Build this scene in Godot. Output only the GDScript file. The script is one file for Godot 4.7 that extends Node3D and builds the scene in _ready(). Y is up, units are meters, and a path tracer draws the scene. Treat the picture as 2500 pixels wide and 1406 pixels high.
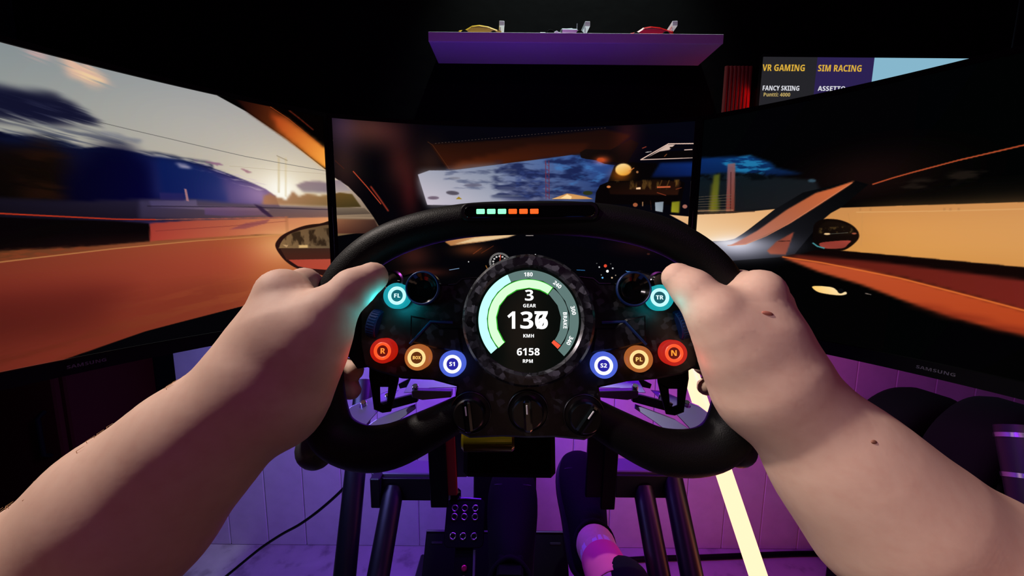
extends Node3D
# A sim racing cockpit seen by its driver: three curved monitors, a racing wheel held in both hands, pedals, LED light.

const TAU_ := PI * 2.0
var cam: Camera3D
var M := {}
var used := {}


func _ready() -> void:
	camera_and_air()
	lamps()
	materials()
	room()
	screens()
	wall_things()
	cockpit()
	pedals()
	steering_wheel()
	person()
	small_things()


# ------------------------------------------------------------------ camera, air and lamps

func camera_and_air() -> void:
	cam = Camera3D.new()
	cam.name = "camera"
	cam.position = Vector3(0, 1.0, 0)
	cam.rotation_degrees = Vector3(-8.1, 0, 0.5)
	cam.fov = rad_to_deg(2.0 * atan(703.0 / 1000.0))
	cam.near = 0.02
	cam.far = 30.0
	add_child(cam)
	cam.current = true
	var env := Environment.new()
	env.background_mode = Environment.BG_COLOR
	env.background_color = Color.BLACK
	env.tonemap_mode = Environment.TONE_MAPPER_LINEAR
	env.tonemap_exposure = 1.0
	env.sdfgi_enabled = true
	env.ssao_enabled = true
	env.ssil_enabled = true
	var we := WorldEnvironment.new()
	we.name = "environment"
	we.environment = env
	add_child(we)


func area_light(called: String, at_: Vector3, towards: Vector3, size: Vector2, color: Color, energy: float) -> void:
	var l := AreaLight3D.new()
	l.name = called
	l.area_size = size
	l.light_color = color
	l.light_energy = energy
	l.area_range = 8.0
	l.area_attenuation = 2.0
	l.shadow_enabled = true
	add_child(l, true)
	l.position = at_
	var up := Vector3.UP if absf(towards.normalized().y) < 0.95 else Vector3.FORWARD
	l.look_at_from_position(at_, at_ + towards, up)


func omni(called: String, at_: Vector3, color: Color, energy: float, size := 0.02) -> void:
	var l := OmniLight3D.new()
	l.name = called
	l.position = at_
	l.light_color = color
	l.light_energy = energy
	l.light_size = size
	l.omni_range = 6.0
	l.omni_attenuation = 2.0
	l.shadow_enabled = true
	add_child(l, true)


const LAMP_AT := Vector3(-1.05, 2.20, -0.48)
const LAMP_TO := Vector3(-0.08, 0.86, -0.13)

const LAMP2_AT := Vector3(-0.97, 1.53, 0.26)
const LAMP2_TO := Vector3(0.20, 0.90, -0.22)

func lamps() -> void:
	# unseen spotlight above and to the left, out of the frame: it lights the arms
	var s := SpotLight3D.new()
	s.name = "unseen_spotlight_light"
	s.light_color = Color(1.0, 0.94, 0.90)
	s.light_energy = 2.9
	s.light_size = 0.04
	s.spot_range = 6.0
	s.spot_attenuation = 2.0
	s.spot_angle = 12.5
	s.spot_angle_attenuation = 0.25
	s.shadow_enabled = true
	add_child(s)
	var d := (LAMP_TO - LAMP_AT).normalized()
	s.look_at_from_position(LAMP_AT + d * 0.075, LAMP_TO, Vector3.UP)
	var s2 := SpotLight3D.new()  # second spotlight, out of view at the left, placed to light the right hand
	s2.name = "unseen_spotlight_light_001"
	s2.light_color = Color(1.0, 0.93, 0.94)
	s2.light_energy = 0.82
	s2.light_size = 0.05
	s2.spot_range = 6.0
	s2.spot_attenuation = 2.0
	s2.spot_angle = 7.8
	s2.spot_angle_attenuation = 0.5
	s2.shadow_enabled = true
	add_child(s2)
	s2.look_at_from_position(LAMP2_AT + (LAMP2_TO - LAMP2_AT).normalized() * 0.075, LAMP2_TO, Vector3.UP)
	# unseen LED strips lighting wall and frame: purple at the middle, bluer at the left
	area_light("unseen_led_strip_light", Vector3(0.0, 0.806, -0.925), Vector3(0, -1, -0.35), Vector2(0.62, 0.02), Color(0.52, 0.14, 1.0), 0.34)
	area_light("unseen_led_strip_light", Vector3(0.0, 0.806, -0.83), Vector3(0, -1, 0.5), Vector2(0.62, 0.02), Color(0.52, 0.10, 1.0), 0.22)
	area_light("unseen_led_strip_light", Vector3(0, 1.216, -0.925), Vector3(0, 1, 0.0), Vector2(0.62, 0.02), Color(0.45, 0.12, 1.0), 0.022)
	area_light("unseen_led_strip_light", Vector3(-0.575, 0.806, -0.66), Vector3(0.25, -1, -0.9), Vector2(0.4, 0.02), Color(0.56, 0.56, 1.0), 0.20)
	area_light("unseen_led_strip_light", Vector3(0.62, 0.806, -0.66), Vector3(0.1, -1, -1.0), Vector2(0.4, 0.02), Color(0.85, 0.25, 0.88), 0.10)
	# unseen wash lamp behind the driver, placed to light the shelf front
	area_light("unseen_wash_lamp_light", Vector3(0.35, 2.2, 0.9), Vector3(0, -0.62, -1), Vector2(0.6, 0.12), Color(0.86, 0.36, 0.86), 0.27)
	# unseen downlight over the shelf, placed to light the model cars
	var c := SpotLight3D.new()
	c.name = "unseen_downlight_light"
	c.light_color = Color(0.92, 1.0, 0.98)
	c.light_energy = 1.2
	c.light_size = 0.02
	c.spot_range = 4.0
	c.spot_attenuation = 2.0
	c.spot_angle = 32.0
	c.spot_angle_attenuation = 0.6
	c.shadow_enabled = true
	add_child(c)
	c.look_at_from_position(Vector3(0.15, 2.30, -1.09), Vector3(0.15, 1.47, -1.105), Vector3.FORWARD)


# ------------------------------------------------------------------ names and nodes

func at(px: float, py: float, depth: float) -> Vector3:
	return cam.transform * Vector3((px - 1250.0) / 1000.0 * depth, -(py - 703.0) / 1000.0 * depth, -depth)


func numbered(n: String) -> String:
	if not used.has(n):
		used[n] = 0
		return n
	used[n] += 1
	return "%s_%03d" % [n, used[n]]


func tag(o: Node, label := "", category := "", group := "", kind := "") -> Node:
	if label:
		o.set_meta("label", label)
	if category:
		o.set_meta("category", category)
	if group:
		o.set_meta("group", group)
	if kind:
		o.set_meta("kind", kind)
	return o


func thing(called: String, label: String, category: String, where := Vector3.ZERO, basis_ := Basis(), group := "") -> Node3D:
	var o := Node3D.new()
	o.name = numbered(called)
	o.transform = Transform3D(basis_, where)
	add_child(o)
	tag(o, label, category, group)
	return o


func part(called: String, mesh: Mesh, m: Material, parent: Node, where := Vector3.ZERO, basis_ := Basis(), label := "") -> MeshInstance3D:
	var o := MeshInstance3D.new()
	o.name = numbered(called) if parent == self else called
	o.mesh = mesh
	o.material_override = m
	o.transform = Transform3D(basis_, where)
	parent.add_child(o, true)
	if label:
		o.set_meta("label", label)
	return o


func struct(called: String, mesh: Mesh, m: Material, where := Vector3.ZERO, basis_ := Basis()) -> MeshInstance3D:
	var o := part(called, mesh, m, self, where, basis_)
	o.set_meta("kind", "structure")
	return o


# ------------------------------------------------------------------ materials

func mat(called: String, c: Color, rough := 0.6, metal := 0.0) -> StandardMaterial3D:
	var m := StandardMaterial3D.new()
	m.resource_name = called
	m.albedo_color = c
	m.roughness = rough
	m.metallic = metal
	if c.get_luminance() < 0.06 and rough > 0.4:
		m.metallic_specular = 0.25
	M[called] = m
	return m


func glow_mat(called: String, c: Color, energy := 1.0) -> StandardMaterial3D:
	var m := mat(called, Color(0.02, 0.02, 0.02), 0.4)
	m.emission_enabled = true
	m.emission = c
	m.emission_energy_multiplier = energy
	return m


func noise_tex(size: int, freq: float, type: int, ramp: Array, seed_ := 1, octaves := 4, normal := false) -> NoiseTexture2D:
	var n := FastNoiseLite.new()
	n.seed = seed_
	n.noise_type = type
	n.frequency = freq
	n.fractal_octaves = octaves
	if type == FastNoiseLite.TYPE_CELLULAR:
		n.cellular_return_type = FastNoiseLite.RETURN_CELL_VALUE
		n.fractal_type = FastNoiseLite.FRACTAL_NONE
		n.domain_warp_enabled = true
		n.domain_warp_amplitude = 18.0
		n.domain_warp_frequency = 0.03
	var t := NoiseTexture2D.new()
	t.width = size
	t.height = size
	t.seamless = true
	t.noise = n
	t.as_normal_map = normal
	if ramp.size():
		var g := Gradient.new()
		g.offsets = PackedFloat32Array(ramp.map(func(r): return r[0]))
		g.colors = PackedColorArray(ramp.map(func(r): return Color(r[1])))
		t.color_ramp = g
	return t


func tri(m: StandardMaterial3D, scale: float, tex: Texture2D = null, bump: Texture2D = null, bump_cm := 0.0) -> StandardMaterial3D:
	m.uv1_triplanar = true
	m.uv1_scale = Vector3.ONE * scale
	if tex:
		m.albedo_texture = tex
		m.albedo_color = Color.WHITE
	if bump:
		m.heightmap_enabled = true
		m.heightmap_texture = bump
		m.heightmap_scale = bump_cm
	return m


func materials() -> void:
	var fine := noise_tex(256, 0.03, FastNoiseLite.TYPE_SIMPLEX_SMOOTH, [], 3)
	var grit := noise_tex(256, 0.12, FastNoiseLite.TYPE_SIMPLEX_SMOOTH, [], 5)
	tri(mat("black_paint", Color(0.016, 0.016, 0.018), 0.95), 2.0, null, fine, 0.05)
	tri(mat("white_board", Color(0.84, 0.82, 0.82), 0.55), 3.0, noise_tex(512, 0.012, FastNoiseLite.TYPE_SIMPLEX_SMOOTH, [[0.0, "#d0cccc"], [0.5, "#d6d2d2"], [1.0, "#dad6d6"]], 7), fine, 0.02)
	tri(mat("floor", Color(0.6, 0.56, 0.56), 0.5), 1.3, noise_tex(512, 0.02, FastNoiseLite.TYPE_SIMPLEX_SMOOTH, [[0.0, "#857c7c"], [0.34, "#a89f9f"], [0.42, "#b0a7a7"], [1.0, "#b8afaf"]], 11, 5), grit, 0.03)
	mat("ceiling", Color(0.03, 0.03, 0.035), 0.9)
	mat("monitor_black", Color(0.03, 0.03, 0.033), 0.7)
	mat("bezel_black", Color(0.022, 0.022, 0.025), 0.75)
	mat("letter_grey", Color(0.36, 0.36, 0.38), 0.6)
	tri(mat("shelf_white", Color(0.85, 0.83, 0.84), 0.5), 4.0, null, fine, 0.01)
	tri(mat("frame_black", Color(0.075, 0.075, 0.085), 0.38), 8.0, null, grit, 0.004)
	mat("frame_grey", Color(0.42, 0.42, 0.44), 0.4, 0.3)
	mat("violet_lit_steel", Color(0.56, 0.50, 0.66), 0.42, 0.9)  # steel tinted violet: part of the purple light is in its colour
	mat("red_lit_plate", Color(0.62, 0.10, 0.08), 0.45)  # red light on the side plate put into its colour
	mat("steel", Color(0.75, 0.75, 0.77), 0.22, 1.0)
	mat("dark_steel", Color(0.3, 0.3, 0.32), 0.3, 1.0)
	mat("black_plastic", Color(0.045, 0.045, 0.05), 0.42)
	mat("matt_black", Color(0.012, 0.012, 0.013), 0.8)
	mat("gloss_black", Color(0.02, 0.02, 0.024), 0.12)
	mat("dark_screen", Color(0.01, 0.016, 0.018), 0.2)
	tri(mat("leather", Color(0.06, 0.058, 0.06), 0.5), 30.0, null, grit, 0.02)
	var flakes := noise_tex(512, 0.035, FastNoiseLite.TYPE_CELLULAR, [[0.0, "#08080a"], [0.35, "#17181b"], [0.6, "#2c2e32"], [0.85, "#4c4f54"], [1.0, "#6c7076"]], 9)
	tri(mat("forged_carbon", Color.WHITE, 0.25), 14.0, flakes)
	var flakes_dark := noise_tex(512, 0.035, FastNoiseLite.TYPE_CELLULAR, [[0.0, "#050506"], [0.5, "#0c0c0e"], [0.8, "#1c1d20"], [1.0, "#34363a"]], 10)
	tri(mat("forged_carbon_dark", Color.WHITE, 0.3), 14.0, flakes_dark)
	mat("blue_trim", Color(0.02, 0.13, 0.32), 0.4, 0.3)
	mat("grip_grey", Color(0.15, 0.15, 0.17), 0.45)
	mat("stand_black", Color(0.03, 0.03, 0.034), 0.38)
	mat("dial_rubber", Color(0.03, 0.03, 0.034), 0.3)
	mat("highlight_white", Color(0.8, 0.8, 0.8), 0.4)  # white of the knob highlights
	var skin := mat("skin", Color(0.80, 0.60, 0.50), 0.68)
	tri(skin, 9.0, noise_tex(512, 0.018, FastNoiseLite.TYPE_SIMPLEX_SMOOTH, [[0.0, "#c59d8a"], [0.45, "#caa692"], [1.0, "#cfad99"]], 17, 5), noise_tex(512, 0.09, FastNoiseLite.TYPE_SIMPLEX_SMOOTH, [], 19, 3), 0.003)
	skin.subsurf_scatter_enabled = true
	skin.subsurf_scatter_strength = 0.06
	mat("scab", Color(0.66, 0.40, 0.33), 0.6)
	mat("mole", Color(0.50, 0.32, 0.25), 0.6)
	mat("hair_blond", Color(0.88, 0.72, 0.54), 0.5)
	tri(mat("shoe_black", Color(0.022, 0.022, 0.025), 0.8), 20.0, null, grit, 0.06)
	tri(mat("shoe_dark", Color(0.042, 0.04, 0.055), 0.9), 20.0, null, grit, 0.06)
	mat("sole", Color(0.10, 0.10, 0.12), 0.6)
	mat("lace", Color(0.11, 0.10, 0.14), 0.85)
	mat("sock_white", Color(0.8, 0.76, 0.8), 0.9)
	mat("sock_pink", Color(0.85, 0.32, 0.52), 0.9)
	tri(mat("trousers", Color(0.05, 0.045, 0.07), 0.95), 24.0, null, grit, 0.08)
	tri(mat("shirt", Color(0.07, 0.07, 0.08), 0.9), 20.0, null, grit, 0.05)
	mat("hair_brown", Color(0.16, 0.11, 0.08), 0.6)
	mat("cable", Color(0.03, 0.03, 0.035), 0.5)
	mat("tyre", Color(0.035, 0.03, 0.035), 0.9)
	mat("red_cabinet", Color(0.20, 0.015, 0.015), 0.7)
	mat("olive_sheen", Color(0.42, 0.38, 0.05), 0.15, 0.5)  # yellow-green sheen given as a colour of its own
	mat("yellow_toy", Color(0.9, 0.72, 0.22), 0.3)
	mat("white_toy", Color(0.92, 0.92, 0.94), 0.35)
	mat("silver_toy", Color(0.75, 0.78, 0.8), 0.25, 0.4)
	mat("red_toy", Color(0.78, 0.06, 0.04), 0.3)
	mat("toy_glass", Color(0.03, 0.03, 0.04), 0.1)
	mat("curtain", Color(0.45, 0.08, 0.07), 0.9)  # red of the glow partly put into the cloth colour
	mat("seat", Color(0.05, 0.05, 0.055), 0.8)


# ------------------------------------------------------------------ geometry

class Geo:
	var v := PackedVector3Array()
	var n := PackedVector3Array()
	var uv := PackedVector2Array()
	var i := PackedInt32Array()

	func add(p: Vector3, nn: Vector3, t := Vector2.ZERO) -> int:
		v.append(p)
		n.append(nn)
		uv.append(t)
		return v.size() - 1

	func face(a: int, b: int, c: int) -> void:
		if (v[b] - v[a]).cross(v[c] - v[a]).dot(n[a] + n[b] + n[c]) > 0.0:
			i.append_array([a, c, b])
		else:
			i.append_array([a, b, c])

	func quad(a: int, b: int, c: int, d: int) -> void:
		face(a, b, c)
		face(a, c, d)

	func flat(pts: Array, out: Vector3) -> void:
		var s := v.size()
		for p in pts:
			add(p, out)
		for k in range(1, pts.size() - 1):
			face(s, s + k, s + k + 1)

	func join(g: Geo, t := Transform3D()) -> Geo:
		var s := v.size()
		var nb := t.basis.inverse().transposed()
		for k in g.v.size():
			v.append(t * g.v[k])
			n.append((nb * g.n[k]).normalized())
		uv.append_array(g.uv)
		for k in range(0, g.i.size(), 3):
			face(s + g.i[k], s + g.i[k + 1], s + g.i[k + 2])
		return self

	func mesh() -> ArrayMesh:
		var a := []
		a.resize(Mesh.ARRAY_MAX)
		a[Mesh.ARRAY_VERTEX] = v
		a[Mesh.ARRAY_NORMAL] = n
		a[Mesh.ARRAY_TEX_UV] = uv
		a[Mesh.ARRAY_INDEX] = i
		var m := ArrayMesh.new()
		m.add_surface_from_arrays(Mesh.PRIMITIVE_TRIANGLES, a)
		return m


func box(size: Vector3, bevel := 0.002) -> Geo:
	var g := Geo.new()
	var h := size / 2.0
	var b: float = minf(bevel, minf(h.x, minf(h.y, h.z)) * 0.9)
	for ax in 3:
		var u := (ax + 1) % 3
		var w := (ax + 2) % 3
		for s in [-1.0, 1.0]:
			var nn := Vector3.ZERO
			nn[ax] = s
			var pts := []
			for q in [[-1, -1], [1, -1], [1, 1], [-1, 1]]:
				var p := Vector3.ZERO
				p[ax] = s * h[ax]
				p[u] = q[0] * (h[u] - b)
				p[w] = q[1] * (h[w] - b)
				pts.append(p)
			g.flat(pts, nn)
			for s2 in [-1.0, 1.0]:          # edge strips between axes ax and u
				var e := Vector3.ZERO
				e[ax] = s
				e[u] = s2
				var q := []
				for k in [-1.0, 1.0]:
					var p1 := Vector3.ZERO
					p1[ax] = s * h[ax]
					p1[u] = s2 * (h[u] - b)
					p1[w] = k * (h[w] - b)
					var p2 := p1
					p2[ax] = s * (h[ax] - b)
					p2[u] = s2 * h[u]
					if k < 0:
						q.append(p1)
						q.append(p2)
					else:
						q.append(p2)
						q.append(p1)
				g.flat(q, e.normalized())
	for sx in [-1.0, 1.0]:
		for sy in [-1.0, 1.0]:
			for sz in [-1.0, 1.0]:
				var s := Vector3(sx, sy, sz)
				g.flat([s * Vector3(h.x, h.y - b, h.z - b), s * Vector3(h.x - b, h.y, h.z - b), s * Vector3(h.x - b, h.y - b, h.z)], s.normalized())
	return g


func spline(pts: Array, per := 8, closed := false) -> Array:
	var out := []
	var n := pts.size()
	for k in (n if closed else n - 1):
		var a = pts[(k - 1 + n) % n] if closed or k > 0 else pts[0]
		var b = pts[k]
		var c = pts[(k + 1) % n]
		var d = pts[(k + 2) % n] if closed or k + 2 < n else pts[n - 1]
		for j in per:
			var t := float(j) / per
			out.append(0.5 * (2.0 * b + (c - a) * t + (2.0 * a - 5.0 * b + 4.0 * c - d) * t * t + (3.0 * b - a - 3.0 * c + d) * t * t * t))
	if not closed:
		out.append(pts[n - 1])
	return out


# swept tube; radii one number or one per point; flat squeezes the section along `up`
func tube(pts: Array, radii, segs := 12, closed := false, up := Vector3.ZERO, flat := 1.0, caps := true) -> Geo:
	var g := Geo.new()
	var n := pts.size()
	var side := Vector3.ZERO
	for k in n:
		var t: Vector3 = (pts[(k + 1) % n] - pts[(k - 1 + n) % n]) if closed or (k > 0 and k < n - 1) else (pts[1] - pts[0] if k == 0 else pts[n - 1] - pts[n - 2])
		t = t.normalized()
		if up != Vector3.ZERO:
			side = up.cross(t).normalized()
		elif side == Vector3.ZERO:
			side = t.cross(Vector3.UP if absf(t.y) < 0.9 else Vector3.RIGHT).normalized()
		else:
			side = (side - t * side.dot(t)).normalized()
		var other := t.cross(side)
		var r: float = radii[k] if radii is Array else radii
		for j in segs:
			var a := TAU_ * j / segs
			var nn := (side * cos(a) + other * sin(a) / flat).normalized()
			g.add(pts[k] + side * cos(a) * r + other * sin(a) * r * flat, nn, Vector2(float(j) / segs, float(k) / n))
	for k in (n if closed else n - 1):
		for j in segs:
			var a := k * segs + j
			var b := k * segs + (j + 1) % segs
			var c := ((k + 1) % n) * segs + (j + 1) % segs
			var d := ((k + 1) % n) * segs + j
			g.quad(a, b, c, d)
	if caps and not closed:
		for e in [0, n - 1]:
			var out: Vector3 = (pts[0] - pts[1]).normalized() if e == 0 else (pts[n - 1] - pts[n - 2]).normalized()
			var ring := []
			for j in segs:
				ring.append(g.v[e * segs + j])
			g.flat(ring, out)
	return g


# turned shape about y: profile of (radius, height)
func lathe(profile: Array, segs := 32, smooth := false) -> Geo:
	var g := Geo.new()
	for k in profile.size() - 1:
		var a: Vector2 = profile[k]
		var b: Vector2 = profile[k + 1]
		var d := b - a
		var nn := Vector2(d.y, -d.x).normalized()
		var na := nn
		var nb := nn
		if smooth:
			if k > 0:
				var e: Vector2 = a - profile[k - 1]
				na = (nn + Vector2(e.y, -e.x).normalized()).normalized()
			if k + 2 < profile.size():
				var e: Vector2 = profile[k + 2] - b
				nb = (nn + Vector2(e.y, -e.x).normalized()).normalized()
		var s := g.v.size()
		for j in segs + 1:
			var t := TAU_ * j / segs
			var c := Vector3(cos(t), 0, sin(t))
			g.add(c * a.x + Vector3.UP * a.y, c * na.x + Vector3.UP * na.y)
			g.add(c * b.x + Vector3.UP * b.y, c * nb.x + Vector3.UP * nb.y)
		for j in segs:
			g.quad(s + j * 2, s + j * 2 + 1, s + j * 2 + 3, s + j * 2 + 2)
	return g


func ball(r: Vector3, segs := 20, rings := 12) -> Geo:
	var prof := []
	for k in rings + 1:
		var a := -PI / 2.0 + PI * k / rings
		prof.append(Vector2(maxf(cos(a), 0.0), sin(a)))
	var one := lathe(prof, segs, true)
	return Geo.new().join(one, Transform3D(Basis.from_scale(r), Vector3.ZERO))


func area_of(poly: Array) -> float:
	var s := 0.0
	for k in poly.size():
		var a: Vector2 = poly[k]
		var b: Vector2 = poly[(k + 1) % poly.size()]
		s += a.cross(b)
	return s


# outline in x, y pushed from z0 (back) to z1 (front), chamfered at both ends
func prism(poly: Array, z0: float, z1: float, bevel := 0.001, smooth := false) -> Geo:
	var g := Geo.new()
	var p := poly.duplicate()
	if area_of(p) < 0.0:
		p.reverse()
	var n := p.size()
	var nor := []
	var inner := []
	for k in n:
		var a: Vector2 = (p[k] - p[(k - 1 + n) % n]).normalized()
		var b: Vector2 = (p[(k + 1) % n] - p[k]).normalized()
		var na := Vector2(a.y, -a.x)
		var nb := Vector2(b.y, -b.x)
		var m := (na + nb).normalized()
		nor.append(m)
		inner.append(p[k] - m * bevel / maxf(0.5, m.dot(na)))
	for k in n:
		var l := (k + 1) % n
		var d: Vector2 = (p[l] - p[k]).normalized()
		var fl := Vector2(d.y, -d.x)
		var n0: Vector2 = nor[k] if smooth else fl
		var n1: Vector2 = nor[l] if smooth else fl
		var s := g.v.size()
		for z in [z0 + bevel, z1 - bevel]:
			g.add(Vector3(p[k].x, p[k].y, z), Vector3(n0.x, n0.y, 0))
			g.add(Vector3(p[l].x, p[l].y, z), Vector3(n1.x, n1.y, 0))
		g.quad(s, s + 1, s + 3, s + 2)
		if bevel > 0.0:
			for e in [[z0 + bevel, z0, -1.0], [z1 - bevel, z1, 1.0]]:
				var q := g.v.size()
				g.add(Vector3(p[k].x, p[k].y, e[0]), Vector3(n0.x, n0.y, e[2]).normalized())
				g.add(Vector3(p[l].x, p[l].y, e[0]), Vector3(n1.x, n1.y, e[2]).normalized())
				g.add(Vector3(inner[l].x, inner[l].y, e[1]), Vector3(n1.x, n1.y, e[2]).normalized())
				g.add(Vector3(inner[k].x, inner[k].y, e[1]), Vector3(n0.x, n0.y, e[2]).normalized())
				g.quad(q, q + 1, q + 2, q + 3)
	var idx := Geometry2D.triangulate_polygon(PackedVector2Array(inner))
	for e in [[z0, -1.0], [z1, 1.0]]:
		var s := g.v.size()
		for q in inner:
			g.add(Vector3(q.x, q.y, e[0]), Vector3(0, 0, e[1]))
		for k in range(0, idx.size(), 3):
			g.face(s + idx[k], s + idx[k + 1], s + idx[k + 2])
	return g


func circle(c: Vector2, r: float, n := 32) -> Array:
	var out := []
	for k in n:
		out.append(c + Vector2(cos(TAU_ * k / n), sin(TAU_ * k / n)) * r)
	return out


func rounded(w: float, h: float, r: float, c := Vector2.ZERO, per := 6) -> Array:
	var out := []
	for q in 4:
		var s := Vector2([1, -1, -1, 1][q], [1, 1, -1, -1][q])
		for k in per + 1:
			var a := PI / 2.0 * (q + float(k) / per)
			out.append(c + Vector2(s.x * (w / 2.0 - r), s.y * (h / 2.0 - r)) + Vector2(cos(a), sin(a)) * r)
	return out


# arc-shaped band in x, y (degrees, counter-clockwise), between two radii
func band(r0: float, r1: float, a0: float, a1: float, z0: float, z1: float, n := 40) -> Geo:
	var outer := []
	var inner := []
	for k in n + 1:
		var a := deg_to_rad(lerpf(a0, a1, float(k) / n))
		outer.append(Vector2(cos(a), sin(a)) * r1)
		inner.append(Vector2(cos(a), sin(a)) * r0)
	inner.reverse()
	return prism(outer + inner, z0, z1, 0.0)


func y_to(dir: Vector3) -> Basis:
	var y := dir.normalized()
	var x := y.cross(Vector3.FORWARD if absf(y.z) < 0.9 else Vector3.RIGHT).normalized()
	return Basis(x, y, x.cross(y))


const Y_TO_Z := Basis(Vector3(1, 0, 0), Vector3(0, 0, 1), Vector3(0, -1, 0))

func words(s: String, cap: float, m: Material, parent: Node, where: Vector3, basis_ := Basis(), called := "lettering", stretch := 1.0, thick := 0.0003, bold := true, left_aligned := false) -> MeshInstance3D:
	var f := SystemFont.new()
	f.font_names = PackedStringArray(["Droid Sans"])
	f.font_weight = 700 if bold else 400
	var t := TextMesh.new()
	t.font = f
	t.font_size = 48
	t.pixel_size = 0.01
	var k := cap / (0.714 * 0.48)
	t.depth = thick / k
	t.curve_step = 1.0
	t.text = s
	if left_aligned:
		t.horizontal_alignment = HORIZONTAL_ALIGNMENT_LEFT
	return part(called, t, m, parent, where, basis_ * Basis.from_scale(Vector3(stretch * k, k, k)))


# ------------------------------------------------------------------ smooth bodies: tapered bones joined by a smooth minimum, meshed as surface nets

class Field:
	var org: Vector3
	var cell: float
	var nx: int
	var ny: int
	var nz: int
	var f := PackedFloat32Array()

	func _init(lo: Vector3, hi: Vector3, c: float) -> void:
		org = lo
		cell = c
		nx = int(ceil((hi.x - lo.x) / c)) + 1
		ny = int(ceil((hi.y - lo.y) / c)) + 1
		nz = int(ceil((hi.z - lo.z) / c)) + 1
		f.resize(nx * ny * nz)
		f.fill(0.2)

	# squash < 1 makes the section thinner along `axis`
	func bone(a: Vector3, b: Vector3, ra: float, rb: float, k: float, axis := Vector3.ZERO, squash := 1.0) -> void:
		var rm := maxf(ra, rb) + k * 1.6 + cell * 2.0
		var lo := ((a.min(b) - Vector3.ONE * rm - org) / cell).floor()
		var hi := ((a.max(b) + Vector3.ONE * rm - org) / cell).ceil()
		var d := b - a
		var dd := maxf(d.length_squared(), 1e-12)
		var stretch := axis != Vector3.ZERO
		var sq := 1.0 / squash - 1.0
		for z in range(maxi(0, int(lo.z)), mini(nz - 1, int(hi.z)) + 1):
			for y in range(maxi(0, int(lo.y)), mini(ny - 1, int(hi.y)) + 1):
				var row := (z * ny + y) * nx
				for x in range(maxi(0, int(lo.x)), mini(nx - 1, int(hi.x)) + 1):
					var p := org + Vector3(x, y, z) * cell - a
					var t := clampf(p.dot(d) / dd, 0.0, 1.0)
					var q := p - d * t
					if stretch:
						q += axis * (q.dot(axis) * sq)
					var e := q.length() - (ra + (rb - ra) * t)
					if stretch:
						e *= 0.5 + 0.5 * squash
					var o := f[row + x]
					var h := k - absf(o - e)
					if h > 0.0:
						f[row + x] = minf(o, e) - h * h / (4.0 * k)
					elif e < o:
						f[row + x] = e

	func nets(g: Geo, offset := Vector3.ZERO) -> void:
		var id := PackedInt32Array()
		id.resize(nx * ny * nz)
		id.fill(-1)
		var sx := 1
		var sy := nx
		var sz := nx * ny
		var near := cell * 2.0
		for z in nz - 1:
			for y in ny - 1:
				var row := (z * ny + y) * nx
				for x in nx - 1:
					var o := row + x
					if absf(f[o]) > near:
						continue
					var c := [f[o], f[o + sx], f[o + sy], f[o + sx + sy], f[o + sz], f[o + sx + sz], f[o + sy + sz], f[o + sx + sy + sz]]
					var inside := 0
					for q in c:
						if q < 0.0:
							inside += 1
					if inside == 0 or inside == 8:
						continue
					var sum := Vector3.ZERO
					var cnt := 0
					for e in [[0, 1], [2, 3], [4, 5], [6, 7], [0, 2], [1, 3], [4, 6], [5, 7], [0, 4], [1, 5], [2, 6], [3, 7]]:
						var p: float = c[e[0]]
						var q: float = c[e[1]]
						if (p < 0.0) != (q < 0.0):
							var t := p / (p - q)
							var A := Vector3(e[0] & 1, (e[0] >> 1) & 1, e[0] >> 2)
							var B := Vector3(e[1] & 1, (e[1] >> 1) & 1, e[1] >> 2)
							sum += A.lerp(B, t)
							cnt += 1
					var w := sum / cnt
					var gx := lerpf(lerpf(c[1] - c[0], c[3] - c[2], w.y), lerpf(c[5] - c[4], c[7] - c[6], w.y), w.z)
					var gy := lerpf(lerpf(c[2] - c[0], c[3] - c[1], w.x), lerpf(c[6] - c[4], c[7] - c[5], w.x), w.z)
					var gz := lerpf(lerpf(c[4] - c[0], c[5] - c[1], w.x), lerpf(c[6] - c[2], c[7] - c[3], w.x), w.y)
					id[o] = g.add(org + (Vector3(x, y, z) + w) * cell - offset, Vector3(gx, gy, gz).normalized())
		for z in range(1, nz - 1):
			for y in range(1, ny - 1):
				var row := (z * ny + y) * nx
				for x in range(1, nx - 1):
					var o := row + x
					var s := f[o] < 0.0
					if absf(f[o]) > near:
						continue
					if s != (f[o + sx] < 0.0):
						emit(g, id[o], id[o - sy], id[o - sy - sz], id[o - sz])
					if s != (f[o + sy] < 0.0):
						emit(g, id[o], id[o - sx], id[o - sx - sz], id[o - sz])
					if s != (f[o + sz] < 0.0):
						emit(g, id[o], id[o - sx], id[o - sx - sy], id[o - sy])

	func emit(g: Geo, a: int, b: int, c: int, d: int) -> void:
		if a >= 0 and b >= 0 and c >= 0 and d >= 0:
			g.quad(a, b, c, d)


# ------------------------------------------------------------------ pictures shown on the monitors

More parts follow.
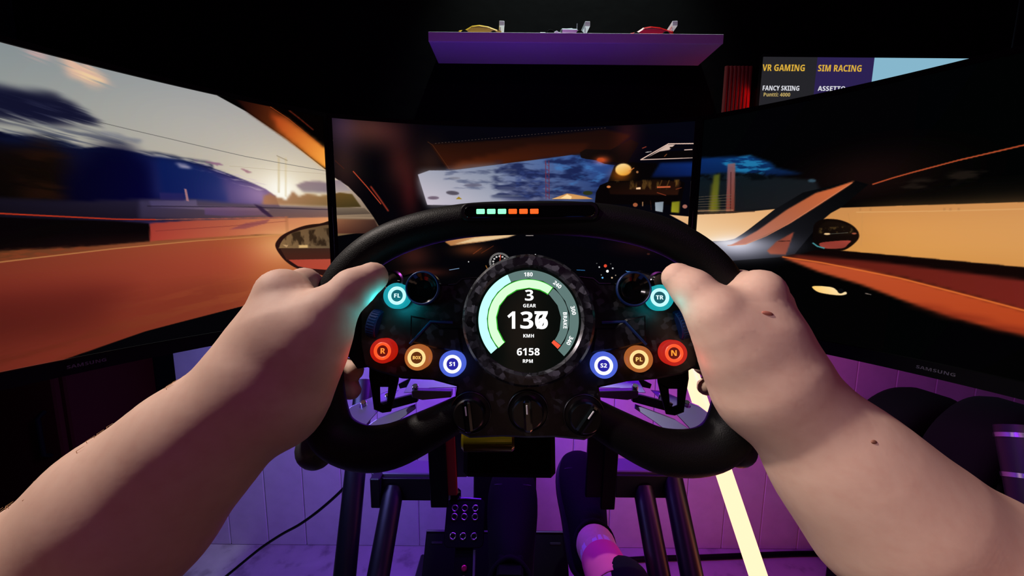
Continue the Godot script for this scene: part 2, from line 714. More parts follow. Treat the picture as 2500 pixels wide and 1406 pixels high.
class Painter:
	var w: int
	var h: int
	var buf := PackedByteArray()

	func _init(w_: int, h_: int) -> void:
		w = w_
		h = h_
		buf.resize(w * h * 3)

	func mask(polys: Array, soft: float) -> Array:
		var lo := Vector2(1e9, 1e9)
		var hi := Vector2(-1e9, -1e9)
		for p in polys:
			for q in p:
				lo = lo.min(q)
				hi = hi.max(q)
		var full := [lo, hi]
		var pad := soft * 3.0 + 3.0
		var x0 := clampi(int(lo.x - pad), 0, w)
		var y0 := clampi(int(lo.y - pad), 0, h)
		var x1 := clampi(int(hi.x + pad), 0, w)
		var y1 := clampi(int(hi.y + pad), 0, h)
		var bw := x1 - x0
		var bh := y1 - y0
		if bw < 2 or bh < 2:
			return []
		var im := Image.create(bw * 2, bh * 2, false, Image.FORMAT_L8)
		for p in polys:
			var n: int = p.size()
			for row in bh * 2:
				var y := y0 + (row + 0.5) / 2.0
				var xs := []
				for k in n:
					var a: Vector2 = p[k]
					var b: Vector2 = p[(k + 1) % n]
					if (a.y <= y) != (b.y <= y):
						xs.append(a.x + (y - a.y) / (b.y - a.y) * (b.x - a.x))
				xs.sort()
				for k in range(0, xs.size() - 1, 2):
					var s := int(round((xs[k] - x0) * 2.0))
					var e := int(round((xs[k + 1] - x0) * 2.0))
					s = clampi(s, 0, bw * 2)
					e = clampi(e, 0, bw * 2)
					if e > s:
						im.fill_rect(Rect2i(s, row, e - s, 1), Color.WHITE)
		var halves := 1 + int(round(log(maxf(soft * 1.35, 1.0)) / log(2.0)))
		for k in halves:
			im.resize(maxi(2, im.get_width() / 2), maxi(2, im.get_height() / 2), Image.INTERPOLATE_BILINEAR)
		while im.get_width() * 2 < bw:
			im.resize(im.get_width() * 2, im.get_height() * 2, Image.INTERPOLATE_BILINEAR)
		if im.get_width() != bw or im.get_height() != bh:
			im.resize(bw, bh, Image.INTERPOLATE_BILINEAR)
		return [x0, y0, bw, bh, im.get_data(), full]

	func px(pts: Array) -> Array:
		return pts.map(func(q): return Vector2(q.x * w, q.y * h))

	func lay(m: Array, cols: Array, alpha: float, noise: FastNoiseLite = null, fr := Vector2.ONE, cut := 0.0, skew := 0.0) -> void:
		if m.is_empty():
			return
		var data: PackedByteArray = m[4]
		var c := []
		for k in 4:
			c.append(Color(cols[mini(k, cols.size() - 1)]) * 255.0)
		var lo: Vector2 = m[5][0]
		var size: Vector2 = (m[5][1] - lo).max(Vector2.ONE)
		var bw: int = m[2]
		var a1 := alpha / 255.0
		for row in m[3]:
			var fy := clampf((m[1] + row - lo.y) / size.y, 0.0, 1.0)
			var l: Color = c[0].lerp(c[2], fy)
			var r: Color = c[1].lerp(c[3], fy)
			var o: int = ((m[1] + row) * w + m[0]) * 3
			var s: int = row * bw
			var fx: float = (m[0] - lo.x) / size.x
			var dx := 1.0 / size.x
			var v: float = float(m[1] + row) / h
			for x in bw:
				var k := data[s + x]
				if k > 0:
					var a := k * a1
					if noise:
						var q := noise.get_noise_2d(float(m[0] + x) / w * fr.x * 100.0 , (v - float(m[0] + x) / w * skew) * fr.y * 100.0)
						a *= smoothstep(cut - 0.3, cut + 0.3, q)
					var t := clampf(fx, 0.0, 1.0)
					buf[o] = int(buf[o] + (l.r + (r.r - l.r) * t - buf[o]) * a + 0.5)
					buf[o + 1] = int(buf[o + 1] + (l.g + (r.g - l.g) * t - buf[o + 1]) * a + 0.5)
					buf[o + 2] = int(buf[o + 2] + (l.b + (r.b - l.b) * t - buf[o + 2]) * a + 0.5)
				o += 3
				fx += dx

	func fill(pts: Array, cols: Array, soft: float, alpha: float) -> void:
		lay(mask([px(pts)], soft), cols, alpha)

	func cloud(pts: Array, col: String, soft: float, alpha: float, fr: Vector2, cut: float, seed_: int, skew: float) -> void:
		var n := FastNoiseLite.new()
		n.noise_type = FastNoiseLite.TYPE_SIMPLEX_SMOOTH
		n.seed = seed_
		n.frequency = 0.02
		n.fractal_octaves = 4
		lay(mask([px(pts)], soft), [col], alpha, n, fr, cut, skew)

	func line(pts: Array, col: String, width: float, soft: float, alpha: float) -> void:
		var p := px(pts)
		var quads := []
		for k in p.size() - 1:
			var d: Vector2 = (p[k + 1] - p[k]).normalized()
			var s := Vector2(-d.y, d.x) * width * 0.5
			d *= width * 0.2
			quads.append([p[k] + s - d, p[k + 1] + s + d, p[k + 1] - s + d, p[k] - s - d])
		lay(mask(quads, soft), [col], alpha)

	func glow(c: Vector2, rx: float, ry: float, col: String, gain: float) -> void:
		var cx := c.x * w
		var cy := c.y * h
		var ax := rx * w
		var ay := ry * h
		var k := Color(col)
		for y in range(clampi(int(cy - ay * 2.4), 0, h), clampi(int(cy + ay * 2.4), 0, h)):
			var x0 := clampi(int(cx - ax * 2.4), 0, w)
			var o := (y * w + x0) * 3
			var ey := (y - cy) / ay
			for x in range(x0, clampi(int(cx + ax * 2.4), 0, w)):
				var ex := (x - cx) / ax
				var a := exp(-(ex * ex + ey * ey)) * gain
				if a > 0.004:
					buf[o] = int(buf[o] + (255 - buf[o]) * k.r * a)
					buf[o + 1] = int(buf[o + 1] + (255 - buf[o + 1]) * k.g * a)
					buf[o + 2] = int(buf[o + 2] + (255 - buf[o + 2]) * k.b * a)
				o += 3

	func texture() -> ImageTexture:
		return ImageTexture.create_from_image(Image.create_from_data(w, h, false, Image.FORMAT_RGB8, buf))


func V(x: float, y: float) -> Vector2:
	return Vector2(x, y)

func paint_left(p: Painter) -> void:
	p.fill([V(0.1963, 0.0389), V(0.4552, -0.0130), V(0.7296, -0.0258), V(0.8247, 0.0437), V(1.0051, 0.2552), V(0.9996, 0.4491), V(0.1633, 0.5204)], ["#566e78", "#9c9aa2", "#aaa79c", "#d8c098"], 1, 1.0)
	p.fill([V(0.2847, 0.0322), V(0.6127, -0.1129), V(1.0426, 0.0758), V(1.0322, 0.4677), V(0.2528, 0.5217)], ["#6c7f88", "#a8a4a8", "#b4ae9e", "#dcc49c"], 60, 0.9)
	p.glow(V(0.7345, 0.1700), 0.1799, 0.1997, "#b09a98", 0.16)
	p.glow(V(0.8896, 0.3716), 0.1062, 0.1149, "#f0c888", 0.6)
	p.glow(V(0.9072, 0.2834), 0.1174, 0.1537, "#d0a868", 0.3)
	p.glow(V(0.8893, 0.3811), 0.0367, 0.0765, "#fff0c0", 0.9)
	p.cloud([V(0.5244, -0.0024), V(0.5462, -0.0227), V(0.5872, 0.0395), V(0.5834, 0.0580), V(0.5550, 0.0636), V(0.5268, 0.0469)], "#e0b49c", 14, 0.95, V(5, 30), -0.25, 3, 0.4)
	p.cloud([V(0.5359, 0.0223), V(0.5707, 0.0283), V(0.5780, 0.0513), V(0.5477, 0.0479)], "#f5d9a0", 10, 0.9, V(5, 40), -0.2, 4, 0.4)
	p.cloud([V(0.4683, -0.0131), V(0.4958, -0.0144), V(0.5130, 0.0236), V(0.4891, 0.0203)], "#d8a9a4", 12, 0.75, V(5, 40), -0.1, 5, 0.4)
	p.fill([V(0.3100, 0.0647), V(0.4469, 0.1290), V(0.4711, 0.1338), V(0.5019, 0.1340), V(0.5269, 0.1397), V(0.5445, 0.1579), V(0.5583, 0.1790), V(0.5624, 0.1868), V(0.5347, 0.1914), V(0.4927, 0.2115), V(0.4642, 0.2137), V(0.4426, 0.2041), V(0.2993, 0.2314)], ["#050820", "#1c1c36", "#070b26", "#2c2d48"], 9, 1.0)
	p.cloud([V(0.4207, 0.1492), V(0.5080, 0.1145), V(0.5629, 0.1771), V(0.5677, 0.1930), V(0.4871, 0.2252), V(0.4155, 0.2373)], "#10112a", 10, 0.9, V(4, 24), -0.2, 7, 0.35)
	p.cloud([V(0.4406, 0.2382), V(0.5384, 0.2220), V(0.6136, 0.2332), V(0.5629, 0.2849), V(0.4374, 0.2932)], "#3c4258", 12, 0.75, V(3, 22), 0.12, 8, 0.3)
	p.cloud([V(0.5610, 0.2135), V(0.6269, 0.2215), V(0.6197, 0.2386), V(0.5710, 0.2404)], "#7a7c86", 8, 0.8, V(5, 26), -0.1, 9, 0.35)
	p.fill([V(0.1807, 0.2664), V(0.4392, 0.2626), V(0.4654, 0.2747), V(0.4888, 0.2817), V(0.5139, 0.2825), V(0.5351, 0.2824), V(0.5638, 0.2679), V(0.5932, 0.2701), V(0.6176, 0.2806), V(0.6571, 0.2819), V(0.6923, 0.2822), V(0.7291, 0.2927), V(0.7758, 0.3181), V(0.8259, 0.3496), V(0.8521, 0.3712), V(0.8716, 0.3984), V(0.8860, 0.4769), V(0.8840, 0.5347), V(0.1606, 0.5604)], ["#03050f", "#0c1242", "#030208", "#4c3a74"], 4, 1.0)
	p.cloud([V(0.4393, 0.2602), V(0.4953, 0.2538), V(0.5461, 0.2831), V(0.6445, 0.2639), V(0.7452, 0.2789), V(0.7440, 0.3077), V(0.5914, 0.3053), V(0.4643, 0.2924), V(0.4374, 0.2932)], "#0b1230", 7, 0.9, V(5, 18), -0.1, 11, 0.3)
	p.fill([V(0.5928, 0.2789), V(0.6569, 0.2850), V(0.7288, 0.2994), V(0.7916, 0.3412), V(0.8427, 0.3799), V(0.8635, 0.4406), V(0.6485, 0.4612), V(0.6020, 0.4659)], ["#08154a", "#4a3c80", "#08154c", "#6c5484"], 16, 0.9)
	p.fill([V(0.6439, 0.2763), V(0.7065, 0.2915), V(0.7590, 0.3300), V(0.7704, 0.4493), V(0.6485, 0.4612)], ["#081a52", "#12275e", "#06144e", "#1c2768"], 14, 0.8)
	p.glow(V(0.8562, 0.3854), 0.0743, 0.0748, "#c08a90", 0.55)
	p.cloud([V(0.6778, 0.2858), V(0.7769, 0.2921), V(0.8529, 0.3489), V(0.8424, 0.3872), V(0.7433, 0.3246)], "#c9b5c4", 5, 0.5, V(8, 30), 0.3, 12, 0.35)
	p.fill([V(0.6773, 0.2954), V(0.6952, 0.2974), V(0.7056, 0.3111), V(0.6838, 0.3097)], ["#cfc3d0"], 5, 0.8)
	p.fill([V(0.7260, 0.2753), V(0.7455, 0.2739), V(0.7692, 0.2801), V(0.7528, 0.2872)], ["#8a5f7c"], 4, 0.9)
	p.fill([V(0.7980, 0.2875), V(0.8106, 0.2918), V(0.8259, 0.3029), V(0.8136, 0.3054)], ["#9c6a78"], 4, 0.9)
	p.fill([V(0.7074, 0.2719), V(0.7237, 0.2776), V(0.7130, 0.2802)], ["#7d6784"], 3, 0.8)
	p.fill([V(0.2929, 0.3302), V(0.4638, 0.3026), V(0.4842, 0.2769), V(0.5036, 0.2832), V(0.5214, 0.3376), V(0.5224, 0.4189), V(0.5233, 0.5018), V(0.2794, 0.5396)], ["#010103", "#140a05", "#030202", "#080404"], 24, 1.0)
	p.cloud([V(0.4638, 0.3026), V(0.4891, 0.2752), V(0.5122, 0.3134), V(0.5177, 0.4061), V(0.5132, 0.4887), V(0.4528, 0.4941)], "#2a1309", 22, 0.6, V(3, 7), 0.1, 14, 0.1)
	p.fill([V(0.4981, 0.4766), V(0.4999, 0.4590), V(0.5023, 0.4359), V(0.5051, 0.4106), V(0.5083, 0.3864), V(0.5119, 0.3668), V(0.5160, 0.3524), V(0.5207, 0.3410), V(0.5257, 0.3315), V(0.5310, 0.3226), V(0.5362, 0.3133), V(0.5414, 0.3032), V(0.5467, 0.2930), V(0.5522, 0.2832), V(0.5579, 0.2747), V(0.5638, 0.2679), V(0.5701, 0.2629), V(0.5769, 0.2593), V(0.5838, 0.2572), V(0.5905, 0.2565), V(0.5969, 0.2575), V(0.6029, 0.2600), V(0.6088, 0.2642), V(0.6144, 0.2700), V(0.6194, 0.2774), V(0.6237, 0.2863), V(0.6271, 0.2973), V(0.6297, 0.3104), V(0.6317, 0.3248), V(0.6333, 0.3398), V(0.6347, 0.3546), V(0.6359, 0.3698), V(0.6365, 0.3857), V(0.6369, 0.4017), V(0.6373, 0.4171), V(0.6377, 0.4311), V(0.6410, 0.4439), V(0.6469, 0.4559), V(0.6516, 0.4671), V(0.6508, 0.4771), V(0.6405, 0.4856), V(0.6161, 0.4926), V(0.5818, 0.4981), V(0.5461, 0.5019), V(0.5159, 0.5038), V(0.4966, 0.5037), V(0.4887, 0.5023), V(0.4876, 0.4999), V(0.4906, 0.4954), V(0.4950, 0.4880)], ["#030318", "#04042c", "#030216", "#050334"], 24, 1.0)
	p.fill([V(0.9219, 0.3421), V(0.9457, 0.3210), V(0.9821, 0.3132), V(1.0195, 0.3238), V(1.0182, 0.3691), V(0.9390, 0.3708)], ["#8c6f78", "#7d6c78", "#8f7f80", "#7c6c78"], 8, 0.9)
	p.fill([V(0.8403, 0.4428), V(0.8464, 0.4015), V(0.8607, 0.3886), V(0.8743, 0.4019), V(0.8978, 0.4144), V(0.9140, 0.3702), V(0.9281, 0.3956), V(0.9490, 0.3775), V(0.9800, 0.3858), V(1.0126, 0.3739), V(1.0219, 0.4371)], ["#a86f50", "#8a6436", "#b07850", "#6b5430"], 5, 0.9)
	p.line([V(0.8863, 0.2224), V(0.8807, 0.3822)], "#c9b27f", 7, 3, 0.55)
	p.line([V(0.9026, 0.2185), V(0.8964, 0.3993)], "#d0b987", 6, 3, 0.5)
	p.line([V(0.8819, 0.2142), V(0.9060, 0.2309)], "#8a7a60", 4, 2, 0.6)
	p.line([V(0.5613, 0.1845), V(0.6745, 0.2057), V(0.8129, 0.2350), V(1.0049, 0.2613)], "#5c5a58", 2.4, 1, 0.75)
	p.line([V(0.7773, 0.2834), V(1.0045, 0.2754)], "#a08f74", 1.5, 1, 0.5)
	p.fill([V(0.1655, 0.4885), V(0.4274, 0.4643), V(0.5039, 0.4651), V(0.6359, 0.4407), V(0.7075, 0.4355), V(0.7037, 0.5225), V(0.5682, 0.5220), V(0.4243, 0.5164), V(0.1631, 0.5244)], ["#020103", "#2a2440", "#030203", "#1c1526"], 5, 1.0)
	p.fill([V(0.6092, 0.4485), V(0.7075, 0.4355), V(0.8222, 0.4444), V(0.9999, 0.4388), V(1.0218, 0.4392), V(1.0193, 0.5314), V(0.8191, 0.5272), V(0.6459, 0.5168), V(0.6057, 0.5187)], ["#383252", "#7a6460", "#2c2438", "#8a5a48"], 5, 1.0)
	p.fill([V(0.6255, 0.4481), V(0.7075, 0.4355), V(0.7080, 0.4587), V(0.8398, 0.4576), V(0.8578, 0.4693), V(0.7212, 0.4743), V(0.6277, 0.4710)], ["#423a60", "#8a7a92", "#4a4068", "#a08078"], 3, 0.85)
	p.fill([V(0.6872, 0.3924), V(0.6915, 0.3949), V(0.6937, 0.4436), V(0.6887, 0.4409)], ["#a07078"], 2, 1.0)
	p.fill([V(0.6439, 0.4147), V(0.6863, 0.4119), V(0.6850, 0.4413), V(0.6439, 0.4429)], ["#2a2258"], 3, 0.7)
	p.line([V(0.6212, 0.4686), V(0.8218, 0.4554), V(1.0215, 0.4517)], "#1d1626", 3, 2, 0.8)
	p.fill([V(0.7214, 0.4675), V(0.7701, 0.4581), V(0.8398, 0.4576), V(0.8524, 0.4884), V(0.7684, 0.4987), V(0.7203, 0.4947)], ["#6a4a72", "#7a5a6a", "#55406a", "#6d4c62"], 4, 0.8)
	p.fill([V(0.8224, 0.4408), V(0.8400, 0.4520), V(0.8643, 0.4972), V(0.8566, 0.5014), V(0.8391, 0.4762)], ["#2a1a38"], 3, 0.9)
	p.line([V(0.2285, 0.5054), V(0.4247, 0.5102), V(0.4807, 0.5141), V(0.5713, 0.5204), V(0.6321, 0.5191)], "#c2331a", 4, 2, 1.0)
	p.line([V(0.6321, 0.5191), V(0.7680, 0.5076), V(0.8951, 0.4956)], "#b05a48", 3, 2, 0.8)
	p.fill([V(0.1633, 0.5204), V(0.4241, 0.5201), V(0.5680, 0.5264), V(0.6214, 0.5335), V(0.6199, 0.6040), V(0.6181, 0.6133), V(0.5168, 0.6227), V(0.4181, 0.6237), V(0.1562, 0.6246)], ["#020102", "#060305", "#030102", "#0a0406"], 4, 1.0)
	p.fill([V(0.6220, 0.5335), V(0.6962, 0.5194), V(0.8949, 0.4995), V(1.0204, 0.4893), V(1.0179, 0.5841), V(0.8353, 0.5772), V(0.7480, 0.5908), V(0.6314, 0.6044), V(0.6182, 0.6118)], ["#8a302c", "#e09a68", "#a83c30", "#e6a060"], 4, 1.0)
	p.line([V(0.6300, 0.5632), V(0.7666, 0.5412), V(0.8944, 0.5150)], "#6c2a2a", 2, 1.5, 0.7)
	p.fill([V(0.7660, 0.5554), V(0.8014, 0.5277), V(0.8564, 0.5070), V(0.8464, 0.5263), V(0.8004, 0.5514)], ["#7a3a48"], 4, 0.7)
	p.fill([V(0.8913, 0.4920), V(0.8991, 0.4915), V(0.8980, 0.5834), V(0.8901, 0.5833)], ["#a06040"], 3, 0.5)
	p.fill([V(0.1556, 0.6326), V(0.4181, 0.6237), V(0.5170, 0.6185), V(0.6281, 0.6011), V(0.7482, 0.5872), V(0.9963, 0.5652), V(0.9955, 0.5945), V(0.6408, 0.6240), V(0.4157, 0.6651), V(0.1490, 0.7292)], ["#120604", "#d07c48", "#4a200f", "#d8854c"], 4, 1.0)
	p.cloud([V(0.4181, 0.6237), V(0.5171, 0.6171), V(0.5390, 0.6300), V(0.4732, 0.6496), V(0.4160, 0.6588)], "#7a3a20", 6, 0.9, V(14, 30), 0.0, 21, 0.0)
	p.fill([V(0.1496, 0.7211), V(0.4159, 0.6600), V(0.5628, 0.6272), V(0.7479, 0.5943), V(0.8922, 0.5794), V(1.0295, 0.5693), V(1.0184, 0.9863), V(0.9240, 0.8379), V(0.8003, 0.8958), V(0.5949, 0.9499), V(0.3941, 1.0325), V(0.1193, 1.1608)], ["#5a1e18", "#c0683c", "#48150f", "#8a3420"], 2, 1.0)
	p.fill([V(0.2151, 0.7067), V(0.4145, 0.6839), V(0.6394, 0.6530), V(0.8910, 0.6127), V(0.8877, 0.7113), V(0.6457, 0.8185), V(0.4049, 0.8483), V(0.2040, 0.8729)], ["#74221c", "#b8523a", "#60201a", "#9a3a28"], 40, 0.8)
	p.cloud([V(0.2926, 0.8152), V(0.4533, 0.8254), V(0.7077, 0.7801), V(0.8262, 0.8204), V(0.7867, 0.8981), V(0.5907, 0.9532), V(0.3940, 1.0337), V(0.2755, 1.0855)], "#7a2c20", 40, 0.55, V(3, 9), -0.15, 23, -0.2)
	p.fill([V(0.1446, 0.7938), V(0.4101, 0.7595), V(0.5444, 0.7488), V(0.5834, 0.8351), V(0.4730, 0.9313), V(0.3997, 0.9375), V(0.1306, 0.9970)], ["#3c100e", "#5c1c18", "#3a120e", "#5a1e18"], 45, 0.75)
	p.glow(V(0.8806, 0.6319), 0.0681, 0.0784, "#ffb060", 0.5)
	p.glow(V(0.8579, 0.7279), 0.0763, 0.1765, "#d07030", 0.28)
	p.line([V(0.2151, 0.7067), V(0.4160, 0.6588), V(0.5628, 0.6272), V(0.7000, 0.6034), V(0.8824, 0.5813)], "#c88a50", 3, 1.2, 0.85)
	p.fill([V(0.7099, -0.0251), V(0.7296, -0.0258), V(0.8247, 0.0437), V(0.9076, 0.1297), V(1.0049, 0.2613), V(1.0478, 0.2990), V(1.0578, -0.0886), V(0.9147, -0.0796), V(0.8253, -0.0826)], ["#020101", "#030101", "#020101", "#030101"], 1.2, 1.0)
	p.fill([V(0.8013, -0.0044), V(0.8549, -0.0188), V(0.9155, 0.0386), V(0.9676, 0.1067), V(0.9974, 0.1513), V(1.0199, 0.1899), V(1.0174, 0.2793), V(0.9949, 0.2391), V(0.9074, 0.1335), V(0.8247, 0.0437)], ["#140404", "#b04818", "#200604", "#ff9c30"], 7, 1.0)
	p.fill([V(0.8739, 0.0265), V(0.9105, 0.0440), V(0.9935, 0.1405), V(1.0076, 0.1687), V(1.0051, 0.2552), V(0.9454, 0.1702), V(0.8897, 0.0984)], ["#a83c18", "#f08a34", "#d06020", "#ffb048"], 10, 0.95)
	p.line([V(0.8575, -0.0163), V(0.9155, 0.0386), V(0.9955, 0.1439)], "#c05020", 2, 1, 0.8)
	p.line([V(0.9068, -0.0130), V(0.9401, 0.0263), V(0.9739, 0.0702)], "#8a2a16", 4, 3, 0.9)
	p.fill([V(0.8640, 0.6370), V(0.8637, 0.6277), V(0.8647, 0.6195), V(0.8667, 0.6121), V(0.8693, 0.6053), V(0.8721, 0.5986), V(0.8750, 0.5923), V(0.8784, 0.5865), V(0.8823, 0.5810), V(0.8869, 0.5754), V(0.8925, 0.5696), V(0.8994, 0.5631), V(0.9074, 0.5562), V(0.9161, 0.5492), V(0.9250, 0.5428), V(0.9337, 0.5375), V(0.9419, 0.5334), V(0.9499, 0.5303), V(0.9581, 0.5278), V(0.9667, 0.5259), V(0.9759, 0.5242), V(0.9870, 0.5190), V(0.9997, 0.5103), V(1.0124, 0.5039), V(1.0234, 0.5059), V(1.0307, 0.5226), V(1.0345, 0.5628), V(1.0360, 0.6226), V(1.0348, 0.6893), V(1.0307, 0.7492), V(1.0237, 0.7887), V(1.0118, 0.8028), V(0.9956, 0.8005), V(0.9777, 0.7890), V(0.9608, 0.7755), V(0.9473, 0.7666), V(0.9376, 0.7624), V(0.9300, 0.7586), V(0.9236, 0.7545), V(0.9177, 0.7498), V(0.9117, 0.7439), V(0.9053, 0.7369), V(0.8993, 0.7292), V(0.8935, 0.7206), V(0.8881, 0.7112), V(0.8831, 0.7010), V(0.8782, 0.6890), V(0.8735, 0.6755), V(0.8692, 0.6616), V(0.8659, 0.6484)], ["#2a1410", "#1d100c", "#241010", "#2a1210"], 1.5, 1.0)
	p.fill([V(0.8726, 0.6394), V(0.8734, 0.6338), V(0.8750, 0.6261), V(0.8774, 0.6173), V(0.8803, 0.6086), V(0.8836, 0.6008), V(0.8872, 0.5940), V(0.8911, 0.5874), V(0.8957, 0.5812), V(0.9010, 0.5753), V(0.9074, 0.5696), V(0.9150, 0.5641), V(0.9238, 0.5587), V(0.9334, 0.5536), V(0.9436, 0.5490), V(0.9541, 0.5451), V(0.9661, 0.5404), V(0.9798, 0.5345), V(0.9935, 0.5300), V(1.0054, 0.5295), V(1.0136, 0.5357), V(1.0193, 0.5523), V(1.0236, 0.5778), V(1.0247, 0.6065), V(1.0209, 0.6325), V(1.0105, 0.6497), V(0.9895, 0.6561), V(0.9596, 0.6557), V(0.9275, 0.6515), V(0.8993, 0.6466), V(0.8802, 0.6437), V(0.8711, 0.6432), V(0.8681, 0.6435), V(0.8688, 0.6435), V(0.8711, 0.6424)], ["#7a5838", "#5a4630", "#8a6a44", "#5a4a38"], 2, 1.0)
	p.cloud([V(0.8819, 0.5930), V(0.9125, 0.5656), V(1.0135, 0.5420), V(1.0108, 0.6370), V(0.8904, 0.6323)], "#20140c", 3, 0.75, V(22, 5), 0.0, 31, 0)
	p.fill([V(0.9205, 0.6295), V(0.9431, 0.6304), V(0.9427, 0.6446), V(0.9200, 0.6436)], ["#e0b878"], 3, 0.9)
	p.fill([V(0.8808, 0.6261), V(0.8954, 0.6286), V(0.8901, 0.6402)], ["#c9a070"], 2, 0.8)
	p.fill([V(0.8744, 0.6434), V(1.0105, 0.6497), V(1.0089, 0.7094), V(0.8881, 0.6994)], ["#3c241a", "#3a241c", "#4a2018", "#4a2018"], 2, 1.0)
	p.fill([V(0.8920, 0.6998), V(1.0090, 0.7051), V(1.0073, 0.7651), V(0.9478, 0.7500), V(0.9150, 0.7341)], ["#a84030", "#b04a38", "#b04432", "#b04432"], 2, 1.0)
	p.fill([V(0.1199, 1.1526), V(0.3941, 1.0325), V(0.4911, 0.9954), V(0.5949, 0.9499), V(0.7014, 0.9238), V(0.8003, 0.8958), V(0.8726, 0.8610), V(0.9456, 0.8206), V(1.0225, 0.8322), V(1.0038, 1.5329), V(0.1079, 1.3257)], ["#020203", "#040406", "#030304", "#040406"], 1.5, 1.0)

func paint_centre(p: Painter) -> void:
	p.fill([V(-0.0278, -0.0870), V(1.0292, -0.1026), V(1.0769, 1.1784), V(-0.0641, 1.1998)], ["#050408", "#040510", "#020203", "#030203"], 1, 1.0)
	p.glow(V(0.0717, 0.0366), 0.0799, 0.0910, "#4a2a20", 0.75)
	p.glow(V(0.1365, 0.0444), 0.0660, 0.0822, "#401a16", 0.5)
	p.glow(V(0.0198, 0.0207), 0.0414, 0.1197, "#1c1a40", 0.5)
	p.glow(V(0.0252, 0.2200), 0.0421, 0.1437, "#2c1a14", 0.9)
	p.glow(V(0.1727, 0.2063), 0.0362, 0.1271, "#401812", 0.7)
	p.glow(V(0.1990, 0.3534), 0.0253, 0.1301, "#3c100e", 0.7)
	p.glow(V(0.2588, 0.2003), 0.0465, 0.1072, "#2a160c", 0.8)
	p.fill([V(-0.0177, 0.2750), V(0.0004, 0.2915), V(0.0331, 0.3319), V(0.0639, 0.3923), V(0.0971, 0.4863), V(0.1160, 0.5505), V(-0.0263, 0.5947)], ["#d8c9b8", "#b09a90", "#7a5a38", "#5a4a34"], 1.5, 1.0)
	p.fill([V(-0.0185, 0.3054), V(0.0127, 0.3027), V(0.0411, 0.3541), V(-0.0202, 0.3666)], ["#8a7480", "#8c8088", "#b09c98", "#a89c98"], 4, 0.9)
	p.fill([V(-0.0205, 0.3789), V(0.0111, 0.3644), V(0.0428, 0.3706), V(0.0651, 0.4344), V(-0.0223, 0.4447)], ["#6a4a24", "#5c4a22", "#4a3a1c", "#3a3018"], 3, 1.0)
	p.fill([V(-0.0222, 0.4406), V(0.0738, 0.4403), V(0.0897, 0.4695), V(-0.0233, 0.4819)], ["#7a6a58", "#6c5c4c", "#584a40", "#4a3c34"], 2, 1.0)
	p.line([V(-0.0235, 0.4902), V(0.0970, 0.4906)], "#9a8068", 4, 1.5, 1.0)
	p.fill([V(-0.0237, 0.4985), V(0.1002, 0.4991), V(0.1156, 0.5723), V(-0.0258, 0.5737)], ["#a06a48", "#3a2420", "#6a3a2a", "#201414"], 3, 1.0)
	p.line([V(0.0477, 0.2545), V(0.0816, 0.3284), V(0.1185, 0.4171)], "#d04a2c", 4, 2, 1.0)
	p.line([V(0.0926, 0.3277), V(0.1136, 0.3833), V(0.1381, 0.4528)], "#b83c28", 6, 3, 0.9)
	p.line([V(0.0027, 0.2063), V(0.0246, 0.2445)], "#4a2016", 3, 2, 0.8)
	p.fill([V(0.2598, 0.0987), V(0.7602, 0.0152), V(0.8343, 0.0513), V(0.7910, 0.1231), V(0.6932, 0.1445), V(0.4968, 0.1865), V(0.3113, 0.2316)], ["#160a06", "#1a0b08", "#40180a", "#2a1008"], 6, 0.95)
	p.fill([V(0.3411, 0.1850), V(0.5561, 0.0872), V(0.7213, 0.0863), V(0.6990, 0.1404), V(0.4968, 0.1844), V(0.3172, 0.2291)], ["#2c1008", "#33140a", "#6a2c0e", "#3a160a"], 16, 0.9)
	p.line([V(0.2738, 0.0935), V(0.2777, 0.0926)], "#57453c", 2.2, 0.8, 0.75)
	p.line([V(0.2832, 0.0912), V(0.2871, 0.0903)], "#57453c", 2.2, 0.8, 0.75)
	p.line([V(0.2926, 0.0890), V(0.2966, 0.0881)], "#57453c", 2.2, 0.8, 0.75)
	p.line([V(0.3021, 0.0868), V(0.3061, 0.0859)], "#57453c", 2.2, 0.8, 0.75)
	p.line([V(0.3116, 0.0846), V(0.3156, 0.0838)], "#57453c", 2.2, 0.8, 0.75)
	p.line([V(0.3211, 0.0825), V(0.3251, 0.0816)], "#57453c", 2.2, 0.8, 0.75)
	p.line([V(0.3306, 0.0803), V(0.3346, 0.0795)], "#57453c", 2.2, 0.8, 0.75)
	p.line([V(0.3401, 0.0782), V(0.3442, 0.0773)], "#57453c", 2.2, 0.8, 0.75)
	p.line([V(0.3497, 0.0761), V(0.3537, 0.0753)], "#57453c", 2.2, 0.8, 0.75)
	p.line([V(0.3593, 0.0740), V(0.3633, 0.0732)], "#57453c", 2.2, 0.8, 0.75)
	p.line([V(0.3688, 0.0720), V(0.3729, 0.0711)], "#57453c", 2.2, 0.8, 0.75)
	p.line([V(0.3784, 0.0699), V(0.3825, 0.0691)], "#57453c", 2.2, 0.8, 0.75)
	p.line([V(0.3880, 0.0679), V(0.3921, 0.0671)], "#57453c", 2.2, 0.8, 0.75)
	p.line([V(0.3977, 0.0659), V(0.4017, 0.0651)], "#57453c", 2.2, 0.8, 0.75)
	p.line([V(0.4073, 0.0639), V(0.4113, 0.0631)], "#57453c", 2.2, 0.8, 0.75)
	p.line([V(0.4169, 0.0620), V(0.4210, 0.0612)], "#57453c", 2.2, 0.8, 0.75)
	p.line([V(0.4265, 0.0601), V(0.4306, 0.0593)], "#57453c", 2.2, 0.8, 0.75)
	p.line([V(0.4362, 0.0582), V(0.4402, 0.0574)], "#57453c", 2.2, 0.8, 0.75)
	p.line([V(0.4458, 0.0563), V(0.4499, 0.0555)], "#57453c", 2.2, 0.8, 0.75)
	p.line([V(0.4555, 0.0544), V(0.4595, 0.0537)], "#57453c", 2.2, 0.8, 0.75)
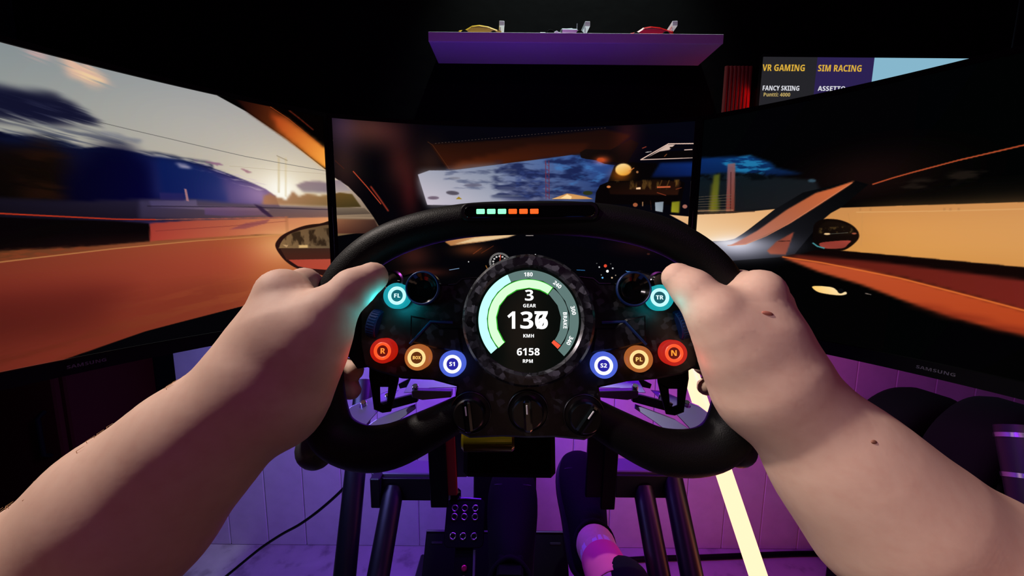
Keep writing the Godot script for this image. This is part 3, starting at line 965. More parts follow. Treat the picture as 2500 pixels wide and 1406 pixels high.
	p.line([V(0.4651, 0.0526), V(0.4692, 0.0519)], "#57453c", 2.2, 0.8, 0.75)
	p.line([V(0.4748, 0.0508), V(0.4789, 0.0501)], "#57453c", 2.2, 0.8, 0.75)
	p.line([V(0.4845, 0.0490), V(0.4885, 0.0483)], "#57453c", 2.2, 0.8, 0.75)
	p.line([V(0.4941, 0.0473), V(0.4982, 0.0466)], "#57453c", 2.2, 0.8, 0.75)
	p.line([V(0.5038, 0.0456), V(0.5078, 0.0449)], "#57453c", 2.2, 0.8, 0.75)
	p.line([V(0.5134, 0.0439), V(0.5175, 0.0432)], "#57453c", 2.2, 0.8, 0.75)
	p.line([V(0.5231, 0.0422), V(0.5271, 0.0415)], "#57453c", 2.2, 0.8, 0.75)
	p.line([V(0.5327, 0.0405), V(0.5368, 0.0399)], "#57453c", 2.2, 0.8, 0.75)
	p.line([V(0.5424, 0.0389), V(0.5464, 0.0383)], "#57453c", 2.2, 0.8, 0.75)
	p.line([V(0.5520, 0.0373), V(0.5560, 0.0367)], "#57453c", 2.2, 0.8, 0.75)
	p.line([V(0.5616, 0.0358), V(0.5657, 0.0351)], "#57453c", 2.2, 0.8, 0.75)
	p.line([V(0.5712, 0.0342), V(0.5753, 0.0336)], "#57453c", 2.2, 0.8, 0.75)
	p.line([V(0.5808, 0.0327), V(0.5849, 0.0321)], "#57453c", 2.2, 0.8, 0.75)
	p.line([V(0.5904, 0.0312), V(0.5945, 0.0306)], "#57453c", 2.2, 0.8, 0.75)
	p.line([V(0.6000, 0.0298), V(0.6040, 0.0292)], "#57453c", 2.2, 0.8, 0.75)
	p.line([V(0.6096, 0.0283), V(0.6136, 0.0278)], "#57453c", 2.2, 0.8, 0.75)
	p.line([V(0.6191, 0.0269), V(0.6232, 0.0264)], "#57453c", 2.2, 0.8, 0.75)
	p.line([V(0.6287, 0.0256), V(0.6327, 0.0250)], "#57453c", 2.2, 0.8, 0.75)
	p.line([V(0.6382, 0.0242), V(0.6422, 0.0237)], "#57453c", 2.2, 0.8, 0.75)
	p.line([V(0.6477, 0.0229), V(0.6517, 0.0224)], "#57453c", 2.2, 0.8, 0.75)
	p.line([V(0.6572, 0.0216), V(0.6612, 0.0211)], "#57453c", 2.2, 0.8, 0.75)
	p.line([V(0.6667, 0.0204), V(0.6707, 0.0199)], "#57453c", 2.2, 0.8, 0.75)
	p.line([V(0.6761, 0.0191), V(0.6801, 0.0187)], "#57453c", 2.2, 0.8, 0.75)
	p.line([V(0.6856, 0.0179), V(0.6895, 0.0175)], "#57453c", 2.2, 0.8, 0.75)
	p.line([V(0.6950, 0.0168), V(0.6989, 0.0163)], "#57453c", 2.2, 0.8, 0.75)
	p.line([V(0.7044, 0.0156), V(0.7083, 0.0152)], "#57453c", 2.2, 0.8, 0.75)
	p.line([V(0.7137, 0.0145), V(0.7176, 0.0141)], "#57453c", 2.2, 0.8, 0.75)
	p.line([V(0.7231, 0.0134), V(0.7270, 0.0130)], "#57453c", 2.2, 0.8, 0.75)
	p.line([V(0.7324, 0.0124), V(0.7363, 0.0119)], "#57453c", 2.2, 0.8, 0.75)
	p.line([V(0.7417, 0.0113), V(0.7456, 0.0109)], "#57453c", 2.2, 0.8, 0.75)
	p.line([V(0.7509, 0.0103), V(0.7548, 0.0099)], "#57453c", 2.2, 0.8, 0.75)
	p.line([V(0.7602, 0.0094), V(0.7640, 0.0090)], "#57453c", 2.2, 0.8, 0.75)
	p.line([V(0.2530, 0.0867), V(0.2667, 0.1024), V(0.3148, 0.2271)], "#5a3018", 2.2, 1.2, 0.85)
	p.fill([V(0.2234, 0.2578), V(0.2561, 0.2345), V(0.3172, 0.2313), V(0.4968, 0.1844), V(0.6708, 0.1440), V(0.6968, 0.1489), V(0.6993, 0.1617), V(0.7439, 0.1758), V(0.7651, 0.1935), V(0.7997, 0.2033), V(0.7877, 0.2793), V(0.7613, 0.3433), V(0.7415, 0.4083), V(0.2483, 0.4163)], ["#969cab", "#1f468f", "#cfc4d2", "#1c2a56"], 1.2, 1.0)
	p.fill([V(0.2234, 0.2578), V(0.3172, 0.2313), V(0.4607, 0.1959), V(0.4734, 0.4104), V(0.2483, 0.4163)], ["#9a9fac", "#77829a", "#d2c6d0", "#a9aebc"], 30, 0.9)
	p.cloud([V(0.4487, 0.1832), V(0.6991, 0.1447), V(0.7929, 0.2031), V(0.7613, 0.3433), V(0.5951, 0.3911), V(0.4368, 0.3669)], "#141c46", 10, 0.85, V(4, 8), -0.02, 41, 0.0)
	p.cloud([V(0.3055, 0.2147), V(0.5088, 0.1864), V(0.5097, 0.3434), V(0.2929, 0.3166)], "#4a5270", 8, 0.7, V(5, 14), 0.2, 42, 0.0)
	p.cloud([V(0.5091, 0.2340), V(0.6052, 0.2118), V(0.6072, 0.3866), V(0.5098, 0.3655)], "#33437a", 5, 0.7, V(12, 18), 0.1, 43, 0.0)
	p.cloud([V(0.6165, 0.1581), V(0.7108, 0.1450), V(0.7932, 0.2158), V(0.7029, 0.3645), V(0.6187, 0.3425)], "#3f78b8", 8, 0.7, V(6, 10), 0.25, 44, 0.0)
	p.fill([V(0.3414, 0.3527), V(0.3408, 0.3551), V(0.3392, 0.3572), V(0.3369, 0.3590), V(0.3337, 0.3604), V(0.3301, 0.3612), V(0.3260, 0.3615), V(0.3217, 0.3612), V(0.3175, 0.3604), V(0.3136, 0.3591), V(0.3100, 0.3574), V(0.3071, 0.3553), V(0.3050, 0.3529), V(0.3037, 0.3505), V(0.3034, 0.3480), V(0.3040, 0.3456), V(0.3055, 0.3435), V(0.3079, 0.3417), V(0.3110, 0.3403), V(0.3146, 0.3395), V(0.3187, 0.3392), V(0.3229, 0.3394), V(0.3271, 0.3402), V(0.3311, 0.3415), V(0.3347, 0.3433), V(0.3376, 0.3454), V(0.3397, 0.3478), V(0.3410, 0.3502)], ["#4a4450"], 3, 0.9)
	p.fill([V(0.4090, 0.3060), V(0.4083, 0.3080), V(0.4063, 0.3099), V(0.4032, 0.3116), V(0.3990, 0.3131), V(0.3939, 0.3143), V(0.3883, 0.3151), V(0.3824, 0.3155), V(0.3765, 0.3155), V(0.3710, 0.3150), V(0.3659, 0.3142), V(0.3618, 0.3129), V(0.3586, 0.3114), V(0.3567, 0.3096), V(0.3560, 0.3077), V(0.3567, 0.3057), V(0.3587, 0.3038), V(0.3618, 0.3020), V(0.3660, 0.3005), V(0.3710, 0.2993), V(0.3766, 0.2985), V(0.3825, 0.2981), V(0.3884, 0.2981), V(0.3940, 0.2986), V(0.3990, 0.2995), V(0.4032, 0.3007), V(0.4063, 0.3023), V(0.4083, 0.3041)], ["#666478"], 3, 0.8)
	p.fill([V(0.5083, 0.3193), V(0.5076, 0.3212), V(0.5055, 0.3231), V(0.5020, 0.3248), V(0.4974, 0.3263), V(0.4919, 0.3274), V(0.4857, 0.3282), V(0.4792, 0.3285), V(0.4728, 0.3284), V(0.4666, 0.3279), V(0.4611, 0.3270), V(0.4565, 0.3257), V(0.4530, 0.3241), V(0.4508, 0.3223), V(0.4501, 0.3203), V(0.4508, 0.3184), V(0.4530, 0.3165), V(0.4564, 0.3147), V(0.4610, 0.3132), V(0.4666, 0.3121), V(0.4727, 0.3113), V(0.4792, 0.3110), V(0.4857, 0.3111), V(0.4918, 0.3116), V(0.4973, 0.3126), V(0.5020, 0.3139), V(0.5054, 0.3155), V(0.5076, 0.3173)], ["#42486a"], 3, 0.9)
	p.fill([V(0.3454, 0.2711), V(0.3450, 0.2726), V(0.3438, 0.2740), V(0.3418, 0.2753), V(0.3391, 0.2764), V(0.3360, 0.2773), V(0.3324, 0.2780), V(0.3287, 0.2783), V(0.3250, 0.2783), V(0.3215, 0.2779), V(0.3184, 0.2773), V(0.3157, 0.2764), V(0.3138, 0.2752), V(0.3126, 0.2739), V(0.3121, 0.2725), V(0.3126, 0.2710), V(0.3138, 0.2696), V(0.3158, 0.2683), V(0.3184, 0.2671), V(0.3216, 0.2662), V(0.3251, 0.2656), V(0.3288, 0.2653), V(0.3325, 0.2653), V(0.3360, 0.2656), V(0.3392, 0.2663), V(0.3418, 0.2672), V(0.3438, 0.2683), V(0.3450, 0.2697)], ["#7c7c8a"], 3, 0.8)
	p.fill([V(0.5341, 0.3608), V(0.5329, 0.3622), V(0.5293, 0.3637), V(0.5235, 0.3650), V(0.5158, 0.3662), V(0.5066, 0.3671), V(0.4963, 0.3678), V(0.4855, 0.3681), V(0.4746, 0.3681), V(0.4643, 0.3678), V(0.4551, 0.3672), V(0.4474, 0.3663), V(0.4416, 0.3652), V(0.4380, 0.3639), V(0.4368, 0.3624), V(0.4380, 0.3609), V(0.4416, 0.3595), V(0.4474, 0.3581), V(0.4551, 0.3569), V(0.4643, 0.3559), V(0.4746, 0.3552), V(0.4854, 0.3549), V(0.4962, 0.3548), V(0.5065, 0.3552), V(0.5158, 0.3558), V(0.5235, 0.3568), V(0.5293, 0.3579), V(0.5329, 0.3593)], ["#5a6078"], 3, 0.7)
	p.fill([V(0.2829, 0.3780), V(0.2825, 0.3799), V(0.2812, 0.3818), V(0.2792, 0.3835), V(0.2766, 0.3850), V(0.2734, 0.3862), V(0.2699, 0.3869), V(0.2663, 0.3873), V(0.2626, 0.3872), V(0.2591, 0.3867), V(0.2560, 0.3858), V(0.2534, 0.3845), V(0.2515, 0.3829), V(0.2503, 0.3811), V(0.2499, 0.3792), V(0.2503, 0.3773), V(0.2515, 0.3754), V(0.2535, 0.3737), V(0.2561, 0.3722), V(0.2593, 0.3710), V(0.2628, 0.3702), V(0.2664, 0.3699), V(0.2701, 0.3699), V(0.2736, 0.3705), V(0.2767, 0.3714), V(0.2793, 0.3727), V(0.2813, 0.3742), V(0.2825, 0.3760)], ["#5c4a5c"], 3, 0.8)
	p.fill([V(0.3317, 0.3829), V(0.3402, 0.3694), V(0.3497, 0.3823)], ["#a08020"], 2, 1.0)
	p.line([V(0.5952, 0.1730), V(0.5986, 0.3778)], "#6a2a40", 3.2, 1.2, 0.95)
	p.line([V(0.6047, 0.1730), V(0.6083, 0.3777)], "#6a2a40", 3.2, 1.2, 0.95)
	p.line([V(0.5942, 0.1902), V(0.6063, 0.2032)], "#7a2c3c", 2, 1, 0.9)
	p.line([V(0.5944, 0.2140), V(0.6066, 0.2270)], "#7a2c3c", 2, 1, 0.9)
	p.line([V(0.5947, 0.2378), V(0.6068, 0.2508)], "#7a2c3c", 2, 1, 0.9)
	p.line([V(0.5949, 0.2617), V(0.6071, 0.2747)], "#7a2c3c", 2, 1, 0.9)
	p.line([V(0.5952, 0.2856), V(0.6074, 0.2987)], "#7a2c3c", 2, 1, 0.9)
	p.line([V(0.5955, 0.3097), V(0.6077, 0.3228)], "#7a2c3c", 2, 1, 0.9)
	p.line([V(0.5957, 0.3338), V(0.6079, 0.3469)], "#7a2c3c", 2, 1, 0.9)
	p.line([V(0.5960, 0.3580), V(0.6082, 0.3711)], "#7a2c3c", 2, 1, 0.9)
	p.fill([V(0.6143, 0.3777), V(0.6597, 0.3469), V(0.6788, 0.3513), V(0.7171, 0.3646), V(0.7362, 0.3778)], ["#b87844", "#d8a060", "#f0bc78", "#c88a4c"], 1.5, 1.0)
	p.fill([V(0.6609, 0.3512), V(0.6743, 0.3644), V(0.6721, 0.3776), V(0.6408, 0.3732)], ["#ffd89a"], 2, 1.0)
	p.fill([V(0.7344, 0.3451), V(0.7341, 0.3475), V(0.7331, 0.3498), V(0.7315, 0.3519), V(0.7293, 0.3536), V(0.7266, 0.3548), V(0.7236, 0.3556), V(0.7205, 0.3559), V(0.7173, 0.3556), V(0.7143, 0.3547), V(0.7116, 0.3534), V(0.7093, 0.3517), V(0.7076, 0.3496), V(0.7065, 0.3473), V(0.7061, 0.3449), V(0.7064, 0.3425), V(0.7074, 0.3402), V(0.7091, 0.3381), V(0.7113, 0.3364), V(0.7139, 0.3351), V(0.7169, 0.3344), V(0.7201, 0.3341), V(0.7232, 0.3344), V(0.7262, 0.3353), V(0.7289, 0.3366), V(0.7312, 0.3383), V(0.7329, 0.3404), V(0.7340, 0.3427)], ["#2a3018"], 2, 1.0)
	p.fill([V(0.6941, 0.1318), V(0.7102, 0.1154), V(0.7796, 0.1225), V(0.8348, 0.0719), V(0.8576, 0.0942), V(0.8268, 0.1961), V(0.7578, 0.1763), V(0.7111, 0.1663), V(0.6969, 0.1574)], ["#140c0a", "#0a0607", "#120a08", "#0a0606"], 2, 1.0)
	p.glow(V(0.7578, 0.1742), 0.0185, 0.0191, "#c04a20", 0.9)
	p.fill([V(0.7635, 0.1723), V(0.7633, 0.1747), V(0.7626, 0.1769), V(0.7614, 0.1788), V(0.7598, 0.1804), V(0.7578, 0.1816), V(0.7556, 0.1823), V(0.7533, 0.1825), V(0.7510, 0.1822), V(0.7488, 0.1813), V(0.7468, 0.1800), V(0.7451, 0.1782), V(0.7438, 0.1762), V(0.7430, 0.1739), V(0.7427, 0.1715), V(0.7429, 0.1692), V(0.7436, 0.1670), V(0.7448, 0.1650), V(0.7464, 0.1634), V(0.7484, 0.1622), V(0.7506, 0.1615), V(0.7529, 0.1613), V(0.7552, 0.1617), V(0.7574, 0.1626), V(0.7594, 0.1639), V(0.7611, 0.1656), V(0.7624, 0.1677), V(0.7632, 0.1699)], ["#b84820"], 3, 0.9)
	p.glow(V(0.8231, 0.0504), 0.0336, 0.1038, "#3a120c", 0.6)
	p.fill([V(0.7929, 0.2031), V(0.8378, 0.1883), V(0.9043, 0.1963), V(0.9502, 0.2856), V(0.8632, 0.3029), V(0.7723, 0.3111)], ["#050304"], 3, 1.0)
	p.fill([V(0.8410, 0.2262), V(0.8406, 0.2332), V(0.8392, 0.2398), V(0.8366, 0.2457), V(0.8332, 0.2505), V(0.8290, 0.2542), V(0.8243, 0.2563), V(0.8192, 0.2569), V(0.8141, 0.2560), V(0.8093, 0.2534), V(0.8048, 0.2495), V(0.8011, 0.2443), V(0.7982, 0.2382), V(0.7964, 0.2314), V(0.7957, 0.2243), V(0.7961, 0.2173), V(0.7976, 0.2106), V(0.8002, 0.2047), V(0.8037, 0.1999), V(0.8079, 0.1963), V(0.8126, 0.1942), V(0.8177, 0.1936), V(0.8227, 0.1946), V(0.8276, 0.1972), V(0.8319, 0.2012), V(0.8356, 0.2063), V(0.8385, 0.2124), V(0.8403, 0.2192)], ["#ffe0a0", "#ffd080", "#f0a040", "#c06818"], 4, 1.0)
	p.glow(V(0.8110, 0.2482), 0.0273, 0.0382, "#c06010", 0.6)
	p.line([V(0.8345, 0.2343), V(0.8475, 0.2181)], "#d07838", 4, 1.5, 1.0)
	p.fill([V(0.7414, 0.4040), V(0.7438, 0.3431), V(0.7547, 0.3043), V(0.7832, 0.2835), V(0.9715, 0.2868), V(0.9846, 0.2997), V(0.9792, 0.3902), V(0.9650, 0.4107)], ["#060304"], 2, 1.0)
	p.fill([V(0.7718, 0.2918), V(0.9068, 0.2794), V(0.9739, 0.2951), V(0.9687, 0.3609), V(0.7847, 0.3522)], ["#0a0604", "#1c0e08", "#1a0a06", "#2a120a"], 3, 1.0)
	p.cloud([V(0.7946, 0.2795), V(0.9714, 0.2826), V(0.9677, 0.3319), V(0.7957, 0.3266)], "#5a3e1a", 3, 0.8, V(24, 5), 0.2, 51, 0)
	p.fill([V(0.9122, 0.3151), V(0.9480, 0.3145), V(0.9482, 0.3228), V(0.9125, 0.3235)], ["#d0603a"], 1.5, 0.9)
	p.fill([V(0.8558, 0.3196), V(0.8681, 0.3178), V(0.8684, 0.3284), V(0.8561, 0.3281)], ["#ffd0a0"], 1.5, 1.0)
	p.fill([V(0.7850, 0.3135), V(0.7849, 0.3150), V(0.7845, 0.3163), V(0.7839, 0.3175), V(0.7830, 0.3185), V(0.7819, 0.3193), V(0.7807, 0.3197), V(0.7794, 0.3199), V(0.7781, 0.3197), V(0.7769, 0.3192), V(0.7758, 0.3184), V(0.7748, 0.3173), V(0.7741, 0.3161), V(0.7736, 0.3147), V(0.7735, 0.3133), V(0.7736, 0.3119), V(0.7740, 0.3105), V(0.7746, 0.3093), V(0.7755, 0.3083), V(0.7766, 0.3076), V(0.7778, 0.3071), V(0.7791, 0.3070), V(0.7804, 0.3072), V(0.7816, 0.3077), V(0.7828, 0.3085), V(0.7837, 0.3095), V(0.7844, 0.3107), V(0.7849, 0.3121)], ["#d07840"], 1.5, 1.0)
	p.fill([V(0.8604, 0.2397), V(0.8604, 0.2411), V(0.8602, 0.2424), V(0.8598, 0.2436), V(0.8593, 0.2445), V(0.8587, 0.2453), V(0.8580, 0.2457), V(0.8572, 0.2458), V(0.8565, 0.2456), V(0.8558, 0.2451), V(0.8551, 0.2443), V(0.8545, 0.2433), V(0.8541, 0.2421), V(0.8538, 0.2408), V(0.8537, 0.2394), V(0.8538, 0.2380), V(0.8540, 0.2366), V(0.8543, 0.2355), V(0.8548, 0.2345), V(0.8555, 0.2338), V(0.8561, 0.2333), V(0.8569, 0.2332), V(0.8576, 0.2334), V(0.8584, 0.2339), V(0.8590, 0.2347), V(0.8596, 0.2357), V(0.8600, 0.2369), V(0.8603, 0.2383)], ["#a06840"], 1.5, 1.0)
	p.line([V(0.9188, 0.3154), V(0.9244, 0.2844)], "#7a5020", 4, 2, 0.6)
	p.line([V(0.9383, 0.3162), V(0.9438, 0.2853)], "#7a5020", 4, 2, 0.6)
	p.line([V(0.9619, 0.3172), V(0.9630, 0.2863)], "#7a5020", 4, 2, 0.6)
	p.line([V(0.9132, 0.3466), V(0.9376, 0.3620)], "#b04428", 3, 1.5, 0.8)
	p.line([V(0.9624, 0.3317), V(0.9770, 0.3240)], "#a04424", 3, 2, 0.8)
	p.line([V(0.8643, 0.1773), V(0.9359, 0.1028), V(1.0191, 0.1096)], "#d8b8a8", 5, 1, 1)
	p.line([V(0.8643, 0.1773), V(1.0215, 0.1772)], "#d8b8a8", 4, 1, 1)
	p.fill([V(0.8817, 0.1680), V(0.9339, 0.1067), V(0.9530, 0.1085), V(0.9390, 0.1335), V(0.9135, 0.1395)], ["#d0b4a6"], 1.5, 1.0)
	p.fill([V(0.9008, 0.1508), V(0.9156, 0.1397), V(1.0131, 0.1406), V(1.0144, 0.1766), V(0.8818, 0.1722)], ["#060405"], 1.5, 1.0)
	p.line([V(0.9780, 0.1371), V(0.9976, 0.1370)], "#e0c0b0", 4, 1, 1.0)
	p.line([V(0.9407, 0.1215), V(1.0074, 0.1241)], "#070406", 6, 2, 1)
	p.line([V(0.8671, 0.1196), V(0.8779, 0.1122)], "#c04830", 3, 1.5, 1.0)
	p.line([V(0.8765, 0.1409), V(0.8917, 0.1378)], "#e0d8d0", 3, 1.2, 1.0)
	p.line([V(0.9272, 0.1651), V(0.9332, 0.1533)], "#a05a30", 3, 1.5, 1.0)
	p.fill([V(0.9174, 0.1972), V(1.0101, 0.2002), V(1.0126, 0.2688), V(0.8955, 0.2664)], ["#0a1f52", "#0c2a70", "#07123a", "#0a1f58"], 5, 0.95)
	p.fill([V(0.9092, 0.3971), V(0.9321, 0.3933), V(0.9316, 0.4482), V(0.9116, 0.4417)], ["#8c98a4", "#7c8894", "#a0a8b0", "#8c98a0"], 2, 1.0)
	p.fill([V(0.9538, 0.3959), V(0.9750, 0.3922), V(0.9749, 0.4527), V(0.9533, 0.4484)], ["#80801c", "#747418", "#a09a20", "#8a8420"], 2.5, 1.0)
	p.fill([V(0.8627, 0.4092), V(0.8626, 0.4116), V(0.8622, 0.4138), V(0.8614, 0.4158), V(0.8604, 0.4175), V(0.8592, 0.4188), V(0.8577, 0.4196), V(0.8562, 0.4198), V(0.8547, 0.4195), V(0.8533, 0.4187), V(0.8519, 0.4174), V(0.8508, 0.4157), V(0.8500, 0.4137), V(0.8494, 0.4114), V(0.8492, 0.4090), V(0.8493, 0.4066), V(0.8497, 0.4044), V(0.8505, 0.4024), V(0.8515, 0.4007), V(0.8528, 0.3994), V(0.8542, 0.3986), V(0.8557, 0.3984), V(0.8572, 0.3987), V(0.8586, 0.3995), V(0.8600, 0.4008), V(0.8611, 0.4025), V(0.8619, 0.4045), V(0.8625, 0.4068)], ["#b0603c"], 2, 0.9)
	p.line([V(0.8758, 0.3944), V(0.8764, 0.4157)], "#d09868", 4, 1.5, 0.9)
	p.fill([V(0.9950, 0.4197), V(0.9949, 0.4220), V(0.9945, 0.4241), V(0.9938, 0.4261), V(0.9929, 0.4277), V(0.9917, 0.4289), V(0.9904, 0.4297), V(0.9890, 0.4299), V(0.9876, 0.4297), V(0.9862, 0.4289), V(0.9850, 0.4276), V(0.9839, 0.4259), V(0.9831, 0.4239), V(0.9825, 0.4217), V(0.9823, 0.4194), V(0.9824, 0.4171), V(0.9828, 0.4149), V(0.9835, 0.4130), V(0.9844, 0.4113), V(0.9856, 0.4101), V(0.9869, 0.4094), V(0.9883, 0.4091), V(0.9897, 0.4094), V(0.9911, 0.4102), V(0.9923, 0.4115), V(0.9934, 0.4132), V(0.9942, 0.4151), V(0.9947, 0.4173)], ["#b07060"], 2, 0.9)
	p.line([V(0.8968, 0.3884), V(0.9004, 0.4352)], "#3a1c14", 3, 2, 0.8)
	p.fill([V(0.9494, 0.4610), V(1.0199, 0.4739), V(1.0221, 0.5363), V(0.9783, 0.4905)], ["#e8b884", "#e8b884", "#d8a878", "#d8a878"], 1.5, 1.0)
	p.fill([V(0.2906, 0.5925), V(0.3757, 0.5734), V(0.5134, 0.5713), V(0.4863, 0.5899), V(0.4124, 0.6137), V(0.3145, 0.6374), V(0.3001, 0.6194)], ["#b87844", "#d8b080", "#a86a3a", "#f0d8b0"], 3, 1.0)
	p.fill([V(0.3267, 0.6283), V(0.3879, 0.5914), V(0.5109, 0.5736), V(0.4370, 0.6020)], ["#e8c898"], 3, 0.9)
	p.line([V(0.5405, 0.5777), V(0.5627, 0.5773)], "#d0c0b8", 3, 1.2, 1.0)
	p.glow(V(0.3754, 0.6597), 0.0491, 0.0320, "#5a2a12", 0.8)
	p.line([V(0.3815, 0.6825), V(0.4074, 0.6480)], "#9a4420", 2.5, 1.5, 0.9)
	p.line([V(0.4062, 0.6777), V(0.4432, 0.6361)], "#7a3418", 2.5, 2, 0.8)
	p.glow(V(0.2061, 0.6938), 0.0472, 0.0677, "#3a1810", 0.8)
	p.glow(V(0.2407, 0.7849), 0.0600, 0.0229, "#4a1c12", 0.7)
	p.line([V(0.4383, 0.7465), V(0.4327, 0.7510)], "#e8e4e0", 2.2, 0.7, 0.9)
	p.line([V(0.4371, 0.7414), V(0.4312, 0.7447)], "#e8e4e0", 2.2, 0.7, 0.9)
	p.line([V(0.4363, 0.7361), V(0.4302, 0.7381)], "#e8e4e0", 2.2, 0.7, 0.9)
	p.line([V(0.4359, 0.7306), V(0.4297, 0.7313)], "#e8e4e0", 2.2, 0.7, 0.9)
	p.line([V(0.4359, 0.7251), V(0.4297, 0.7245)], "#e8e4e0", 2.2, 0.7, 0.9)
	p.line([V(0.4364, 0.7196), V(0.4303, 0.7177)], "#e8e4e0", 2.2, 0.7, 0.9)
	p.line([V(0.4372, 0.7143), V(0.4313, 0.7111)], "#e8e4e0", 2.2, 0.7, 0.9)
	p.line([V(0.4384, 0.7092), V(0.4328, 0.7048)], "#e8e4e0", 2.2, 0.7, 0.9)
	p.line([V(0.4400, 0.7044), V(0.4347, 0.6989)], "#e8e4e0", 2.2, 0.7, 0.9)
	p.line([V(0.4419, 0.6999), V(0.4371, 0.6934)], "#e8e4e0", 2.2, 0.7, 0.9)
	p.line([V(0.4441, 0.6959), V(0.4399, 0.6884)], "#e8e4e0", 2.2, 0.7, 0.9)
	p.line([V(0.4467, 0.6924), V(0.4430, 0.6841)], "#e8e4e0", 2.2, 0.7, 0.9)
	p.line([V(0.4494, 0.6894), V(0.4464, 0.6804)], "#e8e4e0", 2.2, 0.7, 0.9)
	p.line([V(0.4524, 0.6871), V(0.4501, 0.6775)], "#e8e4e0", 2.2, 0.7, 0.9)
	p.line([V(0.4555, 0.6854), V(0.4540, 0.6754)], "#e8e4e0", 2.2, 0.7, 0.9)
	p.line([V(0.4587, 0.6843), V(0.4579, 0.6741)], "#e8e4e0", 2.2, 0.7, 0.9)
	p.line([V(0.4620, 0.6840), V(0.4620, 0.6736)], "#e8e4e0", 2.2, 0.7, 0.9)
	p.line([V(0.4652, 0.6843), V(0.4660, 0.6740)], "#e8e4e0", 2.2, 0.7, 0.9)
	p.line([V(0.4684, 0.6853), V(0.4700, 0.6753)], "#e8e4e0", 2.2, 0.7, 0.9)
	p.line([V(0.4716, 0.6870), V(0.4738, 0.6773)], "#e8e4e0", 2.2, 0.7, 0.9)
	p.line([V(0.4745, 0.6893), V(0.4775, 0.6802)], "#e8e4e0", 2.2, 0.7, 0.9)
	p.line([V(0.4773, 0.6922), V(0.4809, 0.6838)], "#e8e4e0", 2.2, 0.7, 0.9)
	p.line([V(0.4798, 0.6957), V(0.4841, 0.6881)], "#e8e4e0", 2.2, 0.7, 0.9)
	p.line([V(0.4821, 0.6996), V(0.4868, 0.6930)], "#e8e4e0", 2.2, 0.7, 0.9)
	p.line([V(0.4840, 0.7041), V(0.4892, 0.6985)], "#e8e4e0", 2.2, 0.7, 0.9)
	p.line([V(0.4856, 0.7089), V(0.4912, 0.7044)], "#e8e4e0", 2.2, 0.7, 0.9)
	p.line([V(0.4868, 0.7140), V(0.4927, 0.7107)], "#e8e4e0", 2.2, 0.7, 0.9)
	p.line([V(0.4876, 0.7193), V(0.4937, 0.7173)], "#e8e4e0", 2.2, 0.7, 0.9)
	p.line([V(0.4881, 0.7248), V(0.4943, 0.7241)], "#e8e4e0", 2.2, 0.7, 0.9)
	p.line([V(0.4881, 0.7303), V(0.4943, 0.7309)], "#e8e4e0", 2.2, 0.7, 0.9)
	p.line([V(0.4877, 0.7358), V(0.4938, 0.7376)], "#e8e4e0", 2.2, 0.7, 0.9)
	p.line([V(0.4869, 0.7411), V(0.4928, 0.7443)], "#e8e4e0", 2.2, 0.7, 0.9)
	p.line([V(0.4857, 0.7463), V(0.4913, 0.7506)], "#e8e4e0", 2.2, 0.7, 0.9)
	p.fill([V(0.4465, 0.7394), V(0.4465, 0.7406), V(0.4462, 0.7418), V(0.4458, 0.7428), V(0.4453, 0.7437), V(0.4447, 0.7444), V(0.4440, 0.7448), V(0.4433, 0.7449), V(0.4426, 0.7448), V(0.4419, 0.7444), V(0.4413, 0.7438), V(0.4408, 0.7429), V(0.4404, 0.7418), V(0.4402, 0.7407), V(0.4401, 0.7394), V(0.4402, 0.7382), V(0.4404, 0.7370), V(0.4408, 0.7360), V(0.4413, 0.7351), V(0.4419, 0.7344), V(0.4426, 0.7340), V(0.4433, 0.7339), V(0.4440, 0.7340), V(0.4447, 0.7344), V(0.4453, 0.7350), V(0.4458, 0.7359), V(0.4462, 0.7370), V(0.4465, 0.7381)], ["#d8d4d0"], 1, 0.9)
	p.fill([V(0.4455, 0.7238), V(0.4454, 0.7251), V(0.4451, 0.7262), V(0.4448, 0.7273), V(0.4443, 0.7282), V(0.4436, 0.7288), V(0.4430, 0.7293), V(0.4422, 0.7294), V(0.4415, 0.7293), V(0.4408, 0.7289), V(0.4402, 0.7282), V(0.4397, 0.7274), V(0.4393, 0.7263), V(0.4391, 0.7251), V(0.4390, 0.7239), V(0.4391, 0.7227), V(0.4393, 0.7215), V(0.4397, 0.7204), V(0.4402, 0.7196), V(0.4408, 0.7189), V(0.4415, 0.7185), V(0.4422, 0.7183), V(0.4429, 0.7185), V(0.4436, 0.7189), V(0.4442, 0.7195), V(0.4448, 0.7204), V(0.4451, 0.7214), V(0.4454, 0.7226)], ["#d8d4d0"], 1, 0.9)
	p.fill([V(0.4487, 0.7092), V(0.4486, 0.7104), V(0.4484, 0.7116), V(0.4480, 0.7126), V(0.4475, 0.7135), V(0.4469, 0.7142), V(0.4462, 0.7146), V(0.4455, 0.7147), V(0.4448, 0.7146), V(0.4441, 0.7142), V(0.4435, 0.7136), V(0.4429, 0.7127), V(0.4426, 0.7116), V(0.4423, 0.7105), V(0.4422, 0.7093), V(0.4423, 0.7080), V(0.4426, 0.7069), V(0.4429, 0.7058), V(0.4434, 0.7049), V(0.4441, 0.7043), V(0.4447, 0.7038), V(0.4455, 0.7037), V(0.4462, 0.7038), V(0.4469, 0.7042), V(0.4475, 0.7049), V(0.4480, 0.7057), V(0.4484, 0.7068), V(0.4486, 0.7080)], ["#d8d4d0"], 1, 0.9)
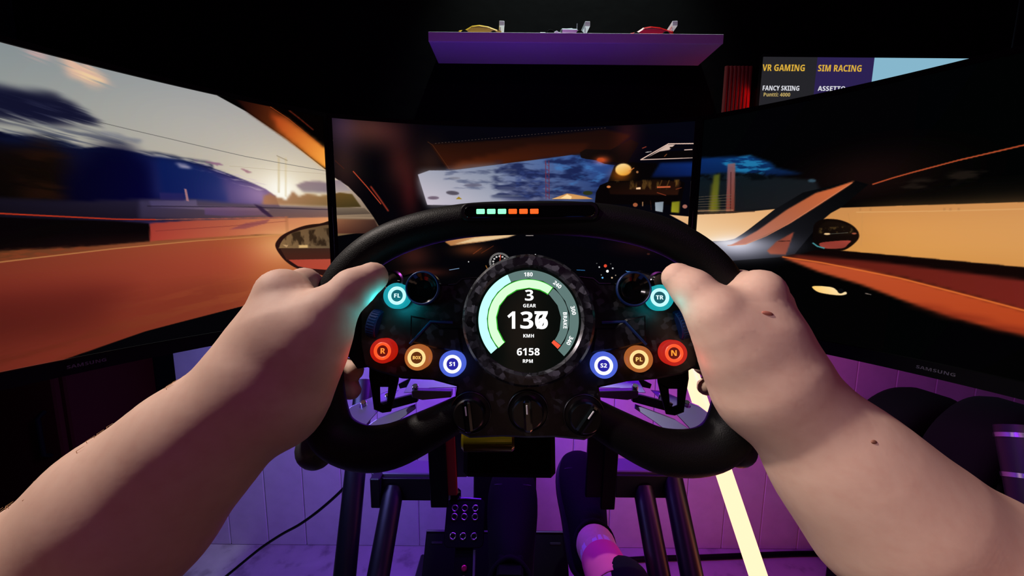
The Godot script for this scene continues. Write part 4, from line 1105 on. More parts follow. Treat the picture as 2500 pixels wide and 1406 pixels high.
	p.fill([V(0.4555, 0.6986), V(0.4554, 0.6998), V(0.4552, 0.7010), V(0.4548, 0.7020), V(0.4543, 0.7029), V(0.4537, 0.7036), V(0.4530, 0.7040), V(0.4523, 0.7041), V(0.4516, 0.7040), V(0.4509, 0.7036), V(0.4503, 0.7030), V(0.4498, 0.7021), V(0.4494, 0.7010), V(0.4491, 0.6999), V(0.4491, 0.6986), V(0.4491, 0.6974), V(0.4494, 0.6962), V(0.4498, 0.6952), V(0.4503, 0.6943), V(0.4509, 0.6937), V(0.4516, 0.6932), V(0.4523, 0.6931), V(0.4530, 0.6932), V(0.4537, 0.6936), V(0.4543, 0.6943), V(0.4548, 0.6951), V(0.4552, 0.6962), V(0.4554, 0.6973)], ["#d8d4d0"], 1, 0.9)
	p.fill([V(0.4644, 0.6943), V(0.4644, 0.6955), V(0.4641, 0.6967), V(0.4637, 0.6977), V(0.4632, 0.6986), V(0.4626, 0.6993), V(0.4619, 0.6997), V(0.4612, 0.6999), V(0.4605, 0.6997), V(0.4598, 0.6993), V(0.4592, 0.6987), V(0.4587, 0.6978), V(0.4583, 0.6968), V(0.4581, 0.6956), V(0.4580, 0.6944), V(0.4581, 0.6931), V(0.4583, 0.6920), V(0.4587, 0.6909), V(0.4592, 0.6900), V(0.4598, 0.6894), V(0.4605, 0.6890), V(0.4612, 0.6888), V(0.4619, 0.6889), V(0.4626, 0.6893), V(0.4632, 0.6900), V(0.4637, 0.6909), V(0.4641, 0.6919), V(0.4644, 0.6931)], ["#d8d4d0"], 1, 0.9)
	p.fill([V(0.4735, 0.6973), V(0.4735, 0.6985), V(0.4732, 0.6997), V(0.4728, 0.7007), V(0.4723, 0.7016), V(0.4717, 0.7023), V(0.4710, 0.7027), V(0.4703, 0.7028), V(0.4696, 0.7027), V(0.4689, 0.7023), V(0.4683, 0.7017), V(0.4678, 0.7008), V(0.4674, 0.6998), V(0.4672, 0.6986), V(0.4671, 0.6974), V(0.4672, 0.6961), V(0.4674, 0.6950), V(0.4678, 0.6939), V(0.4683, 0.6930), V(0.4689, 0.6924), V(0.4696, 0.6919), V(0.4703, 0.6918), V(0.4710, 0.6919), V(0.4717, 0.6923), V(0.4723, 0.6930), V(0.4728, 0.6938), V(0.4732, 0.6949), V(0.4735, 0.6960)], ["#d8d4d0"], 1, 0.9)
	p.fill([V(0.4808, 0.7069), V(0.4808, 0.7081), V(0.4805, 0.7093), V(0.4801, 0.7103), V(0.4796, 0.7112), V(0.4790, 0.7119), V(0.4783, 0.7123), V(0.4776, 0.7125), V(0.4769, 0.7123), V(0.4762, 0.7119), V(0.4756, 0.7113), V(0.4751, 0.7104), V(0.4747, 0.7094), V(0.4745, 0.7082), V(0.4744, 0.7070), V(0.4744, 0.7057), V(0.4747, 0.7046), V(0.4751, 0.7035), V(0.4756, 0.7026), V(0.4762, 0.7020), V(0.4769, 0.7015), V(0.4776, 0.7014), V(0.4783, 0.7015), V(0.4790, 0.7019), V(0.4796, 0.7026), V(0.4801, 0.7034), V(0.4805, 0.7045), V(0.4807, 0.7056)], ["#d8d4d0"], 1, 0.9)
	p.fill([V(0.4847, 0.7210), V(0.4847, 0.7223), V(0.4844, 0.7234), V(0.4840, 0.7245), V(0.4835, 0.7254), V(0.4829, 0.7260), V(0.4822, 0.7265), V(0.4815, 0.7266), V(0.4808, 0.7265), V(0.4801, 0.7261), V(0.4795, 0.7254), V(0.4790, 0.7246), V(0.4786, 0.7235), V(0.4784, 0.7224), V(0.4783, 0.7211), V(0.4783, 0.7199), V(0.4786, 0.7187), V(0.4790, 0.7177), V(0.4795, 0.7168), V(0.4801, 0.7161), V(0.4808, 0.7157), V(0.4815, 0.7155), V(0.4822, 0.7157), V(0.4829, 0.7161), V(0.4835, 0.7167), V(0.4840, 0.7176), V(0.4844, 0.7186), V(0.4847, 0.7198)], ["#d8d4d0"], 1, 0.9)
	p.fill([V(0.4844, 0.7367), V(0.4843, 0.7379), V(0.4841, 0.7391), V(0.4837, 0.7401), V(0.4832, 0.7410), V(0.4826, 0.7417), V(0.4819, 0.7421), V(0.4812, 0.7423), V(0.4804, 0.7421), V(0.4798, 0.7417), V(0.4791, 0.7411), V(0.4786, 0.7402), V(0.4782, 0.7392), V(0.4780, 0.7380), V(0.4779, 0.7368), V(0.4780, 0.7355), V(0.4782, 0.7343), V(0.4786, 0.7333), V(0.4791, 0.7324), V(0.4797, 0.7317), V(0.4804, 0.7313), V(0.4811, 0.7312), V(0.4819, 0.7313), V(0.4825, 0.7317), V(0.4832, 0.7323), V(0.4837, 0.7332), V(0.4841, 0.7343), V(0.4843, 0.7354)], ["#d8d4d0"], 1, 0.9)
	p.line([V(0.4608, 0.7555), V(0.4644, 0.6862)], "#e04a30", 3.2, 1, 1.0)
	p.line([V(0.4197, 0.7466), V(0.4272, 0.7744)], "#d0883c", 3, 1.2, 1.0)
	p.line([V(0.3099, 0.7720), V(0.3394, 0.7630)], "#7a9cc0", 3.2, 1, 1.0)
	p.line([V(0.6952, 0.7657), V(0.7196, 0.7670)], "#2c68a0", 3.4, 1, 1.0)
	p.line([V(0.8422, 0.7674), V(0.8700, 0.7680)], "#4a80c0", 3.8, 1, 1.0)
	p.line([V(0.8386, 0.7632), V(0.8434, 0.7696)], "#4a80c0", 3, 1, 1.0)
	p.fill([V(0.5525, 0.6893), V(0.5525, 0.6904), V(0.5523, 0.6913), V(0.5520, 0.6922), V(0.5516, 0.6930), V(0.5511, 0.6935), V(0.5506, 0.6939), V(0.5501, 0.6940), V(0.5495, 0.6939), V(0.5490, 0.6936), V(0.5485, 0.6930), V(0.5481, 0.6923), V(0.5478, 0.6914), V(0.5476, 0.6905), V(0.5476, 0.6894), V(0.5476, 0.6884), V(0.5478, 0.6874), V(0.5481, 0.6866), V(0.5485, 0.6858), V(0.5489, 0.6853), V(0.5495, 0.6849), V(0.5500, 0.6848), V(0.5506, 0.6849), V(0.5511, 0.6852), V(0.5516, 0.6858), V(0.5520, 0.6865), V(0.5523, 0.6873), V(0.5524, 0.6883)], ["#f0f0f0"], 1, 1.0)
	p.fill([V(0.5592, 0.6938), V(0.5592, 0.6950), V(0.5590, 0.6962), V(0.5586, 0.6973), V(0.5582, 0.6981), V(0.5576, 0.6988), V(0.5570, 0.6992), V(0.5563, 0.6994), V(0.5557, 0.6993), V(0.5550, 0.6989), V(0.5545, 0.6982), V(0.5540, 0.6973), V(0.5536, 0.6963), V(0.5534, 0.6951), V(0.5533, 0.6939), V(0.5534, 0.6927), V(0.5536, 0.6915), V(0.5539, 0.6905), V(0.5544, 0.6896), V(0.5549, 0.6889), V(0.5556, 0.6885), V(0.5562, 0.6883), V(0.5569, 0.6885), V(0.5575, 0.6889), V(0.5581, 0.6895), V(0.5586, 0.6904), V(0.5589, 0.6914), V(0.5592, 0.6926)], ["#f0f0f0"], 1, 1.0)
	p.fill([V(0.5723, 0.6843), V(0.5722, 0.6854), V(0.5721, 0.6863), V(0.5718, 0.6872), V(0.5714, 0.6879), V(0.5709, 0.6885), V(0.5704, 0.6888), V(0.5699, 0.6890), V(0.5693, 0.6889), V(0.5688, 0.6885), V(0.5683, 0.6880), V(0.5679, 0.6873), V(0.5676, 0.6864), V(0.5674, 0.6855), V(0.5673, 0.6844), V(0.5674, 0.6834), V(0.5676, 0.6824), V(0.5679, 0.6816), V(0.5682, 0.6808), V(0.5687, 0.6803), V(0.5692, 0.6799), V(0.5698, 0.6798), V(0.5703, 0.6799), V(0.5709, 0.6802), V(0.5713, 0.6808), V(0.5717, 0.6815), V(0.5720, 0.6823), V(0.5722, 0.6833)], ["#f0f0f0"], 1, 1.0)
	p.fill([V(0.5496, 0.6963), V(0.5496, 0.6971), V(0.5494, 0.6979), V(0.5492, 0.6986), V(0.5489, 0.6992), V(0.5485, 0.6996), V(0.5481, 0.6999), V(0.5476, 0.7000), V(0.5472, 0.6999), V(0.5468, 0.6997), V(0.5464, 0.6992), V(0.5461, 0.6987), V(0.5458, 0.6980), V(0.5457, 0.6972), V(0.5456, 0.6964), V(0.5457, 0.6956), V(0.5458, 0.6948), V(0.5460, 0.6941), V(0.5463, 0.6935), V(0.5467, 0.6930), V(0.5471, 0.6928), V(0.5476, 0.6927), V(0.5480, 0.6927), V(0.5484, 0.6930), V(0.5488, 0.6934), V(0.5491, 0.6940), V(0.5494, 0.6947), V(0.5495, 0.6955)], ["#a0a0a0"], 1, 1.0)
	p.fill([V(0.5942, 0.7068), V(0.5941, 0.7076), V(0.5940, 0.7083), V(0.5938, 0.7090), V(0.5935, 0.7095), V(0.5932, 0.7099), V(0.5928, 0.7102), V(0.5924, 0.7103), V(0.5919, 0.7102), V(0.5915, 0.7100), V(0.5912, 0.7096), V(0.5909, 0.7090), V(0.5907, 0.7084), V(0.5905, 0.7077), V(0.5905, 0.7069), V(0.5905, 0.7061), V(0.5906, 0.7054), V(0.5908, 0.7047), V(0.5911, 0.7042), V(0.5915, 0.7038), V(0.5919, 0.7035), V(0.5923, 0.7034), V(0.5927, 0.7035), V(0.5931, 0.7037), V(0.5934, 0.7041), V(0.5937, 0.7047), V(0.5940, 0.7053), V(0.5941, 0.7060)], ["#808080"], 1, 1.0)
	p.fill([V(0.3698, 0.7261), V(0.3697, 0.7270), V(0.3696, 0.7277), V(0.3694, 0.7284), V(0.3690, 0.7290), V(0.3687, 0.7295), V(0.3682, 0.7297), V(0.3678, 0.7298), V(0.3674, 0.7297), V(0.3670, 0.7295), V(0.3666, 0.7290), V(0.3663, 0.7284), V(0.3660, 0.7277), V(0.3659, 0.7270), V(0.3658, 0.7262), V(0.3659, 0.7253), V(0.3660, 0.7246), V(0.3663, 0.7239), V(0.3666, 0.7233), V(0.3670, 0.7228), V(0.3674, 0.7226), V(0.3678, 0.7225), V(0.3683, 0.7226), V(0.3687, 0.7228), V(0.3691, 0.7233), V(0.3694, 0.7239), V(0.3696, 0.7245), V(0.3697, 0.7253)], ["#d0d0d0"], 1, 1.0)
	p.fill([V(0.7839, 0.7390), V(0.7838, 0.7410), V(0.7835, 0.7429), V(0.7830, 0.7446), V(0.7822, 0.7461), V(0.7814, 0.7472), V(0.7804, 0.7480), V(0.7793, 0.7482), V(0.7783, 0.7481), V(0.7772, 0.7474), V(0.7763, 0.7464), V(0.7755, 0.7450), V(0.7749, 0.7433), V(0.7745, 0.7414), V(0.7744, 0.7394), V(0.7744, 0.7374), V(0.7748, 0.7354), V(0.7753, 0.7337), V(0.7760, 0.7322), V(0.7769, 0.7311), V(0.7779, 0.7304), V(0.7789, 0.7301), V(0.7800, 0.7303), V(0.7810, 0.7309), V(0.7819, 0.7320), V(0.7827, 0.7334), V(0.7833, 0.7350), V(0.7837, 0.7369)], ["#e04830"], 1, 1.0)
	p.fill([V(0.7638, 0.7467), V(0.7637, 0.7477), V(0.7636, 0.7487), V(0.7633, 0.7496), V(0.7629, 0.7503), V(0.7625, 0.7509), V(0.7620, 0.7512), V(0.7615, 0.7514), V(0.7609, 0.7513), V(0.7604, 0.7510), V(0.7600, 0.7504), V(0.7596, 0.7497), V(0.7593, 0.7489), V(0.7591, 0.7479), V(0.7590, 0.7469), V(0.7590, 0.7459), V(0.7592, 0.7449), V(0.7594, 0.7441), V(0.7598, 0.7433), V(0.7603, 0.7428), V(0.7608, 0.7424), V(0.7613, 0.7423), V(0.7618, 0.7424), V(0.7623, 0.7427), V(0.7628, 0.7432), V(0.7632, 0.7439), V(0.7635, 0.7447), V(0.7637, 0.7457)], ["#d0d0d0"], 1, 1.0)
	p.fill([V(0.7897, 0.7681), V(0.7897, 0.7699), V(0.7894, 0.7715), V(0.7890, 0.7730), V(0.7884, 0.7742), V(0.7876, 0.7752), V(0.7868, 0.7758), V(0.7859, 0.7761), V(0.7850, 0.7759), V(0.7841, 0.7754), V(0.7833, 0.7745), V(0.7827, 0.7733), V(0.7821, 0.7719), V(0.7818, 0.7703), V(0.7817, 0.7686), V(0.7817, 0.7668), V(0.7820, 0.7652), V(0.7824, 0.7637), V(0.7831, 0.7624), V(0.7838, 0.7615), V(0.7846, 0.7609), V(0.7855, 0.7606), V(0.7864, 0.7608), V(0.7873, 0.7613), V(0.7881, 0.7622), V(0.7888, 0.7634), V(0.7893, 0.7648), V(0.7896, 0.7664)], ["#ffffff"], 1, 1.0)
	p.fill([V(0.8034, 0.7516), V(0.8033, 0.7527), V(0.8031, 0.7537), V(0.8029, 0.7547), V(0.8025, 0.7555), V(0.8020, 0.7561), V(0.8014, 0.7565), V(0.8009, 0.7567), V(0.8003, 0.7566), V(0.7997, 0.7562), V(0.7992, 0.7557), V(0.7988, 0.7549), V(0.7985, 0.7540), V(0.7983, 0.7529), V(0.7982, 0.7518), V(0.7982, 0.7507), V(0.7984, 0.7497), V(0.7987, 0.7487), V(0.7991, 0.7479), V(0.7995, 0.7473), V(0.8001, 0.7469), V(0.8006, 0.7467), V(0.8012, 0.7468), V(0.8018, 0.7472), V(0.8023, 0.7477), V(0.8027, 0.7485), V(0.8031, 0.7494), V(0.8033, 0.7505)], ["#c0c0c0"], 1, 1.0)
	p.fill([V(0.7750, 0.8054), V(0.7750, 0.8066), V(0.7748, 0.8078), V(0.7745, 0.8089), V(0.7741, 0.8097), V(0.7735, 0.8104), V(0.7729, 0.8109), V(0.7723, 0.8110), V(0.7716, 0.8109), V(0.7710, 0.8106), V(0.7705, 0.8099), V(0.7700, 0.8091), V(0.7696, 0.8081), V(0.7694, 0.8069), V(0.7693, 0.8057), V(0.7693, 0.8045), V(0.7695, 0.8033), V(0.7699, 0.8023), V(0.7703, 0.8014), V(0.7708, 0.8007), V(0.7714, 0.8003), V(0.7721, 0.8001), V(0.7727, 0.8002), V(0.7733, 0.8006), V(0.7739, 0.8012), V(0.7743, 0.8020), V(0.7747, 0.8030), V(0.7749, 0.8042)], ["#60a8e0"], 1, 1.0)
	p.fill([V(0.8022, 0.8038), V(0.8021, 0.8049), V(0.8020, 0.8060), V(0.8017, 0.8070), V(0.8013, 0.8078), V(0.8008, 0.8084), V(0.8003, 0.8088), V(0.7997, 0.8090), V(0.7991, 0.8089), V(0.7985, 0.8085), V(0.7980, 0.8080), V(0.7976, 0.8072), V(0.7973, 0.8063), V(0.7971, 0.8052), V(0.7970, 0.8041), V(0.7970, 0.8030), V(0.7972, 0.8019), V(0.7975, 0.8010), V(0.7979, 0.8002), V(0.7983, 0.7995), V(0.7989, 0.7991), V(0.7995, 0.7990), V(0.8000, 0.7991), V(0.8006, 0.7994), V(0.8011, 0.8000), V(0.8015, 0.8007), V(0.8019, 0.8017), V(0.8021, 0.8027)], ["#d0b090"], 1, 1.0)
	p.fill([V(0.7702, 0.7897), V(0.7701, 0.7905), V(0.7700, 0.7913), V(0.7698, 0.7920), V(0.7695, 0.7926), V(0.7692, 0.7930), V(0.7688, 0.7933), V(0.7683, 0.7934), V(0.7679, 0.7934), V(0.7675, 0.7931), V(0.7671, 0.7927), V(0.7668, 0.7921), V(0.7666, 0.7915), V(0.7664, 0.7907), V(0.7663, 0.7899), V(0.7664, 0.7891), V(0.7665, 0.7883), V(0.7667, 0.7876), V(0.7670, 0.7870), V(0.7674, 0.7865), V(0.7678, 0.7862), V(0.7682, 0.7861), V(0.7686, 0.7862), V(0.7690, 0.7864), V(0.7694, 0.7869), V(0.7697, 0.7874), V(0.7699, 0.7881), V(0.7701, 0.7889)], ["#707070"], 1, 1.0)
	p.fill([V(0.8118, 0.7896), V(0.8118, 0.7904), V(0.8116, 0.7912), V(0.8114, 0.7919), V(0.8111, 0.7925), V(0.8108, 0.7929), V(0.8104, 0.7932), V(0.8100, 0.7933), V(0.8096, 0.7933), V(0.8092, 0.7930), V(0.8088, 0.7926), V(0.8085, 0.7921), V(0.8082, 0.7914), V(0.8081, 0.7906), V(0.8080, 0.7898), V(0.8080, 0.7890), V(0.8082, 0.7882), V(0.8084, 0.7875), V(0.8087, 0.7869), V(0.8090, 0.7865), V(0.8094, 0.7862), V(0.8098, 0.7861), V(0.8102, 0.7861), V(0.8106, 0.7864), V(0.8110, 0.7868), V(0.8113, 0.7874), V(0.8116, 0.7880), V(0.8117, 0.7888)], ["#908070"], 1, 1.0)
	p.fill([V(0.7961, 0.7271), V(0.7960, 0.7278), V(0.7959, 0.7286), V(0.7957, 0.7292), V(0.7955, 0.7298), V(0.7951, 0.7302), V(0.7948, 0.7304), V(0.7944, 0.7305), V(0.7940, 0.7305), V(0.7936, 0.7302), V(0.7932, 0.7299), V(0.7930, 0.7293), V(0.7927, 0.7287), V(0.7926, 0.7280), V(0.7925, 0.7272), V(0.7925, 0.7265), V(0.7927, 0.7258), V(0.7929, 0.7251), V(0.7931, 0.7246), V(0.7935, 0.7241), V(0.7938, 0.7239), V(0.7942, 0.7238), V(0.7946, 0.7238), V(0.7950, 0.7241), V(0.7953, 0.7245), V(0.7956, 0.7250), V(0.7959, 0.7256), V(0.7960, 0.7263)], ["#505050"], 1, 1.0)
	p.fill([V(0.7556, 0.7266), V(0.7555, 0.7274), V(0.7554, 0.7281), V(0.7552, 0.7288), V(0.7550, 0.7293), V(0.7546, 0.7297), V(0.7542, 0.7300), V(0.7538, 0.7301), V(0.7534, 0.7300), V(0.7531, 0.7298), V(0.7527, 0.7294), V(0.7524, 0.7289), V(0.7522, 0.7282), V(0.7520, 0.7275), V(0.7520, 0.7268), V(0.7520, 0.7260), V(0.7521, 0.7253), V(0.7523, 0.7246), V(0.7526, 0.7241), V(0.7529, 0.7237), V(0.7533, 0.7234), V(0.7537, 0.7233), V(0.7541, 0.7234), V(0.7545, 0.7236), V(0.7548, 0.7240), V(0.7551, 0.7245), V(0.7554, 0.7251), V(0.7555, 0.7259)], ["#505050"], 1, 1.0)
	p.glow(V(0.8720, 0.6260), 0.0683, 0.0440, "#200a08", 0.7)
	p.fill([V(0.9037, 0.6686), V(0.9036, 0.6696), V(0.9033, 0.6705), V(0.9028, 0.6714), V(0.9021, 0.6721), V(0.9013, 0.6727), V(0.9004, 0.6731), V(0.8994, 0.6732), V(0.8983, 0.6732), V(0.8974, 0.6729), V(0.8965, 0.6724), V(0.8958, 0.6717), V(0.8952, 0.6709), V(0.8949, 0.6700), V(0.8947, 0.6690), V(0.8948, 0.6680), V(0.8951, 0.6671), V(0.8956, 0.6662), V(0.8963, 0.6655), V(0.8972, 0.6650), V(0.8981, 0.6646), V(0.8991, 0.6644), V(0.9001, 0.6645), V(0.9011, 0.6648), V(0.9019, 0.6653), V(0.9027, 0.6659), V(0.9032, 0.6667), V(0.9036, 0.6677)], ["#4a241c"], 1.5, 0.8)

func paint_right(p: Painter) -> void:
	p.fill([V(-0.0485, -0.1975), V(0.7875, -0.1504), V(0.8803, 1.1275), V(0.0017, 1.1883)], ["#020305", "#010101", "#020202", "#010101"], 1, 1.0)
	p.glow(V(0.3554, 0.3293), 0.1093, 0.0936, "#180a08", 0.8)
	p.fill([V(-0.0133, 0.1797), V(0.0891, 0.1930), V(0.1177, 0.1956), V(0.1649, 0.2348), V(0.1794, 0.2627), V(0.2356, 0.2976), V(0.1407, 0.2956), V(-0.0092, 0.2892)], ["#0a2a66", "#0f4a86", "#081a44", "#0a1c40"], 8, 0.95)
	p.cloud([V(0.0501, 0.2040), V(0.1177, 0.1956), V(0.1745, 0.2511), V(0.1493, 0.2842), V(0.0725, 0.2619)], "#1f78a8", 5, 0.9, V(9, 18), 0.0, 61, 0.3)
	p.fill([V(-0.0079, 0.2651), V(0.0824, 0.2636), V(0.1588, 0.2949), V(0.2611, 0.3290), V(0.2801, 0.3986), V(0.1837, 0.4465), V(-0.0007, 0.4576)], ["#0c1820", "#141a1e", "#151618", "#1c1c20"], 8, 0.95)
	p.cloud([V(-0.0081, 0.2590), V(0.1846, 0.2814), V(0.1686, 0.3145), V(-0.0070, 0.2894)], "#05080c", 6, 0.9, V(12, 10), 0.0, 62, 0)
	p.fill([V(0.0320, 0.3145), V(0.0345, 0.2714), V(0.0486, 0.2658), V(0.0539, 0.4476), V(0.0310, 0.4486)], ["#4a5018", "#5a6420", "#8a7a20", "#5c6018"], 6, 0.95)
	p.fill([V(0.0669, 0.2226), V(0.0855, 0.2224), V(0.0932, 0.4494), V(0.0722, 0.4484)], ["#7a5a68", "#8a5048", "#a04a38", "#7a3a2c"], 4, 0.9)
	p.line([V(0.0765, 0.2626), V(0.0833, 0.4489)], "#3a1a1c", 3, 2, 0.9)
	p.line([V(-0.0017, 0.3734), V(0.0819, 0.3691)], "#6a5a4a", 1.8, 0.8, 0.85)
	p.line([V(-0.0012, 0.3857), V(0.0825, 0.3827)], "#6a5a4a", 1.8, 0.8, 0.85)
	p.line([V(-0.0008, 0.3980), V(0.0831, 0.3963)], "#6a5a4a", 1.8, 0.8, 0.85)
	p.line([V(-0.0003, 0.4103), V(0.0836, 0.4100)], "#6a5a4a", 1.8, 0.8, 0.85)
	p.line([V(0.0002, 0.4226), V(0.0842, 0.4236)], "#6a5a4a", 1.8, 0.8, 0.85)
	p.line([V(0.0006, 0.4350), V(0.0848, 0.4373)], "#6a5a4a", 1.8, 0.8, 0.85)
	p.line([V(0.0011, 0.4473), V(0.0854, 0.4510)], "#6a5a4a", 1.8, 0.8, 0.85)
	p.line([V(-0.0012, 0.4431), V(0.0900, 0.4434)], "#c09068", 3, 1.2, 0.9)
	p.fill([V(0.2627, 0.3310), V(0.2626, 0.3325), V(0.2621, 0.3338), V(0.2612, 0.3349), V(0.2600, 0.3358), V(0.2586, 0.3364), V(0.2569, 0.3366), V(0.2552, 0.3365), V(0.2534, 0.3361), V(0.2517, 0.3353), V(0.2501, 0.3343), V(0.2488, 0.3330), V(0.2478, 0.3315), V(0.2471, 0.3300), V(0.2468, 0.3284), V(0.2469, 0.3270), V(0.2475, 0.3256), V(0.2483, 0.3245), V(0.2496, 0.3236), V(0.2510, 0.3230), V(0.2527, 0.3228), V(0.2545, 0.3229), V(0.2562, 0.3234), V(0.2579, 0.3242), V(0.2595, 0.3252), V(0.2608, 0.3265), V(0.2618, 0.3279), V(0.2625, 0.3295)], ["#3c5a6c"], 3, 0.8)
	p.fill([V(-0.0137, 0.4613), V(0.0906, 0.4571), V(0.1861, 0.4431), V(0.1501, 0.5027), V(0.1046, 0.5783), V(0.0761, 0.5914), V(-0.0086, 0.5996)], ["#e8b98a", "#e0a870", "#f8d8a8", "#ecc090"], 1.5, 1.0)
	p.line([V(-0.0030, 0.4554), V(0.1002, 0.4517), V(0.1403, 0.4517)], "#4a3428", 4, 1.5, 0.9)
	p.fill([V(0.1861, 0.4431), V(0.2396, 0.3770), V(0.3320, 0.3408), V(0.3572, 0.3605), V(0.3141, 0.4462), V(0.2885, 0.4863), V(0.2716, 0.5337), V(0.2362, 0.6411), V(0.2026, 0.6591), V(0.0494, 0.6995), V(0.0455, 0.6010), V(0.0913, 0.5907), V(0.1327, 0.5350)], ["#08090c", "#050506", "#3c3c48", "#0a0a0c"], 2, 1.0)
	p.glow(V(0.1022, 0.6139), 0.0693, 0.0514, "#b8b8cc", 0.95)
	p.glow(V(0.0866, 0.5989), 0.0503, 0.0199, "#d8d0dc", 0.7)
	p.glow(V(0.1824, 0.6087), 0.0629, 0.0410, "#50505e", 0.6)
	p.fill([V(0.3328, 0.3425), V(0.3245, 0.3586), V(0.2741, 0.4316), V(0.2187, 0.5091), V(0.1712, 0.5626), V(0.1262, 0.6046), V(0.0872, 0.6148), V(0.1063, 0.5939), V(0.1517, 0.5386), V(0.2098, 0.4480), V(0.2645, 0.3817), V(0.2936, 0.3671)], ["#7a3a20", "#d86c3c", "#c88a80", "#a05838"], 3, 1.0)
	p.line([V(0.3290, 0.3498), V(0.2740, 0.4282), V(0.2186, 0.5073), V(0.1713, 0.5644), V(0.1262, 0.6046), V(0.0831, 0.6131)], "#e08860", 3, 1.2, 0.8)
	p.fill([V(0.1762, 0.6317), V(0.1949, 0.5895), V(0.2298, 0.5447), V(0.2226, 0.6061), V(0.2177, 0.6465), V(0.1841, 0.6460)], ["#5a2a20", "#a04a38", "#b0604a", "#8a4436"], 2.5, 0.95)
	p.line([V(0.1992, 0.5874), V(0.2232, 0.5844)], "#3a1c18", 3, 2, 1.0)
	p.fill([V(0.2850, 0.4912), V(0.2974, 0.4666), V(0.3141, 0.4462), V(0.4135, 0.4459), V(0.5700, 0.4482), V(0.8316, 0.4584), V(0.8497, 0.7069), V(0.5829, 0.6478), V(0.3286, 0.6205), V(0.3143, 0.6167)], ["#c98a4e", "#d09058", "#dc9848", "#c88848"], 1.5, 1.0)
	p.fill([V(0.3426, 0.4689), V(0.5709, 0.4631), V(0.7150, 0.4706), V(0.7255, 0.6214), V(0.5818, 0.6315), V(0.3903, 0.5947)], ["#d89450", "#d49a60", "#e4a052", "#d49858"], 40, 0.9)
	p.line([V(0.4752, 0.4594), V(0.4757, 0.4678)], "#b07a48", 5, 2, 0.5)
	p.line([V(0.3485, 0.4502), V(0.3490, 0.4597)], "#b07a48", 5, 2, 0.5)
	p.line([V(0.3656, 0.4514), V(0.3661, 0.4607)], "#b07a48", 5, 2, 0.5)
	p.line([V(0.4833, 0.4600), V(0.4838, 0.4683)], "#b07a48", 5, 2, 0.5)
	p.line([V(0.4940, 0.4608), V(0.4945, 0.4690)], "#b07a48", 5, 2, 0.5)
	p.line([V(0.3424, 0.4657), V(0.4730, 0.4690), V(0.5713, 0.4693)], "#eab878", 2.5, 2, 0.6)
	p.line([V(0.3283, 0.4681), V(0.3376, 0.5331)], "#b88048", 2, 1.5, 0.5)
	p.line([V(0.3530, 0.4694), V(0.3580, 0.5970)], "#c08a50", 2, 1.5, 0.4)
	p.fill([V(0.2676, 0.5337), V(0.2676, 0.5268), V(0.2677, 0.5211), V(0.2681, 0.5164), V(0.2689, 0.5121), V(0.2702, 0.5079), V(0.2722, 0.5037), V(0.2745, 0.4996), V(0.2773, 0.4959), V(0.2808, 0.4931), V(0.2850, 0.4912), V(0.2902, 0.4904), V(0.2963, 0.4905), V(0.3029, 0.4913), V(0.3094, 0.4930), V(0.3153, 0.4954), V(0.3207, 0.4987), V(0.3260, 0.5028), V(0.3311, 0.5077), V(0.3356, 0.5130), V(0.3396, 0.5186), V(0.3431, 0.5247), V(0.3462, 0.5315), V(0.3488, 0.5386), V(0.3507, 0.5457), V(0.3520, 0.5523), V(0.3526, 0.5583), V(0.3525, 0.5640), V(0.3518, 0.5696), V(0.3506, 0.5754), V(0.3487, 0.5814), V(0.3461, 0.5883), V(0.3428, 0.5959), V(0.3389, 0.6035), V(0.3347, 0.6103), V(0.3305, 0.6154), V(0.3262, 0.6186), V(0.3216, 0.6204), V(0.3168, 0.6212), V(0.3119, 0.6212), V(0.3070, 0.6207), V(0.3019, 0.6197), V(0.2965, 0.6179), V(0.2911, 0.6154), V(0.2860, 0.6124), V(0.2818, 0.6091), V(0.2783, 0.6056), V(0.2754, 0.6019), V(0.2730, 0.5976), V(0.2710, 0.5923), V(0.2695, 0.5856), V(0.2683, 0.5766), V(0.2677, 0.5656), V(0.2675, 0.5539), V(0.2675, 0.5429)], ["#0a0504", "#140a06", "#0a0404", "#140a06"], 1.5, 1.0)
	p.fill([V(0.2757, 0.5371), V(0.2770, 0.5301), V(0.2792, 0.5221), V(0.2821, 0.5143), V(0.2855, 0.5077), V(0.2894, 0.5031), V(0.2940, 0.5010), V(0.2994, 0.5005), V(0.3051, 0.5013), V(0.3107, 0.5030), V(0.3158, 0.5053), V(0.3206, 0.5083), V(0.3253, 0.5123), V(0.3297, 0.5169), V(0.3338, 0.5218), V(0.3372, 0.5267), V(0.3411, 0.5318), V(0.3455, 0.5374), V(0.3489, 0.5430), V(0.3500, 0.5481), V(0.3471, 0.5524), V(0.3383, 0.5562), V(0.3241, 0.5599), V(0.3076, 0.5629), V(0.2920, 0.5646), V(0.2810, 0.5644), V(0.2755, 0.5616), V(0.2733, 0.5567), V(0.2733, 0.5504), V(0.2745, 0.5436)], ["#120a06", "#1c120a", "#0a0504", "#160c08"], 3, 1.0)
	p.cloud([V(0.2791, 0.5268), V(0.3383, 0.5202), V(0.3454, 0.5460), V(0.2803, 0.5507)], "#5a4420", 3, 0.8, V(30, 14), 0.15, 71, 0)
